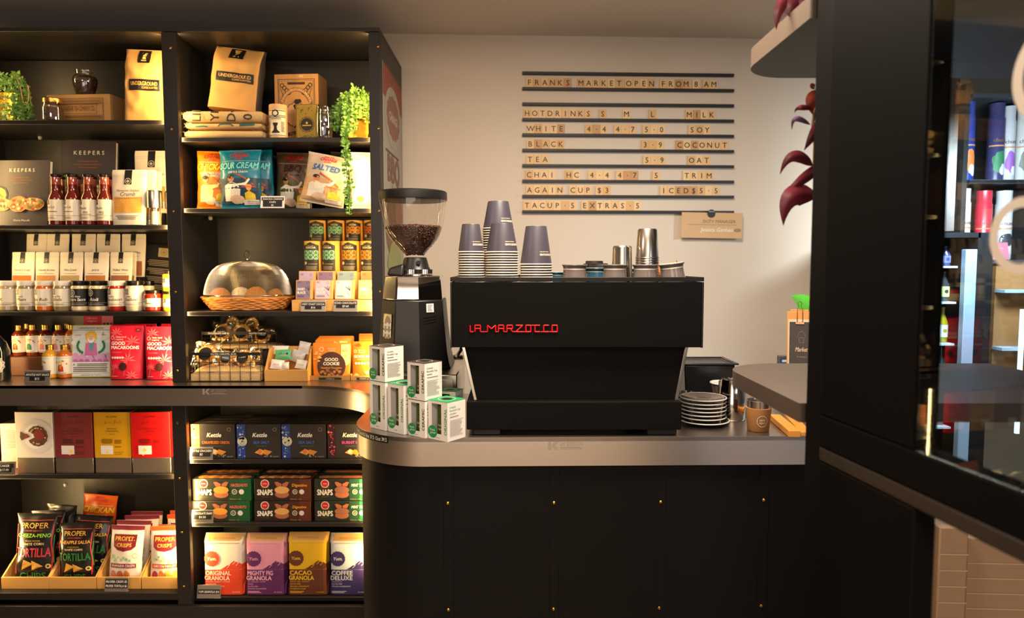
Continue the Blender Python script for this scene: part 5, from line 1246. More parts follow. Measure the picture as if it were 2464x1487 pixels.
def wrapped(px, py, Y, r, lb, rx=70, ry=0, word="FRANK'S"):
    q = W(px, py, Y); t = T('wrapped_cookie', lb, 'cookie', (q.x, Y, q.z), (radians(rx - 90), radians(ry), 0), 'wrapped cookies in the wire baskets'); t['held'] = 1
    mb, vs, fs = cookie_mesh(r, .018, px * .1); vs = [(a, -c + .009, b) for a, b, c in vs]; mb.add(vs, [f[::-1] for f in fs], M('golden_cookie', (226, 160, 66), .7, var=.3, scale=60, bump=.5)); mb.build('cookie_round', t, smooth=60)
    mb = MB(); n = 18; L = r * 1.32; sd = px
    def fr(u, v, s_):
        e = min(u, 1 - u, v, 1 - v) * 2; y = s_ * (.0135 * min(1, e * 3.2) ** .6 + .003 * noise.noise(Vector((u * 7, v * 7, sd))) + .0025 * noise.noise(Vector((u * 17, v * 17, sd))))
        return ((u - .5) * 2 * L * (1 + .08 * noise.noise(Vector((v * 4, sd, 0)))), y if e > 0.001 else 0, (v - .5) * 2 * L * (1 + .1 * noise.noise(Vector((u * 4, sd, 5)))))
    mb.grid(lambda u, v: fr(u, v, -1), n, n, cello); mb.grid(lambda u, v: fr(u, v, 1), n, n, cello); mb.build('cellophane_wrapper', t, smooth=20)
    p = Pr(lambda X, Zz, o: (X, -.0165 - o, Zz), 2 * r, 2 * r); p.ell(.02, -.05, .33, P(20, 18, 18, rough=.3)); p.text(word, .02, -.08, .075, WHT, mw=.5, sh=.1, bold=.02); p.build('sticker', t, 'round black sticker')
    return t
for a in ((535, 799, 2.985, .038, 'wrapped cookie standing in the rear basket, nearest the divider post'), (582, 801, 2.985, .038, 'wrapped cookie standing in the middle of the rear basket'), (632, 808, 2.99, .034, 'wrapped cookie lying low at the far end of the rear basket', 60, 8),
          (560, 778, 3.05, .03, 'wrapped cookie whose wrapper tip rises at the back of the rear basket', 84, 30), (606, 780, 3.05, .03, 'wrapped cookie at the back of the rear basket, behind the middle one', 80, -20),
          (497, 852, yB + .035, .042, 'wrapped cookie leaning at the divider end of the front basket', 62), (586, 861, yB + .035, .036, 'wrapped cookie in the front basket beside the wooden crate', 66, -6), (545, 862, yB + .07, .032, 'wrapped cookie second row of the front basket between two others', 66, 10), (613, 858, yB + .085, .026, 'wrapped cookie pushed into the corner of the front basket', 70, -10)): wrapped(*a)
# wooden crate with sweets
b = onz(690, 917.6, CT); x, w, h = slot(636, 741, 890, b.y, CT)
tray(x, b.y, CT, w, .15, h, h * 2.7, 'pale bamboo crate of wrapped sweets on the worktop', 'wooden_crate', None)
def sweet(px, py, Y, w, h, c, lb, rot, print_=None):
    q = W(px, py, Y); t = T('wrapped_sweet', lb, 'sweet', (q.x, Y, q.z - h / 2), rot, 'wrapped sweets in the crate'); t['held'] = 1
    p = bag(t, w, h, .016, 'pillow', M('sweet_wrap_%d' % c[0], c, .3, var=.04), .004, 'wrapper')
    if print_: print_(p)
    p.lines(-.3, .3, .3, .5, 2, P(180, 160, 130), al='c'); p.build('printing', t)
for a in ((664, 876, b.y + .03, .055, .04, (232, 226, 214), 'white wrapped sweet at the front of the crate by the wire basket', (-.5, .1, 0)), (686, 880, b.y + .028, .034, .03, (226, 218, 206), 'white wrapped sweet in the front middle of the crate', (-.4, -.1, 0)), (722, 876, b.y + .03, .048, .038, (222, 214, 202), 'white wrapped sweet at the front of the crate by the cookie packs', (-.5, .15, 0)),
          (712, 857, b.y + .1, .06, .05, (196, 190, 180), 'silver grey wrapped sweet standing at the back of the crate', (-.3, .3, 0)), (674, 842, b.y + .105, .07, .036, (222, 130, 40), 'orange wrapped sweet at the back of the crate', (-.3, 0, 0)), (728, 836, b.y + .118, .05, .05, (200, 194, 186), 'silver wrapper rising above the crate corner', (-.3, .2, 0))): sweet(*a)
sweet(681, 853, b.y + .07, .072, .042, (90, 176, 120), 'mint green chocolate wrapped sweet in the crate', (-.3, -.05, 0), lambda p: (p.text('choc', -.02, .42, .3, BLK, sh=.2), p.poly([(.18, .55), (.25, .68), (.32, .55), (.25, .4)], BLK)))
# snack packs in card display boxes
def pack(a, b_, pt, Y, lb, top_, art, film, grp, d=.012, z=None):
    x, w, h = slot(a, b_, pt, Y, CT + .002); t = T('snack_pack', lb, 'snack pack', (min(x, xE1 - .024 - w / 2), Y + d / 2, CT + .002), (-radians(5), 0, 0), grp)
    p = bag(t, w, h, d, 'pouch', film, .001, 'pack_body'); p.k = .0009
    if art: art(p); p.build('printing', t)
def gcookie(p):
    br = P(74, 40, 30); p.rect(.24, .5, .47, .96, P(228, 214, 150)).ell(.355, .5, .115, P(228, 214, 150)); p.text('PLANT', .355, .8, .03, P(90, 70, 30), mw=.17).text('PROTEIN', .355, .76, .03, P(90, 70, 30), mw=.19).text('FREE', .355, .63, .026, P(90, 70, 30))
    p.ell(0, .36, .37, br, n=30); p.text('little bird', .0, .82, .04, CRM, mw=.3).text('organics', .0, .77, .04, CRM, mw=.28).ring(-.26, .82, .06, .015, CRM)
    p.text('GOOD', 0, .50, .085, P(250, 240, 220), mw=.5, bold=.04).text('COOKIE', 0, .385, .085, P(250, 240, 220), mw=.62, bold=.04).text('Hazelnut Chocolate', 0, .29, .05, P(232, 170, 60), mw=.66, bold=.02)
    for k in range(26): a = R.uniform(pi * 1.12, pi * 1.88); q = R.uniform(.12, .33); p.ell(q * cos(a), .3 + q * .9 * sin(a) * .8, .035, P(190, 120, 60) if k % 3 else P(120, 70, 40), n=7, wob=.2); p.L = 16
    for k in range(9): p.ell(R.uniform(-.45, -.25), R.uniform(.5, .75), .04, P(240, 190, 110), .02, 8); p.L = 16
    p.L = 18
def gnut(p):
    p.text('little bird', -.08, .75, .04, CRM, mw=.4).text('organics', -.08, .70, .04, CRM, mw=.38).ring(-.36, .74, .06, .015, CRM); p.text('GOOD NUTS', .02, .57, .07, P(250, 240, 220), mw=.86, bold=.04).text('CHEEKY CHIPOTLE', 0, .51, .03, P(250, 220, 180), mw=.8)
    for k in range(5): p.ell(-.32 + k * .12, .42, .05, P(245, 225, 190), n=12); p.L = 8
    p.poly([(-.4, .9), (-.2, .96), (-.1, .88), (-.25, .86)], P(206, 60, 20)); p.ell(-.3, .08, .12, P(250, 180, 110), n=14); p.poly([(.0, .2), (.2, .24), (.3, .16), (.1, .12)], P(240, 190, 110))
of = M('amber_pack_film', (222, 132, 30), .4, var=.08, scale=9); of2 = M('orange_pack_film', (240, 110, 26), .35, var=.12, scale=6)
b = onz(790, 915.2, CT)
pack(750, 843, 826, b.y + .012, 'good cookie pack at the front of its card display', 0, gcookie, of, 'amber cookie packs'); 
for k in range(4): pack(756 + 3 * k, 838 + 4 * k, 819 - 3.2 * k, b.y + .035 + .02 * k, 'amber cookie pack in the card display, ' + ('second', 'third', 'fourth', 'fifth')[k] + ' back from the front', 0, lambda p: (p.rect(.22, .7, .45, .97, P(228, 214, 150)), [p.ell(R.uniform(-.2, .1), R.uniform(.8, .95), .02, P(90, 50, 20), n=6) for _ in range(8)], p.ell(.1, .9, .06, P(236, 214, 160), n=10, sc=.3)), of, 'amber cookie packs')
pack(845, 905, 823, b.y + .012, 'orange nut pack at the front beside the end post', 0, gnut, of2, 'orange nut packs')
for k in range(3): pack(862, 905, 816 - 6 * k, b.y + .035 + .02 * k, 'orange nut pack beside the post, ' + ('second', 'third', 'fourth')[k] + ' back from the front', 0, None, of2, 'orange nut packs')
for a, b_, s1, s2, lb in ((743, 842, 'Plant Based - Wholefoods', 'COOKIE 6.0', 'low cardboard display tray holding the amber cookie packs'), (844, 905, 'Vegan - Activated -', 'CASHEWS 6.0', 'low cardboard display tray holding the orange nut packs')):
    x, w, h = slot(a, b_, 904, b.y, CT); x = min(x, xE1 - .024 - w / 2)
    t = T('display_tray', lb, 'tray', (x, b.y, CT), 0, 'card display trays')
    MB().box(-w / 2, w / 2, 0, .0015, 0, h, cardboard).build('front_panel', t); MB().box(-w / 2, w / 2, .0015, .14, 0, .0012, cardboard).build('base_panel', t)
    for s_ in (-1, 1): MB().box(s_ * w / 2 - (.0015 if s_ > 0 else 0), s_ * w / 2 + (.0015 if s_ < 0 else 0), .0015, .14, .0012, h * 1.3, cardboard).build('side_panel', t)
    p = Pr(flat(0), w, h); p.text(s1, 0, .52, .3, P(80, 54, 30), mw=.92, bold=.01); p.rect(-.26, .12, .3, .56, BLK); p.text(s2, .02, .22, .24, WHT, mw=.4); p.build('printing', t)

# --- crackers
def cracker(x, y, z, w, h, fl, lb, fcol, strip, det, nb=False):
    t = T('cracker_box', lb, 'box', (x, y, z), 0, 'black cracker boxes'); d = .046
    boxbody(t, w, h, d, P(44, 39, 36, rough=.4), bevel=.0008); 
    if nb:
        return t
    p = Pr(flat(0), w, h); p.rect(-.5, 0, -.31, 1, P(*strip), 1, 1)
    for k in range(26): p.ell(R.uniform(-.48, -.33), R.uniform(.04, .96), R.uniform(.008, .03), P(*R.choice(det)), n=8, wob=.2); p.L = 3
    if strip[2] > 90: p.ell(-.38, .5, .11, P(190, 184, 160), n=20).line([(-.44, .4), (-.38, .5)], .01, P(90, 120, 60)).line([(-.36, .36), (-.33, .52)], .01, P(90, 120, 60))
    p.L = 6; p.text('Kettle', .02, .63, .12, P(236, 228, 214), mw=.34, sh=.25, bold=.04); p.ring(.37, .85, .045, .01, P(140, 120, 100)); p.text(fl, .06, .43, .08, P(*fcol), mw=.62, bold=.02); p.lines(-.1, .35, .22, .38, 1, P(90, 84, 76), al='c')
    ck = P(226, 156, 56); p.poly([(-.1, .17), (.02, .28), (.14, .22), (.06, .1)], ck).poly([(.1, .13), (.12, .27), (.3, .2), (.2, .1)], P(206, 130, 44)).ell(.02, .2, .05, P(214, 110, 60) if strip[2] > 90 else P(230, 206, 170), n=12)
    for k in range(8): p.ell(R.uniform(.12, .28), R.uniform(.05, .11), .01, P(200, 180, 160), n=6); p.L = 16
    p.text('150g NET', .38, .04, .035, P(170, 160, 150), mw=.14); p.build('printing', t); return t
KC = [(459, 567, 'CARAMELISED ONION', (226, 120, 30), (230, 130, 50), [(250, 220, 160), (240, 170, 60), (214, 90, 30)], 'caramelised onion cracker box at the divider end'), (569, 677, 'SEA SALT', (50, 110, 190), (30, 60, 130), [(200, 200, 210), (90, 120, 170)], 'sea salt cracker box beside the caramelised onion one'),
      (677, 786, 'SEA SALT', (50, 110, 190), (30, 60, 130), [(200, 200, 210), (90, 120, 170)], 'sea salt cracker box beside the burnt fig one'), (787, 893, 'BURNT FIG', (214, 70, 170), (44, 18, 24), [(206, 60, 50), (226, 110, 80), (120, 50, 90)], 'burnt fig cracker box partly behind the curved counter')]
for k, (a, b_, fl, fc, st, dt, lb) in enumerate(KC):
    x, w, h = slot(a, b_, 1021, 2.80, zE1); x = min(x, xF - w / 2 - .001) 
    cracker(x, 2.80, zE1, w * .975, h, fl, lb, fc, st, dt)
    for j in range(3 if k != 1 else 2):
        cracker(x + (.004 if k == 0 else .001) * (j + 1) * (k != 3), 2.80 + .049 * (j + 1), zE1, w * .96, h * (1 + .0 * j), fl, 'plain topped cracker box, ' + ('second', 'third', 'fourth')[j] + ' back behind the ' + ('caramelised onion', 'sea salt (next to onion)', 'sea salt (next to fig)', 'burnt fig')[k] + ' one', fc, st, dt, True)
tag_stand(456, 511, 1077, 2.778, zE1, [('KETTLE CRACKERS', .62, .17, .48), ('$5', .34, .17, .4)], 'for the crackers, at the divider post')
# --- chocolate snaps
def snaps(x, y, z, w, h, d, c0, c1, nm_, nc, num, bis, lb, back=False):
    t = T('biscuit_box', lb, 'biscuit box', (x, y, z), 0, 'chocolate biscuit boxes')
    m = P(*c0, rough=.35); boxbody(t, w, h, d, m, bevel=.0012, side=P(*c1, rough=.35))
    p = Pr(lambda X, Yv, o: (X, Yv, h + o), w, d); p.k = .0004
    for k in range(5): p.ell(-.36 + .17 * k, .45, .085, P(*bis), n=14).ell(-.28 + .17 * k, .42, .075, P(176, 104, 70), n=14); p.L = 2
    p.build('top_printing', t)
    if back: return t
    p = Pr(flat(0), w, h); p.rect(.12, 0, .5, 1, P(*[(a + b) // 2 for a, b in zip(c0, c1)], rough=.35), 1, 1).rect(.3, 0, .5, 1, P(*c1, rough=.35), 1, 1)
    p.ell(-.31, .79, .075, CRM, n=18).ell(-.31, .79, .062, P(196, 30, 34), n=18).text('Griffins', -.31, .765, .05, WHT, mw=.09); p.text('CHOCOLATE', -.31, .59, .04, P(190, 140, 60), mw=.24); p.text('SNAPS', -.31, .27, .25, P(238, 228, 206), mw=.27, bold=.06); p.text('THIN & DELICIOUS', -.31, .17, .03, P(150, 110, 50), mw=.22)
    dk = P(170, 100, 68); p.poly([(-.14, .86), (-.1, .66), (-.02, .64), (-.01, .78), (-.09, .88)], dk).poly([(.12, .86), (.08, .66), (.0, .68), (.0, .78), (.07, .88)], dk)
    p.ell(-.01, .3, .125, dk, .17, 20, sc=.02).ell(-.01, .5, .13, P(*bis), .17, 22)
    p.text(nm_, .3, .66, .13, P(*nc), mw=.28, bold=.04, sh=.15); p.ring(.22, .42, .045, .01, CRM).text(num, .22, .375, .09, CRM, bold=.02).ell(.34, .42, .045, P(214, 206, 190), n=16); p.text('24 Biscuits - 140g', .23, .06, .05, P(206, 150, 50), mw=.24)
    p.build('printing', t); return t
SN = [(465, 605, 461, 601, (52, 50, 40), (24, 84, 44), 'HAZELNUTS', (224, 110, 90), '31', (236, 150, 50), 'green ended hazelnut'), (613, 749, 612, 748, (42, 28, 24), (92, 42, 22), 'Digestive', (226, 150, 40), '32', (214, 160, 84), 'brown digestive'), (757, 893, 757, 892, (34, 40, 34), (40, 112, 76), 'MINT TREAT', (214, 226, 200), '32', (150, 96, 76), 'mint green')]
for a, b_, a2, b2, c0, c1, nm_, nc, nu, bi, lb in SN:
    x2, w2, h2 = slot(a2, b2, 1206, 2.80, zE2); x2 = min(x2, xF - w2 / 2 - .001); x, w, h = slot(a, b_, 1152, 2.81, zE2 + h2); x = min(x, xF - w / 2 - .001)
    snaps(x2, 2.80, zE2, w2, h2, .065, c0, c1, nm_, nc, nu, bi, lb + ' biscuit box, front lower one of its stack'); snaps(x, 2.805, zE2 + h2 + .0006, w, h, .065, c0, c1, nm_, nc, nu, bi, lb + ' biscuit box, front upper one of its stack')
    snaps(x2 + .004, 2.872, zE2, w2, h2, .065, c0, c1, nm_, nc, nu, bi, lb + ' biscuit box, rear lower one of its stack', True); snaps(x + .004, 2.88, zE2 + h2 + .0006, w, h, .065, c0, c1, nm_, nc, nu, bi, lb + ' biscuit box, rear upper one of its stack', True)
tag_stand(460, 512, 1229, 2.778, zE2, [('CHOCOLATE SNAPS', .66, .17, .48), ('$4.50', .38, .17, .42)], 'for the chocolate biscuits, at the divider post')
# --- granola
def granola(x, y, z, w, h, bgc, mc, l1, l2, txc, sub, lb, rz=0):
    t = T('granola_bag', lb, 'granola bag', (x, y, z), (-radians(2), 0, rz), 'paper granola bags')
    p = bag(t, w, h, .07, 'brick', P(*bgc, rough=.7), .001, 'paper_bag', low=P(*mc, rough=.7)); p.k = .0009; mm, tc = P(*mc, rough=.7), P(*txc, rough=.7)
    p.rect(-.495, .865, .495, .995, kraft, 10, 3).text('ZERO PLASTIC PACKAGING', 0, .925, .02, P(120, 84, 50), mw=.86)
    p.rect(-.495, .004, .495, .425, mm, 10, 6); p.sky([(-.06, .43), (.02, .46), (.1, .5), (.14, .5), (.2, .54), (.27, .575), (.31, .56), (.36, .545), (.39, .55), (.45, .515), (.495, .51)], .429, mm)
    for k, (a, v) in enumerate(((.31, .57), (.39, .55), (.17, .51))): p.line([(a, v), (a - .05, v - .04), (a - .08, v - .055)], .012, P(*bgc, rough=.7))
    p.ell(-.28, .61, .19, mm, n=32, sc=.035); p.text('Yum.', -.28, .585, .055, P(*bgc, rough=.7), mw=.3, sh=.2, bold=.03)
    p.text(l1, -.43, .335, .072, tc, 'l', mw=.62, bold=.04).text(l2, -.46, .25, .072, tc, 'l', mw=.62, bold=.04); 
    for k, s_ in enumerate(sub): p.text(s_, -.43, .215 - .04 * k, .02 if k else .018, tc, 'l', mw=.6 if k == 0 else .5)
    p.lines(-.43, .03, -.06, .07, 2, tc); p.text('350 GRAMS', .22, .04, .018, tc, 'l', mw=.2); p.build('printing', t); return t
GR = [(487, 585, 1292, (226, 212, 190), (214, 62, 26), 'ORIGINAL', 'GRANOLA', (236, 206, 180), ('CINNAMON - HAZELNUT - COCONUT', 'GLUTEN FREE', 'ORGANIC INGREDIENTS'), 'cream and red granola bag behind the price tag', 0), (588, 686, 1292, (214, 140, 160), (88, 32, 86), 'MIGHTY FIG', 'GRANOLA', (226, 160, 180), ('FIG - HAZELNUT - GINGER', 'VEGAN', 'GLUTEN FREE', 'ORGANIC INGREDIENTS'), 'pink and plum granola bag', 0),
      (690, 788, 1290, (214, 170, 20), (92, 46, 24), 'CACAO', 'GRANOLA', (226, 180, 40), ('CACAO - GOJI - COCONUT', 'GLUTEN FREE', 'ORGANIC INGREDIENTS', 'NO REFINED SUGAR'), 'yellow and brown granola bag', 0), (791, 887, 1292, (196, 206, 214), (50, 36, 96), 'COFFEE', 'DELUXE', (196, 206, 214), ('G R A N O L A', 'GLUTEN FREE', 'ORGANIC INGREDIENTS'), 'pale blue and indigo granola bag beside the counter end', 0)]
for a, b_, pt, bg_, mc, l1, l2, tc, sb, lb, rz in GR:
    x, w, h = slot(a, b_, pt, 2.80, zE0); x = min(x, xF - w / 2 - .001); granola(x, 2.80 + .035, zE0, w, h, bg_, mc, l1, l2, tc, sb, lb, rz)
tag_stand(473, 530, 1410, 2.772, zE0, [('YUM GRANOLA $16', .42, .17, .46)], 'for the granola, at the divider post')
# snack poster on the end panel
xs = xE1 + .0008; t = T('snack_poster', 'tall faded red and green snack poster on the outer end panel of the shelving', 'poster', (xs, 3.0, W(930, 700, 2.8).z))
pz0 = t.location.z; y0, y1 = 2.80, 3.27; hh = W(927, 145, 2.80).z - pz0
w = y1 - y0; MB().box(0, .001, -.2, -.2 + w, -.35, hh, P(172, 166, 152)).build('paper', t)
p = Pr(lambda X, Zz, o: (.001 + o, -.2 + w / 2 + X, Zz), w, hh); p.rect(-.5, .86, .5, 1, P(150, 74, 50)); p.ell(0, .80, .42, P(178, 170, 156), .14, 26); p.ell(.0, .8, .34, P(150, 100, 86), .1, 26, sc=.05)
p.text('CHANGI', 0, .78, .04, P(214, 204, 184), mw=.5, bold=.04); p.text('BBQ', 0, .50, .12, P(128, 88, 74), mw=.7, bold=.05); p.lines(-.4, .62, .4, .64, 1, P(90, 60, 50)); p.ell(-.15, .3, .3, P(120, 90, 50), .14, 20, wob=.1).ell(.25, .36, .2, P(160, 110, 84), .1, 20, wob=.1).ell(.0, .12, .36, P(150, 160, 90), .1, 20, wob=.1)
p.text('Korean style', .1, .46, .03, P(206, 90, 80), mw=.6, sh=.3); p.lines(-.3, .02, .4, .08, 3, P(196, 176, 40)); p.ell(0, -.2, .5, P(150, 86, 76), .14, 24, wob=.08); p.ell(-.1, -.1, .3, P(160, 170, 110), .08, 20, wob=.1); p.text('born to be kiwi', -.1, -.12, .03, P(200, 180, 40), mw=.5)
p.build('printing', t)
# ================================================================== MENU ON THE WALL
def onwall(px, py, off=0):
    Y = YW
    for _ in range(6): q = W(px, py, Y); Y = wallY(q.x) - off
    return W(px, py, Y)
railm = M('black_rail', (34, 29, 26), .5, var=.05)
RL = [(175.4, 182.7), (212.6, 220), (249.9, 256), (287.4, 292), (324, 329), (361, 365.5), (398, 402), (435, 439), (471.6, 475), (509, 511)]
rn = ['above the opening hours', 'carrying the opening hours tiles', 'above the hot drinks heading', 'carrying the hot drinks heading tiles', 'carrying the white coffee tiles', 'carrying the black coffee tiles', 'carrying the tea tiles', 'carrying the chai tiles', 'carrying the iced drinks tiles', 'lowest of all, above the kraft note']
railz = []
for (a, b), lb in zip(RL, rn):
    q0, q1 = onwall(1257, a, .012), onwall(1765, b, .012); L = math.hypot(q1.x - q0.x, q1.y - q0.y); z = (q0.z * .65 + q1.z * .35); railz.append(z + .0062)
    o = MB().box(0, L, -.010, .0115, -.0062, .0062, railm).build('menu_rail', bevel=.001); o.location = (q0.x, q0.y, z); o.rotation_euler.z = a_
    tag(o, 'thin black wall rail ' + lb, 'rail', 'menu rails on the wall'); o['held'] = 1
TL = {1: [('FRANKS', 115), ('MARKET', 525), ('OPEN', 905), ('FROM', 1180), ('8', 1440), ('AM', 1522)], 3: [('HOTDRINKS', 97), ('S', 700), ('M', 890), ('L', 1097), ('MILK', 1390)],
      4: [('WHITE', 125), ('4·4', 590), ('4·7', 820), ('5·0', 1050), ('SOY', 1415)], 5: [('BLACK', 123), ('3·9', 1042), ('COCONUT', 1317)], 6: [('TEA', 120), ('5·9', 1057), ('OAT', 1415)],
      7: [('CHAI', 113), ('HC', 432), ('4·4', 617), ('4·7', 840), ('5', 1133), ('TRIM', 1378)], 8: [('AGAIN', 117), ('CUP', 465), ('$3', 678), ('ICED$5·5', 1195)], 9: [('TACUP·5', 97), ('EXTRAS·5', 562)]}
RN = {1: 'opening hours', 3: 'hot drinks heading', 4: 'white coffee', 5: 'black coffee', 6: 'tea', 7: 'chai', 8: 'iced drinks', 9: 'lowest'}
ORD = 'first second third fourth fifth sixth seventh eighth ninth tenth eleventh twelfth thirteenth fourteenth fifteenth sixteenth seventeenth eighteenth nineteenth twentieth'.split() + ['twenty-' + s_ for s_ in 'first second third fourth fifth'.split()]
TW, TH_ = .0368, .0455
tm = [M('tile_wood_%d' % k, c, .6, var=.10, scale=26, stretch=(10, 1, 1)) for k, c in enumerate(((228, 186, 132), (218, 172, 116), (234, 196, 144), (200, 150, 100)))]
tme = {}
for row, ws in TL.items():
    k = 0
    for wd, x0 in ws:
        q0 = onwall(1230 + x0 / 3.305, 212, .010)
        for i, ch in enumerate(wd):
            m_ = tm[R.choice((0, 0, 0, 1, 1, 2, 2, 2, 0, 3))]
            if m_.name not in tme:
                ob = MB().box(0, TW - .0008, 0, .005, 0, TH_, m_).build('tmp_tile', bevel=.0006); tme[m_.name] = ob.data; bpy.data.objects.remove(ob)
            o = bpy.data.objects.new('letter_tile', tme[m_.name]); COL.objects.link(o)
            o.location = (q0.x + (i * TW) * cos(a_), q0.y + i * TW * sin(a_) - .0005, railz[row] + .0004); o.rotation_euler = (radians(-1), 0, a_)
            chn = {'·': 'a raised dot', '$': 'a dollar sign'}.get(ch, 'the character ' + ch)
            tag(o, 'square wooden tile with %s, %s in the %s row' % (chn, ORD[k], RN[row]), 'letter tile', 'letter tiles in the %s row' % RN[row]); o['held'] = 1
            if ch == '·': ob = MB().box(-.002, .002, -.0009, .0002, -.002, .002, BLK).build('letter', o, smooth=0); ob.location = (TW / 2, 0, TH_ / 2)
            else:
                key = 'G' + ch
                if key not in tme:
                    p = Pr(flat(0), TW, TH_); p.text(ch, 0, .24, .56, BLK, bold=.012); ob = p.build('letter', o); tme[key] = ob.data
                else: ob = bpy.data.objects.new('letter', tme[key]); COL.objects.link(ob); ob.parent = o
                ob.location = (TW / 2 - .0004, 0, 0)
            k += 1
# kraft note
q0, q1 = onwall(1637, 572, .02), onwall(1783, 580, .02); L = math.hypot(q1.x - q0.x, q1.y - q0.y); zt_ = onwall(1640, 511, .02).z
t = T('duty_note', 'kraft paper note in smudged white handwriting hanging from the lowest rail', 'note', (q0.x, q0.y - .014, q0.z), (0, radians(.8), a_)); t['held'] = 1; hN = zt_ - q0.z
def ns(x, z, o): return (x + L / 2, .004 * sin((x / L + .5) * 3.2) * (1 - z / hN) - o, z)
MB().grid(lambda u, v: ns((u - .5) * L, v * hN, 0), 12, 5, M('note_kraft_paper', (206, 168, 126), .8, var=.06, scale=14)).build('paper', t)
p = Pr(ns, L, hN); p.text('DUTY MANAGER', .12, .6, .12, P(96, 78, 58), mw=.78); p.rect(-.4, .52, .4, .53, P(96, 78, 58)); p.text('Jessica Ganhao', .08, .26, .15, P(232, 222, 210), mw=.66, sh=.2, bold=.02); p.ell(.42, .32, .06, P(150, 118, 84), .07).build('writing', t)
MB().lathe([(.019, -.002), (.019, .002)], BLK, 28).build('round_magnet', t).location = (L * .48, -.004, hN - .004)
bpy.data.objects['round_magnet'].rotation_euler.x = pi / 2
p = Pr(flat(0), .03, .02); p.text("FRANK'S", 0, .3, .25, CRM, mw=.9); o = p.build('magnet_print', bpy.data.objects['round_magnet']); o.rotation_euler.x = -pi / 2; o.location = (0, -.005, .002); o.location = (0, -.0, .0); o.location = (0, .0, .003)

# ================================================================== ESPRESSO MACHINE
YM = 1.882
X = lambda px, Y=YM, py=800: W(px, py, Y).x
Zm = lambda py, Y=YM: W(1390, py, Y).z
mblk = M("machine_black_panel", (13, 11, 10), .58, var=.05, scale=60, spec=.07); mtrim = M("machine_black_trim", (18, 16, 15), .4, spec=.25)
em = T('espresso_machine', 'large black boxy espresso machine with red raised lettering, seen from its back', 'coffee machine', (X(1388), 2.12, CT))
xa, xb = X(1084), X(1692); zt, zb_ = Zm(679), Zm(836); ztr = Zm(667)
mb = MB().box(xa + .006, xb - .006, YM, YM + .012, zb_, zt, mblk); mb.build('rear_panel', em, bevel=.0015, world=True)
for x0, x1 in ((xa, xa + .0055), (xb - .0055, xb)): MB().box(x0, x1, YM - .001, YM + .47, zb_ - .001, zt, mtrim).build('side_panel', em, bevel=.001, world=True)
MB().box(xa + .006, xb - .006, YM + .013, YM + .47, zb_ + .004, zt - .022, mblk).build('housing', em, world=True)
mb = MB()
for a in ((xa, xb, YM - .001, YM + .012), (xa, xb, YM + .458, YM + .47), (xa, xa + .012, YM + .012, YM + .458), (xb - .012, xb, YM + .012, YM + .458)): mb.box(*a, zt + .002, ztr, mtrim)
mb.build('tray_rim', em, bevel=.0012, world=True)
TZ = zt - .0195
MB().box(xa + .012, xb - .012, YM + .012, YM + .458, TZ - .002, TZ, mtrim).build('cup_tray', em, world=True)
zk = Zm(966); zf = Zm(1034); yk_ = YM + .03
mb = MB(); mb.hexa([(X(1143), yk_, zk), (X(1636), yk_, zk), (X(1143), YM + .4, zk), (X(1636), YM + .4, zk), (X(1112), yk_, zb_), (X(1660), yk_, zb_), (X(1112), YM + .4, zb_), (X(1660), YM + .4, zb_)], mblk); mb.build('lower_body', em, bevel=.001, world=True)
for a, b, c in ((1114, 1143, 1), (1656, 1633, -1)):
    x0, x1 = X(a), X(b); MB().hexa([(x1 - .005, yk_ - .016, zk), (x1 + .005, yk_ - .016, zk), (x1 - .005, yk_ - .002, zk), (x1 + .005, yk_ - .002, zk), (x0 - .005, yk_ - .016, zb_), (x0 + .005, yk_ - .016, zb_), (x0 - .005, yk_ - .002, zb_), (x0 + .005, yk_ - .002, zb_)], chrome2).build('strut', em, bevel=.0015, world=True, label='bright steel slanted strut')
MB().box(X(1122), X(1643), YM - .002, YM + .46, zf, zk, mblk).build('base_housing', em, bevel=.003, world=True)
for a, b in ((1137, 1204), (1562, 1634)):
    for yy in (YM + .008, YM + .36): MB().box(X(a), X(b), yy, yy + .06, CT, zf, mtrim).build('foot', em, bevel=.002, world=True)
MB().tube([(X(1112), YM + .07, zb_ + .01), (X(1104), YM + .06, Zm(850)), (X(1093), YM + .055, Zm(866))], .005, chrome, 10).build('steam_wand', em, world=True)
LET = {'L': [[(0, 1), (0, 0), (.8, 0)]], 'A': [[(0, 0), (0, 1), (.9, 1), (.9, 0)], [(0, .5), (.9, .5)]], 'M': [[(0, 0), (0, 1), (.5, .45), (1, 1), (1, 0)]], 'R': [[(0, 0), (0, 1), (.9, 1), (.9, .5), (0, .5)], [(.5, .5), (.95, 0)]], 'Z': [[(0, 1), (1, 1), (0, 0), (1, 0)]], 'O': [[(0, 0), (0, 1), (.9, 1), (.9, 0), (0, 0)]], 'C': [[(.9, 1), (0, 1), (0, 0), (.9, 0)]]}
redm = M('red_enamel_lettering', (206, 16, 20), .2, coat=.6)
z0, z1 = Zm(798), Zm(782.5); lt = [('L', 1392, 1442), ('A', 1450, 1525), ('M', 1605, 1705), ('A', 1740, 1812), ('R', 1845, 1920), ('Z', 1955, 2040), ('O', 2078, 2145), ('C', 2190, 2258), ('C', 2298, 2368), ('O', 2402, 2472)]
lxm = lambda c: X(860 + c / 5.127, YM, 790)
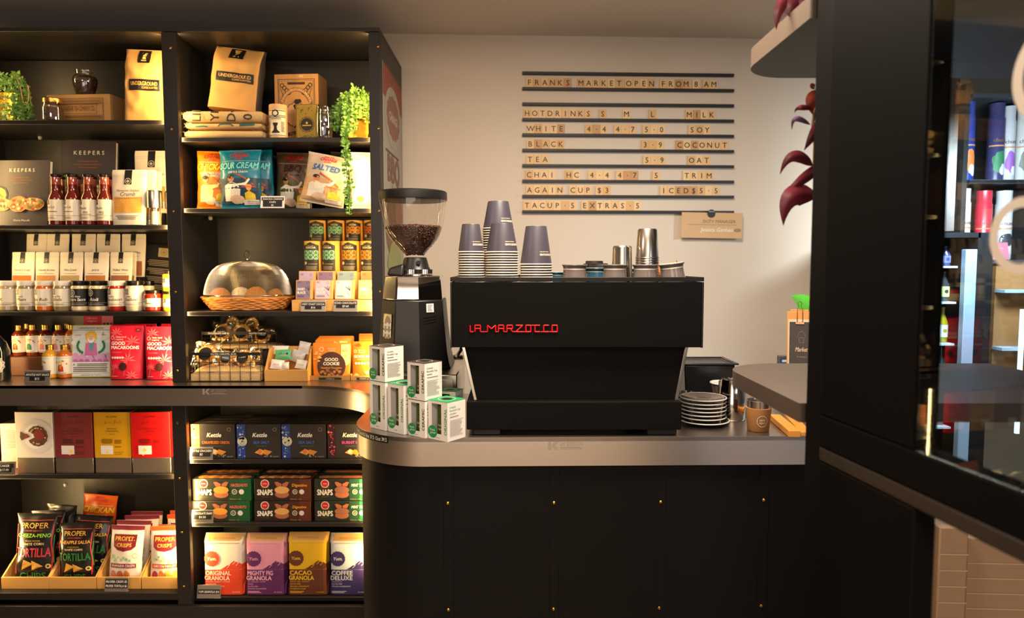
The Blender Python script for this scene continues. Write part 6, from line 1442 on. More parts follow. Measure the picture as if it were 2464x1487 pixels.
for k, (ch, a, b) in enumerate(lt):
    mb = MB(); xa_, xb_ = lxm(a), lxm(b)
    for st in LET[ch]:
        for (u0, v0), (u1, v1) in zip(st, st[1:]): mb.tube([(xa_ + (xb_ - xa_) * u0, YM - .002, z0 + (z1 - z0) * v0), (xa_ + (xb_ - xa_) * u1, YM - .002, z0 + (z1 - z0) * v1)], .0020, redm, 6)
    if k < len(lt) - 1 and k != 0: nx_ = lxm(lt[k + 1][1]); vv = z1 if (ch == 'O') else z0; mb.tube([(xb_, YM - .002, vv), (nx_, YM - .002, vv)], .0016, redm, 6)
    mb.build('raised_letter', em, world=True, kind=None)

# --- paper cups
cupm = M('navy_charcoal_paper', (62, 58, 68), .42, var=.03, scale=30)
def paper_cup_mesh(r0, r1, h, nm):
    mb = MB().lathe([(r0, .002), (r1, h - .002), (r1 - .001, h), (r1 - .002, h - .003), (.0001, h - .003)], cupm, 40, cap=False); a = mb.build('cup_body', smooth=40)
    mb = MB().tube([((r0 + .0014) * cos(2 * pi * i / 44), (r0 + .0014) * sin(2 * pi * i / 44), .0019) for i in range(44)], .0017, cream, 7, closed=True); b = mb.build('rolled_rim')
    A, B = a.data, b.data; bpy.data.objects.remove(a); bpy.data.objects.remove(b); return A, B
def stack(px, Y, n, r0, r1, h, step_, where, ph):
    A, B = paper_cup_mesh(r0, r1, h, where); x = X(px, Y, 600)
    for k in range(n + 1):
        top = k == n
        t = T('paper_cup', ('dark upturned paper cup topping the ' + where + ' stack, its printed side showing') if top else 'dark nested paper cup, %s from the bottom of the %s stack' % ((ORD + ['twenty-sixth', 'twenty-seventh', 'twenty-eighth'])[k], where), 'paper cup', (x + .0002 * sin(k * 1.7 + ph), Y, TZ + .0006 + k * step_), (0, 0, R.uniform(0, 6) if not top else 0), where + ' cup stack'); t['held'] = 1
        for nm, me in (('cup_body', A), ('rolled_rim', B)): o = bpy.data.objects.new(nm, me); COL.objects.link(o); o.parent = t
    def cone(c):
        def f(xx, z, o):
            r = r0 + (r1 - r0) * z / h; a = xx / r + c; return (sin(a) * (r + o), -cos(a) * (r + o), z)
        return f
    p = Pr(cone(.0), 2 * r0, h); p.k = .0007; ch = .065 / h * .083
    p.text('UNDERGROUND', .38, .21 + ch, ch * 1.05, CRM, rot=180, mw=.56, bold=.03); p.text('COFFEE ROASTERS', .28, .21 + ch * 2.5, ch * .5, CRM, rot=180, mw=.4); p.rect(-.52, .03, -.51, .98, P(120, 112, 118), 1, 6); p.build('printing', t)
stack(1133.5, 1.965, 14, .0362, .0256, .081, .00725, 'shortest outer', 0); stack(1208, 1.965, 14, .0455, .0312, .083, .00722, 'front middle', 1)
stack(1290, 1.965, 9, .0452, .0302, .110, .00740, 'squat inner', 2); stack(1199, 2.071, 24, .0460, .0312, .083, .00722, 'tallest rear', 3)
# --- cups and tumblers on the tray
glaze = M('grey_glaze', (104, 94, 90), .1, coat=.6, var=.05); glazein = M('white_glaze', (226, 218, 206), .15); tealg = M('teal_glaze', (34, 74, 92), .12, coat=.6, var=.1, scale=40)
def mug(px, Y, r, h, m, lb, rot=(0, 0, 0), nm='espresso_cup', dz=0):
    t = T(nm, lb, 'cup', (X(px, Y, 650), Y, TZ + .0008 + dz), rot, 'glazed cups on the machine'); t['held'] = 1
    MB().lathe([(r * .7, 0), (r * .98, .006), (r * 1.02, h * .35), (r * .93, h * .8), (r * .97, h * .9), (r * 1.07, h - .003), (r * 1.07, h - .001), (r * 1.03, h), (r * .95, h * .9), (r * .9, h * .5), (r * .8, .008), (.0001, .006)], m, 36, ms=[m] * 7 + [glazein] * 4, cap=False).build('cup_body', t)
    MB().tube([(r * .95 * cos(a) * 0 + r * .9 + .016 * sin(a), 0, h * .45 + .017 * cos(a)) for a in [pi * k / 8 for k in range(9)]], .0035, m, 7).build('handle', t).rotation_euler.z = R.uniform(1.0, 2.0)
    return t
hm = Zm(637, 1.96) - TZ
for px, rt, lb in ((1382.5, 0, 'grey glazed espresso cup nearest the paper cups, with a steam smear on its side'), (1479, 0, 'grey glazed espresso cup in front of the single steel tumbler'), (1552.5, 0, 'grey glazed espresso cup in front of the stacked steel tumblers'), (1622, -7, 'grey glazed espresso cup tilted at the end of the row')):
    mug(px, 1.96, .0345, hm, glaze, lb, (0, radians(rt), 0), dz=.004 if rt else 0)
mug(1436, 2.06, .038, Zm(645, 2.06) - TZ, tealg, 'teal glazed cup behind the first two grey cups', nm='teal_cup'); mug(1338, 2.05, .028, Zm(655, 2.05) - TZ, tealg, 'low teal glazed cup beside the squat stack of paper cups', nm='teal_cup'); mug(1512, 2.14, .026, Zm(647, 2.14) - TZ, tealg, 'small teal glazed cup behind the tumbler', nm='teal_cup')
lidm = M('black_cup_lid', (34, 28, 26), .5)
for px, Y, w_, py, lb in ((1430, 2.225, .036, 628, 'black sip lid on the rear hidden cup'), (1442, 2.138, .034, 634, 'black sip lid lying before another lid behind the teal cup')):
    hh = Zm(py, Y) - TZ
    t = T('lidded_cup', lb + ' on the machine', 'cup', (X(px, Y, 650), Y, TZ + .0005)); t['held'] = 1
    MB().lathe([(w_ * .7, 0), (w_ * .95, hh * .8)], P(60, 52, 48), 28).build('cup_body', t); MB().lathe([(w_, hh * .8), (w_, hh * .88), (w_ * .8, hh * .9), (w_ * .78, hh - .001), (w_ * .7, hh), (.0001, hh)], lidm, 30).build('lid', t)
def tumbler(x, Y, z, r0, r1, h, lb):
    t = T('steel_tumbler', lb, 'tumbler', (x, Y, z), 0, 'upturned steel tumblers'); t['held'] = 1
    MB().lathe([(r0 + .0015, 0), (r0 + .002, .001), (r0 + .0015, .0022), (r0, .003), (r1 + .001, h - .004), (r1 - .002, h), (.0001, h)], chrome2, 40, cap=False).build('tumbler_body', t); return t
Y = 2.065; tumbler(X(1497, Y, 620), Y, TZ + .0005, .0318, .0275, Zm(592, Y) - TZ, 'single upturned steel tumbler behind the second grey cup')
hT = .088; zt2 = Zm(551, Y) - hT; n = int((zt2 - TZ - .0008) / .0071)
for k in range(n + 1): tumbler(X(1557.5, Y, 600), Y, zt2 - (n - k) * .0071, .0345, .0282, hT, 'topmost upturned steel tumbler of the nested stack' if k == n else 'upturned steel tumbler nested %s below the top of its stack' % ORD[n - k - 1])
t = T('woven_cup_holder', 'tan ribbed cup lying on its side behind the tilted grey cup', 'cup', (X(1606, 2.15, 650), 2.135, TZ + .047), (radians(20), radians(75), 0)); t['held'] = 1
mb = MB(); mb.lathe([(.026 + .0012 * (k % 2), -.035 + .0035 * k) for k in range(20)], M('tan_ribbed_card', (176, 112, 60), .7), 30); mb.build('ribbed_sleeve', t)

# ================================================================== GRINDER
t = T('knock_drawer', 'stainless steel drawer box under the coffee grinder', 'drawer', (X(1000, 2.15), 2.2, CTB + LF)); xk0, xk1 = X(915, 2.06, 950), X(1100, 2.06, 950); zK = W(1000, 899, 2.08).z
MB().box(xk0, xk1, 2.06, 2.40, CT, zK, chrome2).build('drawer_body', t, bevel=.003, world=True); MB().box(xk0 + .012, xk1 - .012, 2.056, 2.0595, CT + .012, zK - .014, steel).build('drawer_front', t, bevel=.001, world=True)
gx = X(996, 2.2, 800); gy = 2.215
g = T('coffee_grinder', 'tall black and polished steel coffee grinder with a clear hopper of beans', 'coffee grinder', (gx, gy, zK + .0006))
def gz(py, Y=2.14): return W(996, py, Y).z - g.location.z
PL = [(-.098, .10), (-.098, -.03), (-.046, -.085), (.026, -.085), (.094, -.03), (.094, .10)]
def loft(name, levels, m, par, bevel=0):
    mb = MB(); vs = []; n = len(PL)
    for z, s_, dx in levels: vs += [(x * s_ + dx, y * s_, z) for x, y in PL]
    fs = [(j * n + i, j * n + (i + 1) % n, (j + 1) * n + (i + 1) % n, (j + 1) * n + i) for j in range(len(levels) - 1) for i in range(n)]
    fs += [tuple(range(n - 1, -1, -1)), tuple((len(levels) - 1) * n + i for i in range(n))]; mb.add(vs, fs, m); return mb.build(name, par, bevel=bevel, smooth=20)
gblk = M('grinder_black', (24, 21, 20), .4, var=.06, scale=60)
zc0, zc1 = gz(723), gz(664)
loft('body', [(0, 1.28, 0), (.02, 1.22, 0), (.05, 1.16, 0), (zc0 * .6, 1.07, 0), (zc0, 1.0, 0)], gblk, g, .003)
loft('steel_collar', [(zc0 + .0005, .995, 0), (zc0 + .03, .97, 0), (zc1 - .004, .93, 0), (zc1, .915, 0)], chrome, g, .016)
def facet(i, zA=zc0, sA=1.0, sB=1.10):
    (x0, y0), (x1, y1) = PL[i], PL[i + 1]
    def f(u, z, o):
        s_ = sA + (sB - sA) * (zA - z) / zA * 1.0; L = math.hypot(x1 - x0, y1 - y0); dx, dy = (x1 - x0) / L, (y1 - y0) / L; mx, my = (x0 + x1) / 2, (y0 + y1) / 2
        return ((mx + dx * u) * s_ + dy * o, (my + dy * u) * s_ - dx * o, z)
    return f
def onf(i, z): 
    return facet(i)
p = Pr(facet(1, sB=1.12), .05, zc0); p.k = .0035; a0, a1 = gz(830) / zc0, gz(756) / zc0
p.rect(-.42, a0, .46, a1, chrome2, 2, 6).ell(.03, (a0 + a1) / 2, .36, P(150, 138, 116), (a1 - a0) * .44, 24)
for i in (0, 1):
    for j in (0, 1): p.text('M', -.17 + .4 * i, (a0 + a1) / 2 + (.02 - .26 * j) * (a1 - a0), (a1 - a0) * .2, P(226, 218, 200), bold=.05, sx=1.1)
p.build('maker_plate', g, 'polished square plate with four letters M in a circle')
p = Pr(facet(3, sB=1.12), .085, zc0); p.k = .0032
p.rect(-.22, gz(752) / zc0, .1, gz(731) / zc0, P(206, 206, 206), 1, 1).lines(-.16, gz(750) / zc0, .04, gz(733) / zc0, 5, P(110, 110, 116))
for k in range(3): p.poly([(-.34, gz(765 + 7 * k) / zc0), (.2, gz(761 + 7 * k) / zc0), (.2, gz(759 + 7 * k) / zc0), (-.34, gz(763 + 7 * k) / zc0)], BLK)
p.rect(.0, gz(882) / zc0, .34, gz(848) / zc0, P(206, 204, 198), 1, 1).lines(.05, gz(878) / zc0, .3, gz(862) / zc0, 4, P(110, 110, 116)); p.build('service_stickers', g, 'pale rating stickers and vent slots')
hx = X(996, 2.2, 560) - gx
zz = lambda py: W(996, py, 2.2).z - g.location.z
pr2 = F / 2.2
# throat and adjusting ring
MB().lathe([(.052, zc1), (.052, zc1 + .004), (.03, zc1 + .004)], chrome, 36, c=(hx + .008, -.01)).build('top_plate', g)
mb = MB(); n = 40; vs = []
for z in (zc1 + .006, zc1 + .02):
    for i in range(n * 2): r = .043 + (.0022 if i % 2 else 0); vs.append((hx + .012 + r * cos(pi * i / n), -.01 + r * sin(pi * i / n), z))
m2 = 2 * n; mb.add(vs, [(i, (i + 1) % m2, m2 + (i + 1) % m2, m2 + i) for i in range(m2)] + [tuple(range(m2 - 1, -1, -1)), tuple(range(m2, 2 * m2))], chrome); mb.build('adjusting_ring', g, smooth=20)
mb = MB(); zt1, zt0 = zz(619), zz(650)
mb.lathe([(.050, zt0), (.044, zt0 + .01), (.036, zt1 - .002), (.033, zt1), (.02, zt1)], gblk, 32, c=(hx + .002, 0)); mb.build('throat', g)
mb = MB(); mb.hexa([(hx - .085, -.045, zc1 + .0005), (hx - .03, -.05, zc1 + .0005), (hx - .085, .045, zc1 + .0005), (hx - .03, .05, zc1 + .0005), (hx - .078, -.035, zz(644)), (hx - .03, -.04, zz(634)), (hx - .078, .035, zz(644)), (hx - .03, .04, zz(634))], gblk); mb.build('throat_arm', g, bevel=.008, seg=3)
MB().box(hx + .012, hx + .024, -.046, -.04, zz(636), zz(627), BLK).build('throat_slot', g)
# hopper
HP = [(612, 23), (606, 29), (598, 36), (588, 46), (576, 56), (562, 64), (548, 69), (530, 72.5), (510, 75.5), (492, 78.5), (482, 80)]
prof = [(r / pr2, zz(y)) for y, r in HP]
def tilt(mb): mb.v = [(x + hx - .004 * ((z - prof[0][1]) / (prof[-1][1] - prof[0][1])), y, z) for x, y, z in mb.v]; return mb
hg = thin('tinted_hopper_plastic', (250, 247, 244), .03, .05)
tilt(MB().lathe(prof, hg, 48, cap=False)).build('hopper', g, smooth=60)
zb0, zb1 = prof[0][1], zz(541)
mb = MB(); ins = [(max(r - .0045, .001), z) for r, z in prof if z <= zb1 + .001]; mb.lathe(ins, M('bean_mass', (46, 28, 20), .6), 36)
def pl():
    if R.random() < .28: a = R.uniform(0, 2 * pi); q = ins[-1][0] * sqrt(R.random()); return (q * cos(a), q * sin(a), ins[-1][1] + .003 * R.random() + .006 * (1 - q / ins[-1][0]))
    k = R.choices(range(len(ins) - 1), [(ins[i][0] + ins[i + 1][0]) * (ins[i + 1][1] - ins[i][1]) for i in range(len(ins) - 1)])[0]; q = R.random(); r = ins[k][0] * (1 - q) + ins[k + 1][0] * q; a = R.uniform(pi * .95, 2.05 * pi)
    r *= .955; return (r * cos(a), r * sin(a), ins[k][1] * (1 - q) + ins[k + 1][1] * q)
scatter_beans(mb, 1700, pl, .0062); tilt(mb).build('coffee_beans', g, kind='stuff', smooth=85)
zl = zz(481); zl2 = zz(460)
tilt(MB().lathe([(.078, zl - .004), (.1015, zl - .003), (.1085, zl - .001), (.1095, zl + .002), (.1095, zl2 - .004), (.106, zl2), (.06, zl2 + .004), (.0001, zl2 + .005)], gblk, 56)).build('hopper_lid', g)
o = bpy.data.objects['hopper_lid']
t = T('glass_pitcher', 'small clear glass pitcher standing behind the coffee grinder', 'pitcher', (X(1099, 2.42, 870), 2.44, CT)); MB().lathe([(.025, 0), (.027, .1), (.03, .15)], thinglass, 26, cap=False).build('glass_body', t); MB().lathe([(.026, .12), (.02, .15), (.0001, .15)], lidm, 20).build('black_knob', t)

# ================================================================== REUSABLE CUP BOXES
wcard = M('white_card', (222, 216, 206), .55); gcard = P(26, 140, 78, rough=.5); dcard = P(58, 50, 46, rough=.5); olive = M('olive_green_cup', (66, 80, 22), .45, var=.04)
def cupbox(px, py, zb, s_, h, kind, rz, lb, k=0):
    """s_ wide square box whose nearest bottom corner is seen at px, py"""
    c = onz(px, py, zb); t = T('cup_box', lb + ' cup box', 'box', c, rz, 'boxed reusable cups')
    th_ = .0008; wl_, wr = -s_ * .62, -s_ * .18; v0, v1 = h * .16, h * .93; tc = gcard if kind == 'ORIGINAL' else dcard
    mb = MB()
    x0, x1 = -s_ * .82, -s_ * .32
    for a in ((-s_, x0, 0, h), (x1, 0, 0, h), (x0, x1, 0, v0), (x0, x1, v1, h)): mb.box(a[0], a[1], 0, th_, a[2], a[3], wcard)
    mb.build('window_panel', t)
    MB().box(-th_, 0, th_, s_, 0, h, wcard).build('side_panel', t); MB().box(-s_, -s_ + th_, th_, s_, 0, h, wcard).build('side_panel', t); MB().box(-s_ + th_, -th_, s_ - th_, s_, 0, h, wcard).build('back_panel', t)
    MB().box(-s_ - .0004, .0004, -.0004, s_ + .0004, h, h + th_, tc).build('lid_panel', t)
    p = Pr(lambda X, Yv, o: (-s_ / 2 + X, Yv, h + th_ + o), s_, s_); p.ell(.0, .5, .22, BLK, .2, 24); p.ring(0, .5, .34, .02, CRM); p.build('lid_hole', t)
    p = Pr(lambda X, Zz, o: (-s_ / 2 + X, -o, Zz), s_, h); ink = gcard if kind == 'ORIGINAL' else BLK
    p.text(kind, .40, .5, .135 * s_ / h, ink, rot=90, mw=.84 * h / s_, sx=1.15, bold=.015); p.lines(-.1, .05, .12, .07, 1, P(110, 104, 96))
    p.ell(-.27, .2, .24, P(20, 134, 76), n=30); p.text('frank', -.27, .22, .06, CRM, mw=.3).text('green', -.24, .15, .06, CRM, mw=.3); p.build('front_printing', t)
    p = Pr(lambda X, Zz, o: (o, s_ / 2 + X, Zz), s_, h); p.text('Ceramic' if kind != 'ORIGINAL' else 'Original', -.38, .84, .05, ink, 'l', mw=.5).text('Reusable Cup', -.38, .76, .05, ink, 'l', mw=.66).lines(-.38, .68, .0, .71, 1, ink).lines(-.38, .6, .3, .63, 1, BLK).lines(-.38, .12, .36, .54, 14, P(150, 144, 134)); p.build('side_printing', t)
    R0 = s_ * .36; cc = Vector((-s_ / 2, s_ / 2, 0)); 
    u = T('reusable_cup', 'olive reusable cup inside the box ' + lb.split(' card, ')[1].strip(',') + (' (tall)' if h > .12 else ''), 'cup', Vector(c) + Matrix.Rotation(rz, 3, 'Z') @ cc + Vector((0, 0, .0008)), rz, 'reusable cups in boxes'); u['held'] = 1
    ch = h * .9; MB().lathe([(R0 * .85, 0), (R0, ch * .1), (R0, ch * .6), (R0 * .97, ch * .62)], olive, 30).build('cup_body', u); MB().lathe([(R0, ch * .63), (R0, ch * .97), (R0 * .9, ch), (.0001, ch)], olive, 30).build('cup_lid', u)
    if k: p = Pr(cyl(R0), 2 * R0, ch); p.text(("FRANK'S", 'frank', 'FRANK')[k - 1], .1, .36, .06, CRM, mw=.8).text(("MARKET", 'green', 'GR')[k - 1], .1, .25, .06, CRM, mw=.8); p.build('printing', u)
    return t
rz = radians(-40)
cupbox(928, 1037, CT, .070, .139, 'ORIGINAL', rz, 'tall green lettered card, bottom row, farthest round the counter curve,', 1)
cupbox(972, 1046.5, CT, .068, .139, 'ORIGINAL', rz, 'tall green lettered card, second in the bottom row,', 1)
cupbox(1023, 1055, CT, .066, .102, 'CERAMIC', radians(-38), 'short black lettered card, third in the bottom row,', 3)
cupbox(1077, 1064, CT, .072, .107, 'ORIGINAL', radians(-38), 'short green lettered card, nearest the machine,', 1)
cA = onz(928, 1037, CT); pA = proj(cA.x, cA.y, CT + .1412); cC = onz(1023, 1055, CT); pC = proj(cC.x, cC.y, CT + .1038); cupbox(*pA, CT + .1412, .070, .100, 'CERAMIC', rz, 'black lettered card, top one on the tall pair,')
cupbox(*pC, CT + .1038, .068, .103, 'CERAMIC', radians(-38), 'black lettered card, on top of the short one,', 2)
q = onz(1100, 1003, CT); cupbox(1096, 1036, CT, .055, .112, 'ORIGINAL', radians(-20), 'green topped card, standing behind the others against the steel drawer,')

# ================================================================== RIGHT END OF THE WORKTOP
sp_ = onz(1690, 1015, CT); cy_ = 2.035; sx_ = W(1690, 1000, cy_).x
for k in range(7):
    r = .0705 if k else .0775; z = CT + .0006 + k * .0113
    t = T('saucer', 'grey saucer with a pale rim, ' + ('widest, at the bottom of the stack' if k == 0 else 'topmost of the stack' if k == 6 else ORD[k] + ' up from the bottom of the stack'), 'saucer', (sx_ + (.004 if k == 0 else .001 * sin(k * 2.3)), cy_, z), 0, 'stacked saucers'); t['held'] = 1
    MB().lathe([(r * .55, 0), (r * .6, .002), (r * .94, .0085)], glaze, 44, cap=True).build('underside', t) if 0 else None
    MB().lathe([(.0001, .0005), (r * .55, 0), (r * .62, .002), (r * .95, .0095), (r * .93, .0125), (r * .6, .0055), (r * .35, .0045), (r * .33, .0035), (.0001, .0035)], glaze, 44, cap=False).build('dish', t, smooth=60)
    MB().tube([(r * .96 * cos(2 * pi * i / 48), r * .96 * sin(2 * pi * i / 48), .0112) for i in range(48)], .0021, glazein, 6, closed=True).build('pale_rim', t)
c = onz(1772, 1014, CT); x, w, h = slot(1739, 1806, 918, c.y, CT)
t = T('milk_jug', 'polished steel milk jug beside the saucers', 'jug', (x, c.y + w / 2, CT)); r = w / 2
MB().lathe([(r * .96, 0), (r, .004), (r, h * .45), (r * .9, h * .7), (r * .84, h - .002), (r * .82, h), (r * .8, h - .004), (r * .85, h * .6), (r * .9, .01), (.0001, .01)], chrome, 44, cap=False).build('jug_body', t, smooth=60)
MB().tube([(-r * .3, r * .8, h * .9), (-r * .5, r * 1.35, h * .88), (-r * .5, r * 1.45, h * .6), (-r * .3, r * .95, h * .3)], .0045, chrome, 8).build('handle', t)
c = onz(1835, 1042, CT); x, w, h = slot(1805, 1866, 986, c.y, CT)
t = T('card_sleeved_cup', 'steel cup in a tan card sleeve with a round pale logo', 'cup', (x, c.y + w / 2, CT)); r1 = w / 2; r0 = r1 * .84
MB().lathe([(r0 * .97, 0), (r0, .002), (r1, h)], M('sleeve_card', (168, 116, 66), .75, var=.04), 40).build('card_sleeve', t); hz = slot(1808, 1862, 968, c.y, CT)[2]
MB().lathe([(r1 * .9, h + .0005), (r1 * .92, hz - .001), (r1 * .88, hz), (r1 * .86, hz - .004), (r1 * .84, h + .001)], chrome2, 36, cap=False).build('steel_cup', t)
p = Pr(lambda X, Zz, o: ((sin(X / r1) * (r0 + (r1 - r0) * Zz / h + o)), -cos(X / r1) * (r0 + (r1 - r0) * Zz / h + o), Zz), 2 * r1, h); p.ring(0, .48, .23, .02, CRM, 30); p.text('again', 0, .5, .1, CRM, mw=.36).text('again', 0, .38, .1, CRM, mw=.36); p.build('logo', t)
t = T('black_bin', 'deep black plastic container behind the saucers', 'container', (W(1705, 900, 2.3).x, 2.36, CT)); hb_ = W(1700, 868, 2.38).z - CT
w_ = .075; MB().hexa([(-w_, -.06, 0), (w_, -.06, 0), (-w_, .06, 0), (w_, .06, 0), (-w_ * 1.15, -.075, hb_), (w_ * 1.15, -.075, hb_), (-w_ * 1.15, .075, hb_), (w_ * 1.15, .075, hb_)], M('black_plastic', (26, 26, 30), .3, var=.1, scale=20)).build('bin_body', t, bevel=.006)
mb = MB(); W2, D2 = w_ * 1.26, .086
for a in ((-W2, W2, -D2, -D2 + .014), (-W2, W2, D2 - .014, D2), (-W2, -W2 + .014, -D2 + .014, D2 - .014), (W2 - .014, W2, -D2 + .014, D2 - .014)): mb.box(*a, hb_, hb_ + .006, M('black_plastic', (0, 0, 0)))
mb.build('bin_rim', t, bevel=.002)
def bowl(px, py, Y, r, h, m, lb, nm='bowl'):
    t = T(nm, lb, 'bowl' if nm == 'bowl' else 'cup', (W(px, py, Y).x, Y, CT)); h = W(px, py, Y).z - CT
    MB().lathe([(r * .5, 0), (r * .55, .004), (r * .8, h * .5), (r, h - .004)], m, 36).build('outside', t, smooth=60); MB().tube([(r * cos(2 * pi * i / 40), r * sin(2 * pi * i / 40), h) for i in range(40)], .003, glazein, 6, closed=True).build('pale_rim', t); MB().lathe([(r * .98, h + .0006), (.0001, h + .0002)], glazein, 30, cap=False).build('inside', t)
bowl(1742, 921, 2.2, .042, 0, glaze, 'grey cup with a white rim between the black container and the milk jug', 'tall_cup')
t = T('steel_bowl', 'small steel bowl half hidden between the machine and the saucers', 'bowl', (W(1652, 950, 2.16).x, 2.16, CT)); hq = W(1650, 944, 2.16).z - CT
MB().lathe([(.03, 0), (.034, .003), (.036, hq), (.034, hq), (.03, .008), (.0001, .006)], chrome, 36, cap=False).build('bowl_body', t)
# wooden blocks
for k, (pa, pb_, wd, lb) in enumerate((((1912, 1052), (1868, 1014), .032, 'honey coloured wooden block lying at the worktop edge'), ((1940, 1050), (1902, 1008), .03, 'honey coloured wooden block lying behind the first, under the dark shelf'))):
    A, B = onz(*pa, CT), onz(*pb_, CT); d = (B - A); L = d.length + .02; o = MB().box(-wd / 2, wd / 2, 0, L, 0, .018 if k == 0 else .012, M('honey_wood', (214, 142, 56), .4, var=.14, scale=8, stretch=(10, 1, 10))).build('wooden_block', bevel=.0012)
    o.location = A; o.rotation_euler.z = atan2(d.y, d.x) - pi / 2; tag(o, lb, 'wooden block', 'wooden blocks on the worktop')
# clipboards
def clipboard(px0, px1, py, Y, rz_, lb, front):
    A = W(px0, py, Y); s_ = (px1 - px0) / F * Y / cos(rz_) ; t = T('clipboard', lb, 'clipboard', (A.x, A.y, CT), (-radians(6), 0, rz_), 'wooden clipboards'); h = A.z - CT
    MB().box(0, s_, 0, .006, 0, h, M('clip_wood', (206, 142, 76), .45, var=.12, scale=10, stretch=(14, 1, 2))).build('board', t, bevel=.0015)
    if front:
        p = Pr(lambda X, Zz, o: (s_ / 2 + X, -o, Zz), s_, h); p.rect(-.46, .02, .42, .91, P(214, 190, 160)); p.rect(-.42, .04, .39, .88, P(62, 54, 50)); p.text('Market', -.02, .54, .05, P(220, 190, 160), mw=.4, sh=.2, bold=.01); p.text("BY FRANK'S", 0, .47, .014, P(150, 130, 110), mw=.34)
        for k in range(15): a = pi * k / 14; p.ell(-.02 + .13 * cos(a), .70 + .07 * sin(a), .008, P(170, 150, 130), n=6); p.L = 6
        p.frame(-.1, .64, .06, .7, .008, P(150, 130, 110)); p.build('printed_menu', t)
    for zc_ in ((.42,) if front else (.7,)):
        mb = MB(); xx = s_ * zc_; cp = M('copper_wire', (214, 140, 100), .2, 1)
        for s2 in (-1, 1): mb.tube([(xx + s2 * .009, -.004, h - .04), (xx + s2 * .009, -.003, h + .004), (xx + s2 * .004, .003, h + .02), (xx + s2 * .007, .003, h + .03), (xx, .003, h + .038)], .001, cp, 6)
        mb.box(xx - .014, xx + .014, -.005, -.002, h - .045, h - .038, cp); mb.build('bulldog_clip', t, label='copper wire clip')
clipboard(1897, 1962, 750, 2.42, radians(-16), 'wooden clipboard holding the dark market menu, in front', True); clipboard(1905, 1970, 745, 2.44, radians(-16), 'plain wooden clipboard directly behind the menu one', False)
t = T('small_card_box', 'small dark box with a blue picture beside the clipboard', 'box', (W(1874, 862, 2.47).x, 2.47, CT)); hq = W(1874, 856, 2.47).z - CT; MB().box(0, .06, 0, .02, 0, hq, P(74, 68, 66)).build('box_body', t, bevel=.003)
p = Pr(lambda X, Zz, o: (X + .03, -o, Zz), .06, hq); p.rect(-.45, .8, .3, .93, P(30, 70, 100)).rect(-.3, .84, .1, .9, P(190, 200, 206)); p.build('printing', t)
def leaf(par, pts, wd, m, name='leaf', fold=.12, n=12):
    """leaf along a 3-D quadratic curve pts=(base, bend, tip)"""
    a, b, c = [Vector(p) for p in pts]; vs = []; view = Vector((0, -1, .05))
    for i in range(n + 1):
        q = i / n; p = a * (1 - q) ** 2 + b * 2 * q * (1 - q) + c * q * q; d = ((b - a) * (1 - q) + (c - b) * q).normalized(); s_ = d.cross(view).normalized(); ww = wd * (sin(pi * min(1, q * 1.02) ** .75) ** .8) * (1 - .25 * q) + .0004
        nn = s_.cross(d)
        for k in (-1, -.5, 0, .5, 1): vs.append(p + s_ * ww * k - nn * abs(k) * ww * fold)
    return MB().add(vs, [(5 * i + k, 5 * i + k + 1, 5 * i + 6 + k, 5 * i + 5 + k) for i in range(n) for k in range(4)], m).build(name, par, world=True, smooth=80)
t = T('leafy_plant', 'broad leaved green plant growing up behind the clipboards', 'plant', (W(2010, 700, 2.49).x, 2.475, CT)); 
MB().lathe([(.045, 0), (.055, .1), (.05, .1)], P(60, 56, 52), 26).build('pot', t)
lp = lambda px, py, Y=2.5: W(px, py, Y)
for b_, m_, tp_, wd in ((((1965, 770), (1948, 725), (1904, 712), .042)), ((1990, 660), (1960, 650), (1962, 646), .03), ((1995, 690), (1975, 670), (1960, 647), .045), ((1985, 780), (1958, 740), (1966, 708), .03), ((2010, 790), (1990, 740), (1972, 722), .035)): leaf(t, (lp(*b_), lp(*m_), lp(*tp_)), wd, bigleaf)
MB().tube([(0, 0, .1), (.01, 0, .3), W(1992, 680, 2.5) - t.location], .003, bigleaf, 5).build('stem', t)

# ================================================================== RIGHT: shelf post, curved shelves, hanging plant
XSH = .537
postm = M('dark_display_post', (11, 10, 10), .55, var=.08, scale=12, spec=.06)
shm = M('dark_brown_shelf_board', (74, 62, 54), .42, var=.10, scale=6); shu = M('light_edged_board', (84, 71, 61), .5, var=.08, scale=10)
pu = T('display_post', 'broad dark upright of the near display cabinet', 'post', (.62, 1.2, FZ))
MB().box(.545, .72, 1.185, 1.255, FZ, 2.45, postm).build('post_body', pu, bevel=.006, world=True)
def cshelf(z0, z1, yfar, r, m, lb, mu=None):
    ynear = 1.262; x1 = 1.25
    pts = [(XSH, ynear), (x1, ynear), (x1, yfar)] + [(XSH + r - r * sin(a), yfar - r + r * cos(a)) for a in [pi / 2 * i / 10 for i in range(11)]]
    o = MB().prism(pts, z0, z1, mu or m, m).build('curved_shelf', bevel=.004); 
    o.data.materials[0] = mu or m
    return tag(o, lb, 'shelf')
o = cshelf(1.134, 1.170, 1.775, .15, shm, 'dark shelf board with a rounded corner jutting over the worktop'); o['kind'] = 'thing'
o = cshelf(1.872, 1.913, 1.66, .11, shu, 'upper shelf board with a pale edge and rounded corner, the purple plant on it', P(20, 17, 15)); o['kind'] = 'thing'
MB().box(.60, 1.25, 1.2615, 1.2685, .0, 2.45, postm).build('cabinet_panel', pu, world=True) if 0 else None
t = T('hanging_purple_plant', 'purple leaved plant trailing from the upper shelf beside the post', 'plant', (.70, 1.43, 1.9135))
MB().lathe([(.05, 0), (.062, .09), (.056, .09)], P(120, 108, 96), 28).build('pot', t)
Yp_ = 1.40; L_ = lambda px, py, Y=Yp_: W(px, py, Y)
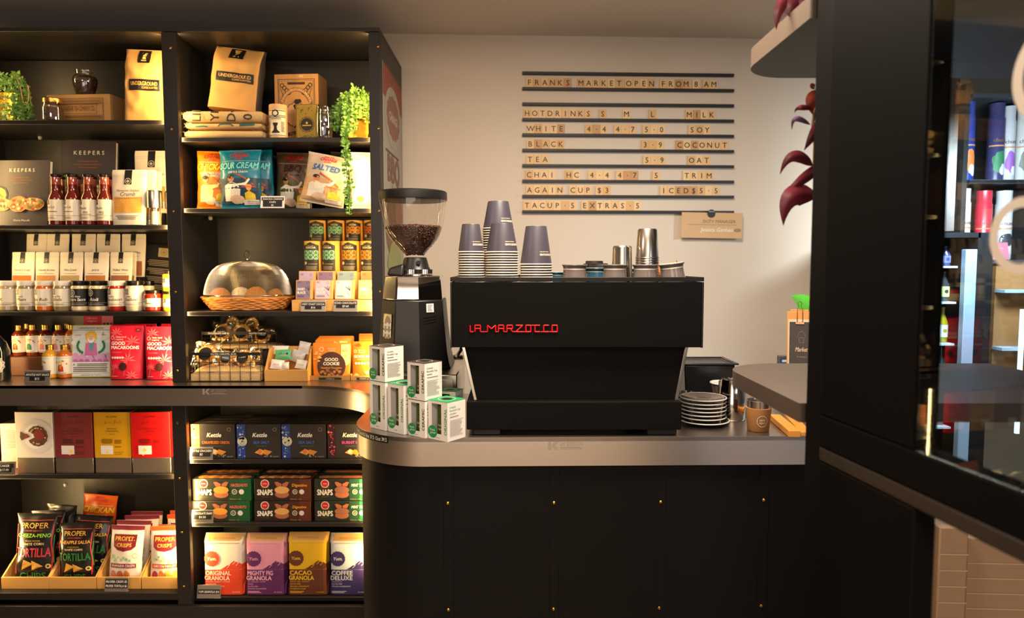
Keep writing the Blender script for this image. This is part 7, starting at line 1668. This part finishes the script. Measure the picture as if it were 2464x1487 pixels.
LV = [((1984, 280), (1962, 320), (1935, 362), .012, 0), ((1957, 400), (1905, 340), (1877, 420), .013, 0), ((1983, 392), (1935, 430), (1885, 468), .012, 0), ((1965, 475), (1890, 440), (1885, 543), .025, 0), ((1990, 240), (1950, 225), (1955, 275), .022, 1), ((1982, 300), (1990, 320), (1978, 335), .016, 1),
      ((1955, 262), (1920, 250), (1912, 272), .006, 0), ((1950, 300), (1905, 265), (1906, 312), .006, 2), ((1990, 330), (1970, 345), (1988, 385), .016, 0), ((1990, 440), (1978, 430), (1968, 400), .010, 1), ((1962, 203), (1950, 205), (1962, 215), .006, 1), ((1985, 200), (1970, 215), (1982, 235), .012, 1), ((2000, 470), (1985, 455), (1990, 490), .012, 0)]
pm = [purpleleaf, M('red_brown_leaf', (150, 62, 44), .35, var=.3, scale=9), M('violet_leaf', (112, 84, 120), .35, var=.3)]
for k, (a, b, c, wd, m_) in enumerate(LV): leaf(t, (L_(*a, Yp_ + .01 * (k % 3)), L_(*b, Yp_ - .02), L_(*c, Yp_ + .01)), wd, pm[m_], fold=.35)
for a, b, c, wd in (((1905, -20), (1870, 10), (1868, 72), .012), ((1925, -30), (1900, 10), (1916, 48), .026), ((1950, -20), (1930, 0), (1945, 30), .014)): leaf(t, (W(*a, 1.36), W(*b, 1.34), W(*c, 1.36)), wd, purpleleaf, fold=.3)
for ps in ([(1995, 190), (1988, 230), (1991, 290), (1986, 340), (1992, 400), (1985, 440), (1970, 482)], [(1960, 262), (1955, 300), (1960, 350), (1958, 400), (1963, 440), (1969, 480)]):
    MB().tube([W(x, y, Yp_ + .01) - t.location for x, y in ps], .0028, M('plant_stem', (120, 96, 60), .5), 6).build('stem', t)
# --- glazed cabinet: bottom rail, door stile, glass
cab = T('glass_display_cabinet', 'near black framed glass cabinet door at the edge of the picture', 'cabinet', (.75, 1.0, FZ))
d_ = Vector((.12, -1, 0)).normalized(); A0 = Vector((.532, 1.165, 0))
def slab(name, a, b, z0, z1, thk, m):
    nrm = Vector((-d_.y, d_.x, 0)); P0, P1 = A0 + d_ * a, A0 + d_ * b; n_ = nrm * thk
    return MB().hexa([(*P0.xy, z0), (*P1.xy, z0), (*(P0 + n_).xy, z0), (*(P1 + n_).xy, z0), (*P0.xy, z1), (*P1.xy, z1), (*(P0 + n_).xy, z1), (*(P1 + n_).xy, z1)], m).build(name, cab, bevel=.003, world=True)
slab('rail_bead', -.0, .85, 1.09, 1.1145, .05, M('bead_brown_black', (36, 29, 25), .45, spec=.3))
slab('bottom_rail', 0, .85, 1.115, 1.17, .04, M('cabinet_frame_black', (9, 8, 8), .6, spec=.05))
slab('door_stile', 0, .232, 1.1705, 2.45, .035, M('cabinet_frame_black', (9, 8, 8), .6, spec=.05))
slab('glass_pane', .2325, .85, 1.1705, 2.45, .004, thin('door_glass', (206, 214, 216), .02, .03, mx_=.25))
slab('lower_stile', 0, .235, FZ, 1.0895, .035, M('cabinet_frame_black', (9, 8, 8), .6, spec=.05))
nrm = Vector((-d_.y, d_.x, 0)); dp = Pr(lambda X, Zz, o: tuple(A0 + d_ * (.40 + X) - nrm * (.0008 + o) + Vector((0, 0, 1.35 + Zz)) - cab.location), .2, .4)
pale = P(190, 180, 168)
dp.ring(.14, .72, .3, .07, pale, 36); dp.build('upper_letter', cab, 'large pale rounded letter on the glass'); dp.mb = MB(); dp.ring(-.05, .28, .22, .06, pale, 30); dp.build('lower_letter', cab, 'pale rounded letter on the glass')
# cabinet contents far behind: drinks fridge
frm = M('fridge_frame_black', (24, 24, 27), .35); frl = M('pale_blue_fridge_frame', (150, 172, 196), .35)
fx0, fx1 = W(2195, 800, 2.7).x, W(2350, 800, 2.7).x
fr = T('drinks_fridge', 'upright drinks fridge with pale frame, full of bottles, seen through the glass door', 'fridge', ((fx0 + fx1) / 2, 2.9, FZ))
fz = lambda py: W(2260, py, 2.72).z
MB().box(fx0 - .02, fx0, 2.7, 3.15, FZ, fz(560), frm).build('side_panel', fr, world=True); MB().box(fx0, fx1, 3.13, 3.15, FZ, fz(560), M('fridge_liner', (120, 140, 160), .5)).build('back_panel', fr, world=True); MB().box(fx0, fx1, 2.7, 3.13, fz(560) - .02, fz(560), frm).build('top_panel', fr, world=True)
MB().box(fx1 - .055, fx1 - .01, 2.7, 2.73, .3, fz(600), frl).build('door_frame', fr, bevel=.003, world=True); MB().box(fx1 - .0095, fx1 + .05, 2.7, 3.15, FZ, fz(560), frm).build('side_panel', fr, world=True); MB().box(fx0, fx1 - .056, 2.7, 3.13, FZ, fz(1128), frm).build('base_panel', fr, world=True)
MB().box(W(2200, 300, 2.6).x, W(2306, 300, 2.6).x, 2.6, 2.66, fz(560) + .001, 2.355, M('grey_brown_panel', (84, 74, 68), .5)).build('header_panel', fr, world=True)
wsh = P(190, 206, 220)
FB = [(640, 592, (60, 66, 110), (90, 90, 150), 'water'), (727, 655, (60, 60, 66), (190, 220, 120), 'juice'), (828, 742, (110, 30, 50), (220, 70, 110), 'soda'), (930, 836, (24, 50, 46), (60, 90, 70), 'dark'), (1030, 975, (160, 110, 100), (224, 214, 206), 'can')]
for k, (pb_, pt_, c1, c2, kd) in enumerate(FB):
    z = fz(pb_); MB().box(fx0, fx1 - .06, 2.74, 3.12, z - .008, z, wsh).build('fridge_shelf', fr, world=True); h = fz(pt_) - z; n_ = 4
    for i in range(n_):
        x = fx0 + .03 + i * .048; cc = [(c1, c2), ((70, 70, 76), (214, 226, 120)), ((150, 130, 30), (226, 230, 236)), ((170, 160, 30), (226, 230, 236))][i] if kd == 'soda' else (c1, c2 if i % 2 == 0 else tuple(min(255, v + 30) for v in c2))
        if kd == 'can': prof_ = [(.018, 0), (.02, .003), (.02, h - .005), (.017, h), (.0001, h)]
        else: prof_ = [(.019, 0), (.021, .003), (.021, h * .55), (.009, h * .8), (.008, h * .94), (.010, h * .95), (.010, h), (.0001, h)]
        t = T('drink_can' if kd == 'can' else 'drink_bottle', '%s in the fridge, %s from the post on the %s shelf' % ({'water': 'violet tinted water bottle', 'juice': 'green labelled juice bottle', 'soda': 'slim soda bottle', 'dark': 'dark glass bottle', 'can': 'printed drink can'}[kd], ORD[i], ORD[k]), 'can' if kd == 'can' else 'bottle', (x, 2.79, z + .0012), 0, 'drinks on the %s fridge shelf' % ORD[k]); t['held'] = 1
        MB().lathe(prof_, P(*cc[0], rough=.15, coat=.5), 16).build('can_body' if kd == 'can' else 'bottle_body', t); p = Pr(cyl(.021 if kd != 'can' else .02), .04, h); p.rect(-.7, .15, .7, .5 if kd != 'can' else .8, P(*cc[1]), 12, 1); p.ell(0, .33, .2, P(*cc[0])); p.build('label', t)
# tumbler display shelves beyond
sx0, sx1 = W(2300, 400, 2.92).x, 2.62; ds = T('tumbler_shelves', 'dark wall shelves holding decorated tumblers, seen through the glass door', 'shelving', ((sx0 + sx1) / 2, 3.0, FZ)); hz_ = lambda py: W(2380, py, 2.92).z
MB().box(sx0 + .06, sx1, 3.16, 3.18, .9, hz_(215), P(30, 28, 30)).build('back_panel', ds, world=True)
for a in (225, 432, 625, 790): MB().box(sx0 + .06, sx1, 2.92, 3.158, hz_(a) - .016, hz_(a), P(58, 58, 64)).build('shelf', ds, world=True)
MB().box(sx0 + .03, sx0 + .0495, 2.92, 3.18, FZ, hz_(200), P(30, 28, 30)).build('side_panel', ds, world=True); MB().box(sx0 + .06, sx1, 2.9175, 2.919, hz_(432) - .014, hz_(432) - .003, BLK).build('price_strip', ds, world=True)
TB = [(2326, 24, 247, 420, (34, 62, 140), (230, 120, 60), 'deep blue'), (2398, 26, 250, 420, (60, 56, 96), (60, 120, 80), 'indigo'), (2428, 13, 257, 420, (196, 186, 190), (150, 90, 170), 'white and violet'), (2462, 14, 255, 420, (190, 184, 180), (120, 110, 100), 'pale grey'),
      (2324, 18, 455, 600, (196, 190, 190), (226, 90, 70), 'white'), (2376, 18, 460, 600, (190, 44, 60), (90, 60, 140), 'red'), (2425, 18, 460, 600, (190, 186, 186), (50, 50, 60), 'white and black')]
for c, hw, pt_, pb_, c1, c2, lb in TB:
    Y = 3.0; x = W(c, 300, Y).x; zz_ = hz_(432 if pb_ == 420 else 625); h = W(c, pt_, Y).z - zz_; r = .033 if hw > 14 else .026
    t = T('decorated_tumbler', lb + ' decorated tumbler on the ' + ('upper' if pb_ == 420 else 'middle') + ' shelf behind the glass', 'tumbler', (x, Y, zz_ + .0004), 0, 'decorated tumblers'); t['held'] = 1
    MB().lathe([(r * .9, 0), (r, .004), (r, h * .8), (r * .9, h * .82), (r * .92, h), (.0001, h)], P(*c1, rough=.3), 24).build('tumbler_body', t); p = Pr(cyl(r), 2 * r, h); p.ell(.0, .25, .45, P(*c2), .14, 18, wob=.15); p.ell(.2, .14, .25, P(220, 210, 220), .07, 14, wob=.2); p.rect(-.7, .44, .7, .46, P(190, 130, 90), 12, 1); p.text('chunk', 0, .5, .05, P(120, 80, 60), mw=1.0, bold=.03); p.build('printing', t)
o = MB().box(-.08, .08, 0, .003, 0, .075, P(196, 112, 130)).build('pink_card', smooth=0); q = hz_(625); o.location = (W(2385, 600, 2.93).x, 2.93, q + .0004); o.rotation_euler.x = -radians(12); tag(o, 'pink card leaning on the shelf before the red tumbler', 'card')
p = Pr(flat(0), .16, .075); p.rect(-.5, 0, -.2, 1, P(206, 206, 196)).lines(-.1, .6, .4, .8, 2, P(226, 160, 170)); p.build('printing', o)
# second fridge pane with brown wood reflections painted as a panel, and cold light
MB().box(W(2385, 900, 2.78).x, 2.62, 2.78, 2.80, .9, hz_(640), M('painted_wood_reflection', (150, 104, 62), .5, var=.15, scale=6, stretch=(1, 1, 6))).build('wood_reflection', ds, world=True)
for a in (700, 830, 925): MB().box(W(2385, 900, 2.775).x, 2.62, 2.72, 2.779, hz_(a), hz_(a) + .012, P(150, 170, 190)).build('rail', ds, world=True)
MB().box(W(2452, 900, 2.7).x, W(2460, 900, 2.7).x, 2.70, 2.712, .75, 1.25, M('cold_led_tube', (210, 240, 255), emit=3)).build('light_tube', ds, world=True)
# cartons low behind the cabinet
cm = M('brown_carton', (150, 118, 88), .8, var=.08, scale=10)
for k, (px, pyt, wd, dz_, lb) in enumerate(((2262, 1270, .08, 0, 'brown carton low behind the cabinet glass, nearest the post'), (2330, 1295, .34, 1, 'larger brown carton low behind the cabinet glass'))):
    q = W(px, pyt, 1.9 + .02 * k); h = q.z - FZ; o = MB().box(0, wd, 0, .3, 0, h, cm).build('carton', bevel=.004); o.location = (q.x, q.y, FZ + 0.0005); o.rotation_euler.z = radians(-3); tag(o, lb, 'carton', 'brown cartons'); p = Pr(lambda X, Zz, oo: (wd / 2 + X, -oo, Zz), wd, h)
    for j in range(14): p.rect(-.5, .06 * j + .12, .5, .06 * j + .125, P(176, 146, 112))  # pale stripes paint in the reflected rail lines
    p.build('rail_reflections', o)
# ------------------------------------------------------------------ settle tilted things on what carries them
bpy.context.view_layer.update()
for o in list(COL.objects):
    if o.parent is None and 'category' in o and 'kind' not in o and not o.get('held'):
        lo = 1e9
        for c in [o] + list(o.children_recursive):
            if c.type == 'MESH':
                mw = c.matrix_world; vv = c.data.vertices
                st = max(1, len(vv) // 1500)
                for i in range(0, len(vv), st): lo = min(lo, (mw @ vv[i].co).z)
        if lo < 1e8:
            d = o.location.z - lo
            o.location.z += d if 0 < d < .06 else 0
